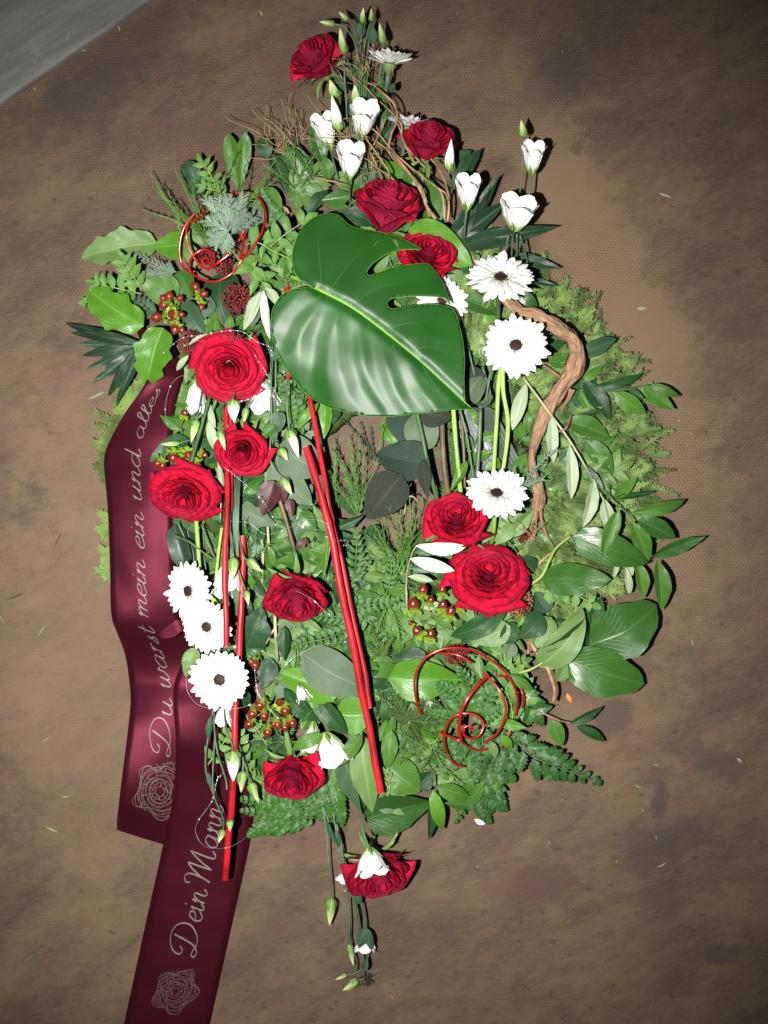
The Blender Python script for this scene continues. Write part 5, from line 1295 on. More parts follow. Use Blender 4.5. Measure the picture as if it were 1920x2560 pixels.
sprig(RU, 'sprig', '', [('G', 880, 60, .06), ('G', 1030, 240, .075), ('G', 1120, 330, .08), ('G', 1220, 480, .075), ('G', 1260, 580, .07)],
      [('G', 1035, 225, 1275, 190, 42, .08, .06, 'lance', 'leaf_dark'), ('G', 1030, 225, 1170, 100, 75, .08, .065), ('G', 1120, 320, 1460, 235, 80, .08, .06), ('G', 1165, 355, 1400, 468, 120, .08, .065, 'lance', 'leaf_gloss'),
       ('G', 1135, 365, 1240, 600, 110, .08, .065), ('G', 1258, 572, 1575, 452, 90, .075, .065, 'lance', 'leaf_gloss'), ('G', 1285, 592, 1312, 895, 105, .075, .055), ('G', 1165, 600, 1205, 825, 85, .07, .055), ('G', 1062, 295, 955, 590, 100, .105, .10)],
      'leaf_mid', label='ruscus sprig fanning its long pointed leaves out beyond the wreath', mk='the fanned ruscus')
sprig(RU, 'sprig', '', [('I', 920, 800, .08), ('I', 918, 860, .085), ('I', 925, 890, .08)],
      [('I', 905, 885, 968, 1130, 90, .08, .06, 'lance', 'leaf_bright'), ('I', 925, 870, 1125, 925, 95, .085, .07, 'lance', 'leaf_mid'), ('I', 895, 930, 882, 1190, 60, .065, .045, 'lance', 'leaf_dark')],
      'leaf_mid', label='three ruscus leaves pointing down from the lower edge near the big dark leaf')
sprig(RU, 'sprig', '', [('N', 300, 160, .04), ('N', 380, 200, .05), ('N', 460, 235, .05), ('N', 515, 245, .05)],
      [('N', 515, 255, 712, 150, 55, .05, .04, 'lance', 'leaf_dark'), ('N', 555, 265, 725, 355, 62, .05, .035), ('N', 415, 230, 470, 385, 95, .055, .05, 'ovate', 'leaf_mid')],
      'leaf_dark', smat='twig', label='thin twig with dark narrow leaves lying out over the floor')
# olive
OL = 'olive_branch'
sprig(OL, 'olive branch', '', [('D', 440, 830, .06), ('D', 500, 940, .09), ('D', 610, 1090, .10), ('D', 770, 1310, .10), ('D', 890, 1510, .095), ('G', 900, 110, .09), ('G', 970, 240, .085), ('G', 1020, 380, .07)],
      [('D', 512, 970, 428, 1245, 80, .10, .10), ('D', 665, 1160, 672, 1440, 75, .105, .10), ('D', 765, 1330, 778, 1655, 75, .105, .10), ('D', 600, 1130, 530, 1300, 45, .09, .09, 'olive', 'leaf_olive_top'),
       ('G', 912, 110, 848, 400, 85, .10, .10), ('G', 965, 240, 990, 405, 55, .09, .08), ('G', 975, 230, 1022, 400, 45, .095, .085), ('D', 800, 1350, 700, 1440, 70, .095, .09, 'olive', 'leaf_olive_top'), ('G', 830, 10, 735, 200, 60, .09, .085, 'olive', 'leaf_olive_top'), ('G', 860, 30, 970, 180, 50, .09, .09, 'olive', 'leaf_olive_top')],
      'leaf_olive', 'olive', 'stem_olive', .0018, label='long olive branch with pale leaves running down past the root', mk='the long olive branch')
sprig(OL, 'olive branch', '', [('G', 1080, 560, .05), ('G', 1100, 640, .055), ('G', 1110, 700, .05)],
      [('G', 1065, 590, 1028, 700, 36, .06, .055), ('G', 1105, 595, 1135, 690, 40, .06, .055), ('G', 1100, 630, 1122, 795, 45, .065, .05)], 'leaf_olive', 'olive', 'stem_olive', .001, label='tip of an olive branch with three pale leaves under the big pointed leaf')
sprig(OL, 'olive branch', '', [('F', 755, 1400, .08), ('F', 748, 1250, .10), ('F', 755, 1120, .11), ('F', 790, 1010, .12), ('F', 820, 975, .12)],
      [('F', 805, 980, 1105, 990, 72, .145, .15, 'olive', 'leaf_olive_white'), ('F', 772, 1058, 1035, 1130, 75, .14, .145, 'olive', 'leaf_olive_white'), ('F', 758, 1165, 908, 1190, 42, .11, .11), ('F', 800, 1020, 950, 1010, 50, .10, .10, 'olive', 'leaf_olive_top'), ('F', 770, 1110, 900, 1130, 40, .10, .10, 'olive', 'leaf_olive_top'), ('F', 850, 1355, 940, 1320, 50, .09, .09)],
      'leaf_olive', 'olive', 'stem_olive', .0013, label='small olive branch with two white leaves beside the full blown rose', mk='the white olive leaves')
sprig(OL, 'olive branch', '', [('B', 1180, 980, .08), ('B', 1205, 1000, .09), ('B', 1200, 1040, .10)],
      [('B', 1195, 1010, 1088, 1245, 62, .125, .12), ('B', 1205, 1010, 1245, 1300, 58, .13, .125, 'olive', 'leaf_olive_white'), ('B', 1215, 990, 1300, 1100, 55, .11, .11), ('B', 1160, 1040, 1105, 1140, 40, .10, .10), ('B', 1190, 1060, 1130, 1230, 60, .10, .10, 'olive', 'leaf_olive_top')],
      'leaf_olive', 'olive', 'stem_olive', .0013, label='bunch of pale olive leaves between the dark bud cluster and the monstera', mk='the pale olive bunch')
sprig(OL, 'olive branch', '', [('E', 740, 480, .07), ('E', 770, 620, .085), ('E', 800, 760, .09), ('E', 835, 960, .09), ('E', 830, 1200, .08)],
      [('E', 760, 600, 810, 780, 62, .095, .09), ('E', 775, 500, 800, 640, 40, .09, .09), ('E', 820, 850, 850, 1010, 40, .09, .09), ('E', 645, 210, 572, 300, 38, .12, .11), ('B', 760, 1335, 880, 1265, 26, .12, .125)], 'leaf_olive', 'olive', 'stem_olive', .0014, label='olive branch with pale narrow leaves beside the upright red stick')
sprig('rose_stalk', 'stalk', '', [('G', 530, 740, .085), ('G', 600, 690, .09), ('G', 650, 590, .09), ('G', 690, 520, .085), ('G', 775, 450, .085)], [], 'leaf_mid', smat='stem_yellow', r=.0025, label='forked yellow green stalk carrying the big pointed leaf')
sprig('leaf_stalk', 'stalk', '', [('G', 470, 1260, .09), ('G', 540, 1240, .095), ('G', 610, 1200, .098)], [], 'leaf_mid', smat='stem_yellow', r=.0024, label='yellow green leaf stalk at the foot of the pale underside leaf')
# palm fans
def palm(label, g, bx, by, tips, w_, mat='leaf_spiky', h=(.05, .03)):
    o = thing('palm_leaf', label, 'palm leaf', T(at(g, bx, by, h[0]))); USED.add(label)
    for i, (x, y) in enumerate(tips):
        leaf(o, at(g, bx, by, h[0]), at(g, x, y, h[1]+.006*(i % 3)), px(g, w_), 'lance', mat, .15*((i % 3)-1), name='blade')
    mark(g, (bx+tips[0][0])/2, (by+tips[0][1])/2, 'the palm fan' if g == 'B' else 'the upper palm fan')
palm('dark palm fan spreading its fingers over the floor behind the ribbon', 'B', 500, 1330, [(25, 1200), (55, 1260), (90, 1330), (120, 1400), (150, 1480), (190, 1560), (280, 1640), (330, 1700)], 72, h=(.045, .03))
palm('dark pointed palm fan behind the white lisianthus cups', 'A', 1080, 1290, [(1350, 902), (1385, 1045), (1655, 1172), (1500, 1200), (1300, 960), (1240, 1010)], 100, h=(.055, .06))
# ------------------------------------------------------------------ ferns
def frond(label, g, pts, n, L, W, mat, kind='pinna', h=None, ang=1.0, desc=None, shape=0, r=.0011):
    L, W, n = L*1.0, L*.50, int(n*1.35+.5); P = [at(g, *p) for p in pts]; o = thing('fern_frond', label, 'fern', T(P[0]))
    s = cat(P, 8); tube('rachis', P, r, o, M['stem_green'], 6, taper=r*.5)
    L, W = px(g, L), px(g, W)
    for i in range(n):
        f = (i+.4)/n; q = f*(len(s)-1); k = min(len(s)-2, int(q)); p = Vector(s[k]).lerp(Vector(s[k+1]), q-k)
        t = (Vector(s[k+1])-Vector(s[k])).normalized(); sx = t.cross(Vector((0, 0, 1))).normalized()
        e = (1-f)**.75*(min(1, .55+f*2.0) if shape == 0 else 1)+.12
        for sd in (-1, 1):
            a = ang*(1-.3*f)*random.uniform(.9, 1.1); d = (t*math.cos(a)+sx*sd*math.sin(a)+Vector((0, 0, random.uniform(-.18, .08)))).normalized()
            leaf(o, p, p+d*L*e, W*(.25+.75*e), kind, mat, sd*.15, name='pinna')
    leaf(o, Vector(s[-2]), Vector(s[-1])+(Vector(s[-1])-Vector(s[-2])).normalized()*L*.2, W*.6, kind, mat, 0, name='pinna')
    m = pts[len(pts)//2]; X, Y = src(g, m[0], m[1])
    if label: USED.add(label)
    else: auto(o, desc or 'saw edged fern frond', X, Y)
    return o
FR = [
 ('F', [(440, 1180, .09), (450, 1040, .10), (458, 890, .105)], 6, 85, 62, 'leaf_fern'),
 ('F', [(350, 1230, .09), (430, 1170, .095), (530, 1080, .10)], 4, 80, 60, 'leaf_fern'),
 ('F', [(440, 1220, .085), (370, 1170, .09), (300, 1160, .095)], 3, 70, 50, 'leaf_fern'),
 ('F', [(330, 1370, .085), (480, 1340, .09), (620, 1320, .09), (730, 1290, .085)], 8, 90, 50, 'leaf_fern'),
 ('F', [(430, 1400, .075), (300, 1400, .08), (180, 1390, .08)], 6, 80, 48, 'leaf_fern'),
 ('F', [(400, 1480, .07), (280, 1530, .075), (130, 1560, .075), (60, 1580, .07)], 8, 90, 50, 'leaf_fern'),
 ('F', [(420, 1300, .08), (540, 1450, .08), (640, 1560, .08)], 7, 90, 50, 'leaf_fern'),
 ('F', [(640, 1240, .08), (660, 1120, .085), (650, 1010, .085)], 6, 60, 36, 'leaf_fern'),
 ('E', [(1220, 620, .08), (1230, 480, .09), (1180, 330, .085)], 8, 95, 50, 'leaf_fern'),
 ('E', [(1300, 620, .08), (1280, 500, .085), (1310, 400, .08)], 6, 85, 50, 'leaf_fern'),
 ('I', [(1120, 440, .08), (1040, 330, .085), (930, 260, .09)], 7, 110, 62, 'leaf_fern'),
 ('I', [(1120, 430, .08), (1130, 300, .085), (1060, 170, .09)], 7, 110, 62, 'leaf_fern'),
 ('I', [(1130, 440, .08), (1220, 330, .085), (1280, 270, .085)], 6, 100, 60, 'leaf_fern'),
 ('I', [(1140, 450, .075), (1230, 440, .08), (1310, 400, .08)], 6, 85, 55, 'leaf_fern'),
 ('I', [(1080, 470, .075), (980, 460, .08), (900, 420, .08)], 6, 85, 52, 'leaf_fern'),
 ('I', [(1190, 520, .07), (1200, 620, .08), (1180, 760, .07), (1130, 880, .06)], 8, 110, 66, 'leaf_fern_gloss'),
 ('I', [(1100, 560, .07), (1060, 640, .075), (1040, 760, .07)], 6, 100, 60, 'leaf_fern_gloss'),
 ('I', [(1250, 560, .07), (1300, 680, .07), (1280, 800, .06)], 6, 105, 64, 'leaf_fern_gloss'),
 ('I', [(1200, 760, .055), (1190, 900, .055), (1200, 1000, .045), (1240, 1080, .03)], 8, 120, 56, 'leaf_fern_gloss'),
 ('I', [(1180, 860, .05), (1110, 960, .05), (1040, 1080, .03)], 6, 90, 50, 'leaf_fern'),
 ('I', [(1240, 860, .05), (1290, 960, .045), (1340, 1010, .03)], 6, 90, 36, 'leaf_fern_gloss'),
 ('I', [(1300, 480, .07), (1380, 560, .075), (1460, 600, .07)], 5, 95, 62, 'leaf_fern_gloss'),
 ('N', [(190, 330, .07), (300, 440, .075), (420, 490, .07), (540, 540, .055), (680, 590, .035)], 7, 165, 105, 'leaf_fern_gloss'),
 ('N', [(180, 380, .06), (150, 480, .065), (110, 600, .055)], 6, 110, 66, 'leaf_fern_gloss'),
 ('N', [(60, 480, .06), (90, 620, .055), (60, 760, .04)], 6, 110, 56, 'leaf_fern_gloss'),
 ('J', [(1500, 330, .05), (1300, 330, .055), (1130, 290, .055), (970, 270, .05)], 9, 130, 46, 'leaf_fern'),
 ('J', [(1480, 400, .045), (1300, 400, .05), (1130, 370, .05), (980, 350, .045)], 9, 120, 44, 'leaf_fern'),
 ('J', [(1400, 420, .04), (1250, 440, .045), (1120, 470, .04), (1030, 520, .035)], 9, 130, 42, 'leaf_fern'),
 ('H', [(1340, 1420, .06), (1360, 1520, .06), (1400, 1620, .05), (1430, 1690, .03)], 9, 130, 50, 'leaf_fern'),
 ('H', [(1240, 1460, .055), (1270, 1560, .055), (1330, 1660, .04)], 8, 110, 44, 'leaf_fern'),
 ('H', [(1100, 1480, .055), (1120, 1580, .055), (1170, 1680, .04)], 8, 100, 40, 'leaf_fern'),
 ('H', [(1000, 1450, .06), (980, 1540, .055), (1010, 1640, .04), (1040, 1690, .03)], 8, 100, 40, 'leaf_fern'),
 ('B', [(1490, 560, .06), (1420, 460, .065), (1370, 360, .06)], 6, 100, 56, 'leaf_fern'),
 ('B', [(1330, 640, .06), (1250, 540, .065), (1200, 430, .065)], 7, 90, 52, 'leaf_fern'),
 ('B', [(1450, 880, .06), (1380, 940, .07), (1290, 980, .07)], 6, 80, 34, 'leaf_fern'),
 ('B', [(560, 1160, .05), (480, 1090, .06), (380, 1030, .06)], 6, 80, 40, 'leaf_bluegreen'),
]
mark('F', 450, 1150, 'the tall fern'); mark('J', 1150, 350, 'the lower fern'); mark('N', 450, 500, 'the outer fern'); mark('I', 1180, 850, 'the hanging fern')
for k, f in enumerate(FR):
    frond(None, f[0], f[1], f[2], f[3], f[4], f[5], desc='glossy dark fern frond' if 'gloss' in f[5] else 'saw edged fern frond')

# ------------------------------------------------------------------ needles: juniper, broom, cypress, thuja
def needle_branch(V, F, A, d, n, L, nl, spread, nr=.00045, up=Vector((0, 0, 1)), curve=.1, sub=False, thick=.0007):
    """a stem with many needles, each a slim three sided spike"""
    d = d.normalized(); sx = d.cross(up).normalized(); p = A.copy(); pts = [p.copy()]; dd = d.copy()
    st = L/n
    for i in range(n):
        dd = (dd+sx*random.uniform(-curve, curve)+up*random.uniform(-curve, curve)*.6).normalized(); p = p+dd*st; pts.append(p.copy())
        for sd in (-1, 1):
            f = i/n; l = nl*(1-.55*f)*random.uniform(.7, 1.15); a = spread*random.uniform(.75, 1.2)
            nd = (dd*math.cos(a)+sx*sd*math.sin(a)+up*random.uniform(-.35, .45)).normalized()
            if sub and l > nl*.25:
                needle_branch(V, F, p, nd, max(3, int(l/nl*6)), l, nl*.24, .7, nr, up, curve*.8, False, thick*.7)
            else:
                tube_geo([p, p+nd*l*.6, p+nd*l], [nr, nr*.9, nr*.25], 3, V, F, None, cap=False)
    tube_geo(pts, thick, 4, V, F, None, cap=False)
def tuft(name, desc, g, bx, by, h, tips, n, nl, mat, spread=.75, nr=.00055, sub=False, label=None, catn='conifer sprig', mk=None, thick=.0008):
    o = thing(name, label, catn, T(at(g, bx, by, h)))
    for t in tips:
        A = at(g, t[3], t[4], h) if len(t) > 4 else at(g, bx, by, h); B = at(g, t[0], t[1], t[2]); V, F = [], []
        needle_branch(V, F, A, B-A, n, (B-A).length, px(g, nl), spread, nr, sub=sub, thick=thick)
        part('branchlet', mesh('branchlet', V, F), o, None, M[mat], 'stuff')
    X, Y = src(g, bx, by)
    if label: USED.add(label)
    else: auto(o, desc, X, Y)
    if mk: MARK.append((X, Y, mk))
    return o
tuft('juniper_tuft', '', 'B', 1005, 700, .115, [(885, 470, .12, 1000, 620), (940, 480, .13, 1010, 640), (1010, 470, .13, 1000, 620), (1100, 470, .12, 1030, 600), (1150, 600, .11, 1020, 660), (880, 600, .12, 1000, 660), (895, 690, .12, 1000, 720), (985, 760, .12, 990, 650), (1090, 540, .13, 1000, 640), (930, 740, .12, 1005, 640), (1040, 660, .125, 1000, 560)], 9, 78, 'juniper', .60, .0006, sub=True, label='blue grey juniper tuft standing inside the red wire spiral', mk='the blue juniper tuft', thick=.0012)
tuft('juniper_sprig', 'blue grey juniper sprig', 'B', 690, 900, .07, [(410, 800, .06), (520, 900, .07), (600, 860, .075)], 10, 55, 'juniper', .7, .0007, True)
tuft('juniper_sprig', 'blue grey juniper sprig', 'B', 1120, 640, .06, [(1190, 560, .07), (1220, 680, .07), (1160, 720, .06)], 9, 55, 'juniper', .7, .0007, True)
tuft('juniper_sprig', 'blue grey juniper sprig', 'D', 470, 1600, .10, [(640, 1340, .13), (600, 1530, .12), (440, 1480, .12), (430, 1540, .115)], 12, 60, 'juniper', .5, .0008, label='thin blue grey juniper sprig poking up beside the root foot')
tuft('juniper_sprig', 'blue grey juniper sprig', 'I', 770, 480, .08, [(560, 330, .09), (620, 260, .095), (660, 400, .095), (700, 340, .10), (840, 350, .10), (910, 400, .09), (980, 470, .085), (800, 570, .085), (640, 460, .09)], 15, 60, 'juniper_green', .8, .0006, label='grey green juniper sprig spreading beside the lower stick pair', mk='the grey green juniper')
tuft('juniper_sprig', '', 'I', 770, 540, .075, [(830, 720, .08), (900, 800, .075), (760, 640, .08), (870, 640, .08), (710, 640, .08)], 15, 46, 'juniper_green', .85, .0006, label='needled green sprig hanging below the grey green juniper', mk='the needled sprig')
tuft('juniper_sprig', '', 'F', 600, 1640, .09, [(560, 1450, .095), (640, 1520, .095), (520, 1560, .09), (600, 1560, .10), (650, 1590, .09)], 14, 46, 'juniper_green', .7, .0006, label='grey green needled sprig right beside the double red sticks')
tuft('juniper_sprig', 'pale grey conifer sprig', 'F', 170, 300, .06, [(130, 240, .06), (190, 330, .065), (160, 350, .06)], 9, 40, 'juniper', .8, .0006, True)
tuft('juniper_sprig', 'pale grey conifer sprig', 'E', 1000, 1380, .07, [(1010, 1300, .075), (1060, 1460, .08), (990, 1500, .075), (1080, 1350, .075)], 12, 46, 'juniper', .8, .0006, True)
tuft('juniper_sprig', 'grey green conifer sprig', 'C', 200, 330, .06, [(50, 260, .06), (120, 180, .065), (20, 330, .06)], 10, 50, 'juniper', .7, .0006, True)
tuft('juniper_sprig', 'grey green conifer sprig', 'A', 760, 640, .07, [(700, 500, .08), (740, 420, .08), (680, 920, .07)], 12, 60, 'juniper_green', .5, .0006, True)
tuft('juniper_sprig', 'grey green conifer sprig', 'A', 730, 980, .06, [(690, 820, .06), (760, 850, .065), (650, 880, .06)], 12, 50, 'juniper_green', .6, .0006, True)
def broom(label, g, bx, by, h, tips, nl=70, mat='green_twig', mk=None, n=7):
    o = thing('broom_sprig', label, 'sprig', T(at(g, bx, by, h))); USED.add(label)
    for t in tips:
        A = at(g, bx+random.uniform(-25, 25), by+random.uniform(-25, 25), h); B = at(g, t[0], t[1], t[2]); V, F = [], []
        needle_branch(V, F, A, B-A, n, (B-A).length, px(g, nl*.9), .5, .00058, curve=.17, thick=.0008)
        part('branch', mesh('branch', V, F), o, None, M[mat], 'stuff')
    if mk: mark(g, bx, by, mk)
broom('green wispy broom twigs sprouting behind the blue juniper tuft', 'B', 870, 720, .07, [(800, 290, .13), (960, 340, .12), (1065, 230, .13), (590, 410, .12), (530, 470, .12), (720, 430, .12), (790, 560, .10), (880, 440, .12), (1010, 430, .11), (850, 620, .10)], 80, mk='the wispy twigs')
broom('green wispy twigs above the red wire, leaning towards the dark leaves', 'B', 1050, 560, .08, [(1240, 230, .12), (1290, 300, .11), (1150, 290, .12), (1270, 410, .10), (1150, 440, .11)], 70)
broom('dense green broom twigs across the open centre of the wreath', 'F', 470, 790, .06, [(270, 380, .07), (330, 420, .075), (430, 330, .075), (500, 270, .07), (560, 400, .065), (260, 530, .07), (380, 560, .07), (300, 640, .07), (540, 350, .07), (400, 450, .07)], 80, mk='the broom twigs')
broom('green broom twigs fanning below the dark old leaf', 'F', 720, 1130, .07, [(640, 700, .09), (580, 840, .09), (720, 620, .09), (780, 720, .09), (820, 760, .09), (690, 850, .09), (560, 900, .08), (860, 640, .09), (760, 900, .09), (620, 960, .08), (880, 700, .085)], 85, mk='the fanned broom')
broom('stiff green twigs below the old leaf near the tall fern', 'F', 680, 1130, .06, [(500, 830, .075), (540, 900, .08), (440, 850, .07), (600, 1060, .08), (820, 1200, .07)], 60)
broom('green twigs between the double sticks and the grey rounded leaf', 'F', 330, 760, .05, [(250, 450, .07), (300, 500, .07), (350, 380, .06)], 60)
broom('thin green twigs between the hanging rose and the upright stick', 'E', 1000, 1420, .08, [(880, 1250, .10), (960, 1180, .10), (1060, 1230, .10), (1120, 1330, .10), (900, 1500, .09), (1080, 1520, .09)], 60)
broom('thin green twigs around the berries and spread lisianthus', 'H', 1080, 1180, .08, [(900, 1230, .10), (980, 1300, .10), (1180, 1200, .10), (1150, 1330, .09), (1240, 1000, .09), (960, 940, .09)], 60)
broom('thin green twigs between the fern and the rose berries', 'F', 640, 1340, .08, [(500, 1200, .10), (600, 1180, .10), (720, 1220, .10), (780, 1500, .09), (560, 1500, .09), (450, 1330, .10)], 60)
broom('thin green twigs sprawling under the lower red spiral', 'I', 900, 640, .08, [(760, 560, .10), (840, 760, .10), (980, 720, .10), (700, 700, .09), (1040, 880, .09)], 60)
broom('thin green twigs among the leaves behind the topmost side lisianthus', 'A', 300, 960, .07, [(200, 760, .10), (280, 740, .10), (380, 780, .10), (120, 880, .09), (420, 900, .10)], 60)
broom('dark thin twigs lying on the bare floor of the wreath centre', 'F', 560, 470, .02, [(370, 240, .03), (480, 260, .03), (530, 290, .03), (450, 420, .025)], 40, 'dark_twig', n=6)
broom('long thin green fibres leaning out over the floor beside the spoon leaves', 'B', 720, 640, .05, [(560, 300, .07), (520, 460, .07), (690, 420, .06)], 40, n=6)

def fan(V, F, A, d, L, W, up):
    """flat spray of a scale leaved conifer"""
    d = d.normalized(); sx = d.cross(up).normalized(); n = 11; p = A.copy(); dd = d.copy(); pts = [p.copy()]
    bend = random.uniform(-.05, .05)
    for i in range(n):
        dd = (dd+sx*bend+up*random.uniform(-.03, .02)).normalized(); p = p+dd*L/n; pts.append(p.copy()); f = i/n
        l = W*(1-.6*f)*random.uniform(.8, 1.1)
        for sd in (-1, 1):
            a = .8*random.uniform(.85, 1.15); nd = (dd*math.cos(a)+sx*sd*math.sin(a)+up*random.uniform(-.2, .2)).normalized(); q = p.copy(); m = 4
            for j in range(m):
                q2 = q+nd*l/m
                for s2 in (-1, 1):
                    a2 = .7; n2 = (nd*math.cos(a2)+nd.cross(up).normalized()*s2*math.sin(a2)+up*random.uniform(-.25, .25)).normalized(); ll = l*.34*(1-.5*j/m)
                    b = len(V); wv = n2.cross(up).normalized()*.0005; V += [q-wv, q+wv, q+n2*ll*.6+wv, q+n2*ll, q+n2*ll*.6-wv]; F.append((b, b+1, b+2, b+3, b+4))
                b = len(V); wv = nd.cross(up).normalized()*.0006; V += [q-wv, q+wv, q2+wv*.6, q2-wv*.6]; F.append((b, b+1, b+2, b+3)); q = q2
    tube_geo(pts, .0007, 3, V, F, None, cap=False)
def outline_r(a):        # outer edge of the greenery about the centre, in grid units (a measured from +x, up positive)
    tab = [(-180, 590), (-150, 560), (-120, 620), (-100, 690), (-80, 760), (-62, 690), (-45, 640), (-30, 640), (-15, 660), (0, 700), (15, 695), (30, 690), (45, 670), (60, 640), (75, 760), (90, 880), (105, 760), (120, 680), (135, 690), (150, 700), (165, 640), (180, 590)]
    a = (a+180) % 360-180
    for i in range(len(tab)-1):
        if tab[i][0] <= a <= tab[i+1][0]:
            f = (a-tab[i][0])/(tab[i+1][0]-tab[i][0]); return tab[i][1]*(1-f)+tab[i+1][1]*f
    return 600
CX, CY = 945, 1200
def polar(a, r, h): return at('X', CX+r*math.cos(R(a)), CY-r*math.sin(R(a)), h)
# bed of cypress on the side towards the bare floor
V, F = [], []
for i in range(1250):
    a = random.uniform(-40, 72); ro = outline_r(a)*1.03; f = random.random()
    rr = ro*(.58+.36*f); h = .070-.050*f+random.uniform(-.012, .012)
    d0 = R(a+random.gauss(0, 28)); A = polar(a, rr, h); d = Vector((math.cos(d0), math.sin(d0), random.uniform(-.35, .15))); up = Vector((random.uniform(-.8, .8), random.uniform(-.8, .8), 1)).normalized()
    fan(V, F, A, d, .030*random.uniform(.5, 1.6), .0095*random.uniform(.7, 1.3), up)
o = part('cypress_greenery', mesh('cypress_greenery', V, F, smooth=False), None, None, M['cypress'], 'stuff')
o['label'] = 'bed of feathery yellow green cypress along the outer side of the wreath'; o['category'] = 'greenery'
# darker cypress undergrowth all round
V, F = [], []
for i in range(520):
    a = random.uniform(-180, 180); ro = outline_r(a)
    if -38 < a < 62: ro *= .8
    rr = random.uniform(.28, .82)*ro; 
    d0 = R(a+random.uniform(-90, 90)); A = polar(a, rr, random.uniform(.028, .042)); d = Vector((math.cos(d0), math.sin(d0), .0)); up = Vector((random.uniform(-.3, .3), random.uniform(-.3, .3), 1)).normalized()
    if (Vector((CX+rr*math.cos(R(a)), CY-rr*math.sin(R(a))))-Vector((930, 1130))).length < 130: continue
    fan(V, F, A, d, .045, .017, up)
o = part('fir_undergrowth', mesh('fir_undergrowth', V, F, smooth=False), None, None, M['juniper_green'], 'stuff')
o['label'] = 'dense green conifer undergrowth packed beneath the flowers all round the wreath'; o['category'] = 'greenery'
# thuja sprays poking out behind the ribbon
for (x, y, tx, ty, L_) in ((330, 520, 190, 430, 1), (380, 480, 250, 370, 1), (300, 640, 95, 585, 1), (280, 700, 90, 640, 1), (230, 760, 80, 760, 1), (210, 860, 90, 850, 1), (240, 1210, 110, 1160, 1), (240, 1260, 110, 1250, 1), (240, 1420, 110, 1380, 1), (240, 1480, 110, 1470, 1), (240, 960, 130, 960, 1), (250, 1560, 190, 1540, 1)):
    V, F = [], []
    A, B = at('E', x, y, .03), at('E', tx, ty, .022)
    for k in range(3):
        d = (B-A); d.rotate(Matrix.Rotation((k-1)*.45, 3, 'Z')); fan(V, F, A+d*.2*k*.3, d, d.length*(1 if k == 1 else .7), .014, Vector((.1*k, .1, 1)).normalized())
    o = part('thuja_spray', mesh('thuja_spray', V, F, smooth=False), None, None, M['thuja']); o['category'] = 'conifer sprig'
    o['group'] = 'thuja sprays behind the ribbon'
    X, Y = src('E', (x+tx)/2, (y+ty)/2); auto(o, 'yellow green thuja spray', X, Y)

# ------------------------------------------------------------------ wreath underlay
V, F = [], []; NA, NB = 120, 18
for i in range(NA):
    a = 360*i/NA; ro = outline_r(a-180)
    ro = outline_r(a)*.80
    if 60 < a < 120 or 255 < a < 300: ro = min(ro, 560)
    ri = 190+30*math.sin(R(a)*2)
    c = at('X', CX-15, CY-40, 0)
    for j in range(NB):
        b = 2*math.pi*j/NB; rm, rw = (ro+ri)/2, (ro-ri)/2
        rr = rm+rw*math.cos(b)+9*noise.noise(Vector((i*.5, j*.7, 0))); z = max(0.001, .014+.018*math.sin(b)+.006*noise.noise(Vector((i*.4, j*.5, 4))))
        p = polar(a, rr, z); V.append(p)
for i in range(NA):
    for j in range(NB):
        F.append((i*NB+j, ((i+1) % NA)*NB+j, ((i+1) % NA)*NB+(j+1) % NB, i*NB+(j+1) % NB))
o = part('wreath_ring', mesh('wreath_ring', V, F), None, None, M['base']); o['category'] = 'wreath'; o['label'] = 'dark mossy wreath ring lying flat under all the flowers and leaves'
# ------------------------------------------------------------------ filler sprigs between ring and flowers
FMT = [('leaf_mid', 'lance', 'green leafy sprig'), ('leaf_dark', 'ovate', 'dark leafy sprig'), ('leaf_gloss', 'lance', 'glossy leafy sprig'), ('leaf_pale', 'lance', 'pale green leafy sprig'), ('leaf_mid', 'obov', 'round leaved green sprig')]
for i in range(165):
    a = random.uniform(-180, 180); ro = outline_r(a)
    if -25 < a < 55 and i % 3: a = random.choice([random.uniform(70, 180), random.uniform(-180, -50)]); ro = outline_r(a)
    rr = random.uniform(.34, .80)*ro
    if 75 < a < 105: rr = min(rr, 560)
    x, y = CX+rr*math.cos(R(a)), CY-rr*math.sin(R(a))
    if (Vector((x, y))-Vector((905, 1100))).length < 165: continue
    da = R(a+random.uniform(-70, 70)); l = random.uniform(90, 130); h = random.uniform(.04, .055)
    if x < 420 and 900 < y < 2000: continue
    mt, kd, ds = random.choice(FMT)
    sprig('leafy_sprig', 'sprig', ds, [('X', x-l*.5*math.cos(da), y+l*.5*math.sin(da), h), ('X', x, y, h+.01), ('X', x+l*.5*math.cos(da), y-l*.5*math.sin(da), h+.004)], [], mt, kd, r=.0011, auto_=(4, random.uniform(62, 85), random.uniform(26, 40), .9, random.random() < .5))

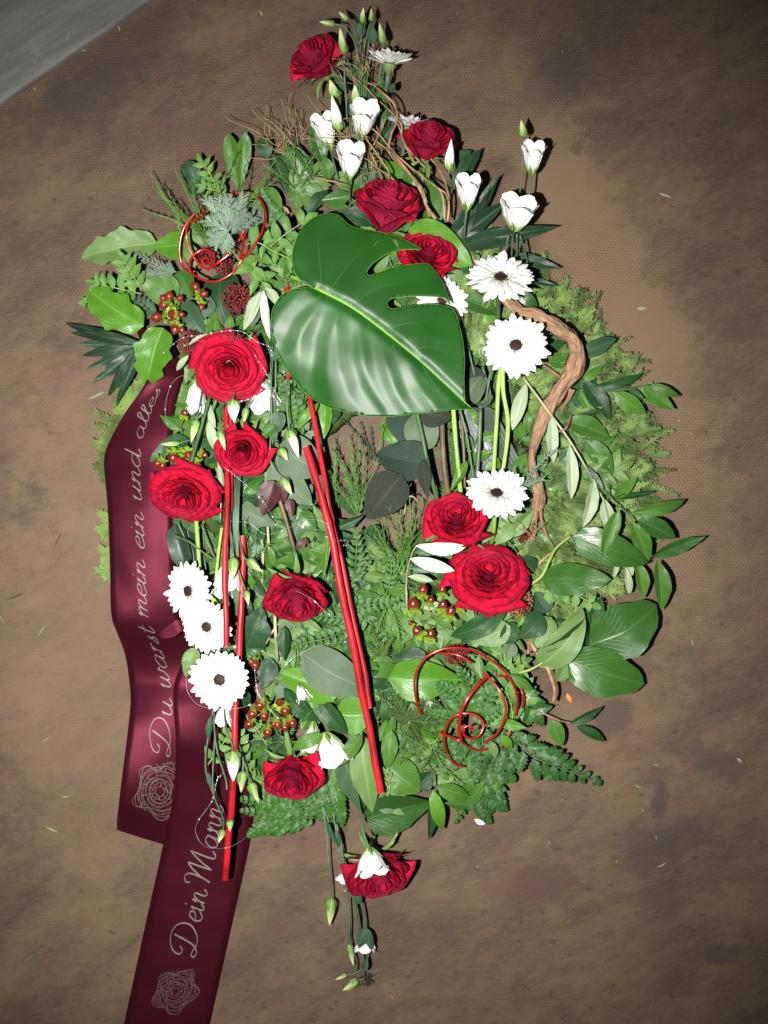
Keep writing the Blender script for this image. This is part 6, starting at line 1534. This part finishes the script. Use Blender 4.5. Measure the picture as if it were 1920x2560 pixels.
for (g, x, y) in (('H', 1080, 900), ('H', 1180, 1010), ('H', 1000, 1220), ('H', 930, 1330), ('H', 1240, 1420), ('H', 1350, 1450), ('I', 620, 470), ('I', 700, 640), ('I', 560, 720), ('I', 850, 560), ('I', 950, 640), ('I', 900, 760), ('I', 620, 900), ('I', 1020, 800), ('I', 1080, 900), ('I', 1190, 700),
                  ('F', 330, 930), ('F', 280, 1060), ('F', 560, 1080), ('F', 620, 1180), ('E', 900, 760), ('E', 1050, 1000), ('E', 1300, 1420), ('H', 870, 560), ('H', 1240, 760), ('G', 330, 1350), ('G', 480, 1400), ('I', 1350, 420), ('I', 760, 800), ('I', 480, 860), ('I', 200, 720), ('A', 620, 1020), ('A', 880, 1050), ('A', 330, 980), ('A', 700, 900)):
    X, Y = src(g, x, y); l = random.uniform(80, 120); da = random.uniform(0, 6.28); mt, kd, ds = random.choice(FMT)
    sprig('leafy_sprig', 'sprig', ds, [('X', X-l*.5*math.cos(da), Y+l*.5*math.sin(da), .045), ('X', X, Y, .056), ('X', X+l*.5*math.cos(da), Y-l*.5*math.sin(da), .052)], [], mt, kd, r=.0011, auto_=(4, random.uniform(62, 85), random.uniform(26, 38), .9, True))
# ------------------------------------------------------------------ loose stems
def stems(label, lst, name='flower_stem', c='stem'):
    o = thing(name, label, c, T(at(*lst[0][0][0]))); USED.add(label)
    for p, r, m in lst: tube('stem', [at(*q) for q in p], r, o, M[m], 8)
stems('pale green gerbera stem showing between dark stems under the monstera rim', [([('F', 1025, 150, .08), ('F', 1040, 350, .085), ('F', 1060, 560, .08), ('F', 1072, 700, .07)], .0032, 'stem_bright')])
stems('bright green stem beside the gerbera stem in the root bend', [([('D', 372, 880, .10), ('D', 375, 1020, .095), ('D', 402, 1180, .09), ('D', 395, 1330, .09), ('D', 365, 1530, .085)], .0030, 'stem_bright')])
stems('olive green rose stem with a node over the grey rounded leaf', [([('F', 808, 180, .085), ('F', 850, 370, .09), ('F', 880, 520, .085), ('F', 940, 740, .07)], .0030, 'stem_green')])
stems('thick brown rose stem running down to the rose', [([('F', 958, 200, .08), ('F', 965, 400, .085), ('F', 978, 560, .085), ('F', 1005, 720, .07)], .0036, 'stem_brown')])
stems('thin brown stem beside the pale gerbera stem', [([('F', 1070, 180, .075), ('F', 1088, 400, .08), ('F', 1095, 640, .07)], .0018, 'stem_brown')])
stems('grey green straight stem near the striped leaf', [([('F', 1188, 170, .09), ('F', 1180, 380, .09), ('F', 1165, 590, .085)], .0028, 'stem_grey'), ([('F', 1180, 165, .10), ('D', 300, 1060, .09), ('D', 250, 870, .08)], .002, 'stem_grey')])
stems('three thin grey green stems behind the monstera tip', [([('D', 110, 480, .07), ('D', 150, 680, .08), ('D', 205, 920, .08)], .0015, 'stem_grey'), ([('D', 200, 520, .06), ('D', 240, 760, .07), ('D', 275, 980, .08)], .0014, 'stem_grey'), ([('F', 1065, 170, .085), ('F', 1110, 350, .09), ('F', 1148, 600, .085)], .0016, 'stem_grey'), ([('D', 350, 720, .09), ('D', 300, 900, .10), ('D', 270, 1080, .10)], .0016, 'stem_grey')])
stems('pale green gerbera stem under the rose over the ribbon', [([('E', 688, 1190, .09), ('E', 698, 1320, .085), ('E', 712, 1540, .08)], .0030, 'stem_bright')])
stems('stems crossing beside the ribbon edge', [([('E', 555, 1275, .08), ('E', 640, 1310, .09), ('E', 720, 1370, .09), ('E', 820, 1440, .08)], .0013, 'stem_green'), ([('E', 580, 1200, .07), ('E', 620, 1290, .07)], .0012, 'stem_green'), ([('E', 720, 1210, .08), ('E', 760, 1330, .085), ('E', 810, 1430, .08)], .0014, 'stem_green'), ([('E', 840, 1230, .08), ('E', 815, 1430, .08), ('E', 800, 1640, .08)], .0022, 'stem_bright')])
stems('brown stem of the hanging rose running up under the grey leaves', [([('E', 1180, 1060, .09), ('E', 1230, 1220, .09), ('E', 1290, 1440, .085)], .0030, 'stem_brown')])
stems('two thin woody stems behind the lisianthus stems', [([('E', 1100, 900, .07), ('E', 1105, 1100, .07), ('E', 1120, 1360, .07)], .0018, 'stem_olive'), ([('E', 1075, 1300, .07), ('H', 965, 80, .07), ('H', 960, 250, .06)], .002, 'stem_olive')])
stems('forked green stem below the hanging rose', [([('H', 1035, 430, .08), ('H', 1040, 560, .08), ('H', 1050, 720, .07)], .0022, 'stem_olive'), ([('H', 1035, 520, .08), ('H', 980, 620, .08)], .0012, 'stem_olive')])
stems('curled thin stem rising from the fanned broom', [([('Q', 750, 980, .08), ('Q', 775, 830, .10), ('Q', 830, 790, .11), ('Q', 900, 860, .10)], .0009, 'stem_olive')])
for g, x, y, m in (('A', 590, 700, 0), ):
    stems('bundle of tall grey green lisianthus stems in the upper spray', [([('A', 590+i*14, 960, .06), ('A', 585+i*9, 760, .07+.004*i), ('A', 570+i*14, 560, .08)], .0013, 'stem_grey') for i in range(7)]+[([('A', 640+i*22, 1010, .05), ('A', 640+i*18, 880, .06)], .0012, 'stem_grey') for i in range(4)])
stems('green stem with a grey leaf stub running down to the floor', [([('H', 1180, 1480, .06), ('I', 200, 840, .06), ('I', 255, 990, .06), ('I', 290, 1080, .055)], .0014, 'stem_grey')])

stems('thin green stems fanning up to the tip buds', [([('A', 610+i*9, 760, .07), ('A', 600+i*10, 520, .09), ('A', 590+i*16, 300, .09)], .0011, 'stem_green') for i in range(6)])
for q in ((700, 640, 660, 480, 60), (720, 760, 800, 640, 60), (600, 640, 560, 500, 46), (640, 560, 700, 440, 50), (460, 940, 430, 800, 70), (690, 980, 720, 840, 60), (880, 960, 840, 820, 70), (560, 480, 480, 360, 50), (590, 420, 650, 340, 40)):
    single('narrow green leaf among the tall stems', 'A', q[0], q[1], q[2], q[3], q[4], .075, .085, 'lance', random.choice(['leaf_mid', 'leaf_bluegreen', 'leaf_dark']), None, SAL)
# ------------------------------------------------------------------ berries
def egg():
    V, F, U = [], [], []; n, s = 10, 12
    for j in range(n+1):
        t = j/n; r = .5*math.sin(math.pi*min(.995, max(.005, t))**.9)**.8
        for k in range(s): a = 2*math.pi*k/s; V.append((r*math.cos(a), t, r*math.sin(a))); U.append((k/s, t))
    for j in range(n):
        for k in range(s): a = j*s+k; b = j*s+(k+1) % s; F.append((a, b, b+s, a+s))
    return mesh('berry', V, F, U)
EGG = egg()
def berries(label, g, lst, base, mat='berry', mk=None, h=.10):
    o = thing('hypericum_berries', label, 'berries', T(at(g, base[0], base[1], h-.03))); USED.add(label)
    for i, (x, y, r, dx, dy) in enumerate(lst):
        hh = h+random.uniform(-.004, .008); c = at(g, x, y, hh); R_ = px(g, r); d = Vector((dx, -dy, .45)).normalized()
        A = c-d*R_*1.3; B = c+d*R_*1.25
        part('berry', EGG, o, lay(A, B, R_*2.05, 0, zs=R_*2.05), M[mat])
        for k in range(5):
            a = 2*math.pi*k/5; q = d.orthogonal().normalized(); q.rotate(Matrix.Rotation(a, 3, d))
            part('sepal', leafmesh('obov', k % 4), o, lay(A-d*R_*.25, A+(q*1.25-d*.25)*R_*1.25, R_*1.25, 0, up=d), M['berry_calyx'])
        tube('stalk', [A, A-d*R_*.8, at(g, base[0]+random.uniform(-15, 15), base[1]+random.uniform(-15, 15), h-.03)], .0008, o, M['stem_yellow'], 5)
    if mk: mark(g, lst[0][0], lst[0][1], mk)
berries('red brown hypericum berries above the palm fan and ribbon end', 'B', [(648, 1042, 26, .3, -1), (613, 1095, 26, -1, 0), (610, 1055, 20, -.6, -.6), (665, 1150, 27, .2, .2), (712, 1055, 19, 1, -.6), (718, 1153, 20, 1, 0), (675, 1195, 20, 0, 1), (570, 1168, 31, -1, .2), (682, 1243, 27, -.2, 1), (722, 1243, 18, .6, 1)], (700, 1110), 'berry_red', 'the holly berries')
berries('three red brown berries below the small spiral', 'B', [(800, 985, 26, -.6, -1), (852, 1030, 25, .8, -.2), (838, 1108, 20, 0, 1)], (830, 1060), 'berry_red')
berries('green topped red berries above the rose over the ribbon', 'E', [(460, 850, 26, -.6, 1), (488, 862, 22, -.1, 1), (552, 815, 29, .0, .9), (598, 838, 24, .1, 1), (642, 800, 24, .2, .6), (693, 870, 27, .2, 1), (738, 800, 20, 1, .5)], (560, 750), mk='the ribbon rose berries', h=.115)
berries('hypericum berries below the round gerbera', 'H', [(945, 980, 30, -.5, .8), (900, 1032, 29, -.5, .8), (880, 1092, 27, -.6, .6), (972, 1042, 28, .1, 1), (993, 1140, 27, -.1, 1), (1065, 962, 24, .1, -.3), (1098, 1015, 30, .0, 1), (1052, 1095, 26, .1, 1), (1095, 1110, 24, .2, .8), (1140, 1085, 27, .5, .8), (1030, 1090, 18, -.3, 1)], (1010, 1000), mk='the lower berries', h=.11)
berries('pair of berries beside the round gerbera', 'H', [(897, 722, 20, -.4, -.4), (918, 742, 27, .2, 1)], (960, 660), 'berry_red', 'the berry pair')
berries('tiny yellow berry between white petals and the bud', 'E', [(622, 550, 20, .2, -.6)], (600, 640))
berries('hypericum berries under the full blown rose', 'F', [(790, 1325, 36, -.1, -1), (848, 1240, 29, .1, -1), (893, 1302, 22, .3, -1), (965, 1330, 26, .0, -.9), (1012, 1368, 29, .1, -.9), (1068, 1328, 25, .1, -.9), (962, 1240, 24, .0, -1)], (900, 1400), mk='the rose berries')
berries('two hypericum berries below the others near the spiral arch', 'F', [(893, 1502, 28, .1, -.8), (812, 1485, 28, -.7, -.7), (772, 1440, 14, -.7, -.7)], (850, 1550), mk='the low berry pair')
def skimmia(label, g, cx, cy, rx, ry, n, mat, h=.085, mk=None, br=5.0):
    o = thing('bud_cluster', label, 'buds', T(at(g, cx, cy, h-.03))); USED.add(label); V, F, U = [], [], []
    for i in range(n):
        a = random.uniform(0, 6.283); q = random.random()**.5
        c = at(g, cx+rx*q*math.cos(a), cy+ry*q*math.sin(a), h+.012*(1-q*q)+random.uniform(-.003, .004)); r = random.uniform(.7, 1.15)*br*KM*.5
        b = len(V); 
        for (x, y, z) in ((0, 0, 1), (0, 0, -1), (1, 0, 0), (-1, 0, 0), (0, 1, 0), (0, -1, 0), (.7, .7, .1), (-.7, .7, .1), (.7, -.7, .1), (-.7, -.7, .1)): V.append(c+Vector((x, y, z))*r)
        ring_ = [2, 6, 4, 7, 3, 9, 5, 8]
        for k in range(8): p, q2 = b+ring_[k], b+ring_[(k+1) % 8]; F.append((b, p, q2)); F.append((b+1, q2, p))
        if i % 3 == 0: tube_geo([c, at(g, cx, cy, h-.02)], .0004, 3, V, F, U)
    part('buds', mesh('buds', V, F), o, None, M[mat], 'stuff')
    for k in range(3):
        tube('stalk', [at(g, cx+rx*.5*math.cos(k*2.1), cy+ry*.5*math.sin(k*2.1), h), at(g, cx, cy, h-.03)], .0009, o, M['stem_green'], 5)
    if mk: mark(g, cx, cy, mk)
skimmia('dark red skimmia bud cluster beside the pale olive bunch', 'B', 1045, 1060, 88, 100, 230, 'skimmia', mk='the dark bud cluster')
skimmia('dark red bud cluster above the beaded rose near the ribbon', 'B', 775, 1320, 80, 75, 190, 'skimmia', mk='the dark buds by the beaded rose')
skimmia('crimson bud cluster inside the upper wire spiral', 'B', 855, 810, 60, 55, 130, 'skimmia')
skimmia('crimson buds under the curve of the upper wire spiral', 'B', 975, 870, 60, 50, 130, 'skimmia')
skimmia('pinkish bud cluster beneath the full blown rose', 'G', 468, 840, 80, 95, 220, 'skimmia_pale', h=.10, mk='the pink bud cluster')
skimmia('cream bud cluster peeping out under the full blown rose petals', 'G', 285, 840, 55, 40, 70, 'skimmia_pale', h=.11)
skimmia('crimson bud cluster behind the red spiral arch', 'I', 1045, 85, 80, 60, 150, 'skimmia', h=.085, mk='the crimson buds')
skimmia('dark red buds between root foot and rose', 'G', 500, 420, 75, 75, 150, 'skimmia', h=.07)
skimmia('dark bud cluster on the topmost edge of the beaded rose', 'E', 900, 100, 90, 26, 60, 'skimmia', h=.15)

# ------------------------------------------------------------------ silver bead wire
def beads(label, g, pts, at_, r=.0012, mk=None):
    o = thing('bead_wire', label, 'bead wire', T(at(g, *pts[0]))); USED.add(label)
    P = [at(g, *p) for p in pts]; s = cat(P, 10)
    V, F, U = tube_geo(s, .00014, 4); part('wire', mesh('wire', V, F, U), o, None, M['silver'])
    n = at_ if isinstance(at_, int) else len(at_)
    for i in range(n):
        f = ((i+.5)/n) if isinstance(at_, int) else at_[i]
        q = f*(len(s)-1); k = min(len(s)-2, int(q)); p = Vector(s[k]).lerp(Vector(s[k+1]), q-k)
        part('bead', BEAD, o, T(p) @ Matrix.Scale(r*random.uniform(.45, 1.05), 4), M['bead'])
V, F = [], []
for j in range(7):
    for i in range(10):
        a, b = 2*math.pi*i/10, math.pi*j/6; V.append((math.sin(b)*math.cos(a), math.sin(b)*math.sin(a), math.cos(b)))
for j in range(6):
    for i in range(10): F.append((j*10+i, (j+1)*10+i, (j+1)*10+(i+1) % 10, j*10+(i+1) % 10))
BEAD = mesh('bead', V, F)
beads('silver bead wire looped over the top of the beaded rose', 'E', [(480, 210, .12), (600, 110, .14), (720, 90, .155), (860, 65, .165), (960, 70, .165), (1050, 130, .165), (1120, 160, .16), (1140, 220, .155)], 16)
beads('silver bead wire down the side of the beaded rose beside the monstera', 'E', [(1035, 200, .165), (1060, 250, .17), (1100, 310, .17), (1120, 370, .165), (1080, 410, .16), (1020, 460, .15), (960, 480, .15), (900, 495, .14)], 11)
beads('bead wire hanging over the ribbon bend with two silver beads', 'E', [(680, 370, .12), (610, 330, .12), (540, 385, .11), (505, 525, .10), (525, 640, .09)], [.52, .76])
beads('silver wire crossing from the stick rose down to the brown leaves', 'E', [(850, 870, .16), (940, 940, .16), (1060, 1050, .15), (1135, 1155, .13), (1170, 1240, .11)], [.1, .5, .56, .78, .9])
beads('silver bead wire crossing the long red stick in the middle', 'E', [(890, 1190, .13), (1000, 1205, .12), (1100, 1270, .12), (1220, 1240, .13), (1340, 1185, .155), (1440, 1195, .165), (1480, 1240, .165), (1500, 1310, .165), (1580, 1305, .12)], [.1, .22, .35, .5, .62, .72, .8, .97])
beads('bead wire ending in a small loop beside the stick crossing', 'F', [(250, 920, .12), (310, 940, .165), (350, 950, .15), (390, 945, .13), (405, 975, .12), (370, 980, .12)], [.1, .45, .7, .95], r=.0009)
beads('bead wire across the face of the hanging rose', 'H', [(1160, 300, .15), (1255, 350, .16), (1335, 425, .155), (1400, 470, .12)], [.4, .42, .75, .78])
beads('silver tinsel wire across the grey leaf under the double sticks', 'H', [(1020, 850, .11), (1090, 750, .12), (1160, 690, .125), (1300, 625, .13), (1460, 603, .155)], [.1, .2, .3, .34, .38, .42, .98])
beads('silver tinsel wire beside the round gerbera', 'H', [(915, 760, .13), (925, 850, .13), (940, 915, .13), (1010, 1010, .13), (1060, 1060, .125)], [.05, .2, .3, .4, .45, .5, .55, .75, .95])
beads('fine wire ring around the round gerbera', 'H', [(510, 800, .15), (520, 900, .15), (580, 975, .155), (680, 1000, .16), (830, 995, .155), (890, 975, .15)], [.97], r=.0016)
beads('bead wire loop across the lower ribbon and lowest stick end', 'J', [(850, 90, .12), (800, 160, .11), (778, 278, .10), (685, 410, .08), (660, 500, .07), (730, 600, .08), (870, 607, .125), (960, 570, .11), (1010, 530, .09)], [.05, .1, .14, .18, .26, .375, .75])
beads('bead wire beside the hanging cream bud', 'H', [(700, 1400, .125), (690, 1440, .12), (665, 1540, .11), (590, 1655, .09)], [.05, .2, .35, .62], r=.0010)
beads('short bead wire at the lower berries', 'H', [(860, 1200, .11), (960, 1180, .11), (985, 1240, .10), (965, 1530, .09)], [.05, .3, .5, .98])
beads('short wire across the lowest rose stems with one bead', 'K', [(500, 640, .07), (535, 755, .07), (575, 680, .07)], [.5], r=.0014)

# ------------------------------------------------------------------ bits on the floor
BITS = [('D', 1165, 525, 1222, 522, 22, 'bit', 'white petal'), ('M', 925, 1290, 1010, 1322, 18, 'bit', 'pale leaf sliver'), ('D', 1415, 1180, 1418, 1195, 8, 'bit', 'white crumb'), ('D', 1470, 1255, 1500, 1270, 6, 'bit', 'pale crumb'),
        ('O', 28, 662, 130, 625, 9, 'bit_dark', 'dark grass blade'), ('O', 208, 865, 252, 800, 8, 'bit', 'pale grass blade'), ('O', 0, 750, 38, 800, 7, 'bit', 'pale grass blade'), ('O', 300, 370, 340, 290, 5, 'bit_dark', 'dark thread'), ('O', 250, 1915, 320, 1948, 10, 'bit', 'pale grass blade'),
        ('O', 230, 1450, 280, 1420, 5, 'bit', 'pale thread'), ('O', 330, 1745, 385, 1750, 5, 'bit', 'pale thread'), ('O', 100, 1440, 170, 1495, 4, 'bit', 'pale thread'), ('N', 890, 605, 945, 622, 8, 'bit', 'pale thread'), ('N', 1000, 480, 1030, 496, 6, 'bit', 'pale thread'), ('N', 1010, 1080, 1070, 1052, 6, 'bit', 'tan thread'),
        ('N', 1012, 895, 1018, 920, 6, 'bit', 'tan thread'), ('N', 395, 930, 402, 945, 8, 'bit', 'white crumb'), ('N', 470, 680, 478, 700, 6, 'bit', 'white crumb'), ('N', 1480, 450, 1510, 475, 20, 'bit', 'pale round scrap'), ('N', 930, 740, 945, 760, 6, 'bit', 'white crumb'), ('N', 780, 1050, 790, 1040, 6, 'bit', 'white crumb'),
        ('N', 500, 75, 528, 130, 26, 'bit_orange', 'orange conifer scrap'), ('L', 488, 165, 498, 172, 10, 'bit', 'white crumb'), ('L', 700, 145, 712, 190, 8, 'bit', 'pale thread'), ('L', 475, 295, 510, 302, 8, 'bit', 'pale crumb'), ('L', 200, 520, 212, 535, 10, 'bit', 'white crumb'), ('L', 1540, 60, 1555, 98, 12, 'bit', 'pale scrap'),
        ('G', 1490, 1055, 1500, 1110, 8, 'bit', 'pale thread'), ('K', 1620, 555, 1659, 540, 8, 'bit', 'pale thread'), ('K', 920, 1620, 945, 1650, 8, 'bit', 'pale crumb'), ('E', 45, 470, 150, 425, 16, 'bit', 'shiny torn foil strip'), ('M', 280, 340, 286, 352, 6, 'bit', 'white crumb'), ('I', 1150, 1060, 1215, 1090, 34, 'lisi', 'white petal end')]
for g, a, b, c, d, w_, m, ds in BITS:
    o = part('plant_scrap', leafmesh('olive', random.randrange(4)), None, lay(at(g, a, b, .0012), at(g, c, d, .0016), px(g, w_), .2), M[m])
    o['category'] = 'scrap'; o['group'] = 'scraps lying on the floor'; X, Y = src(g, a, b); auto(o, ds+' on the floor', X, Y)
mark('Z', 300, 200, 'the grey board'); mark('X', 1650, 500, 'the bare upper floor'); mark('X', 1650, 2200, 'the bare lower floor'); mark('X', 150, 1600, 'the floor by the ribbon')
finish_labels()
bpy.context.view_layer.update()
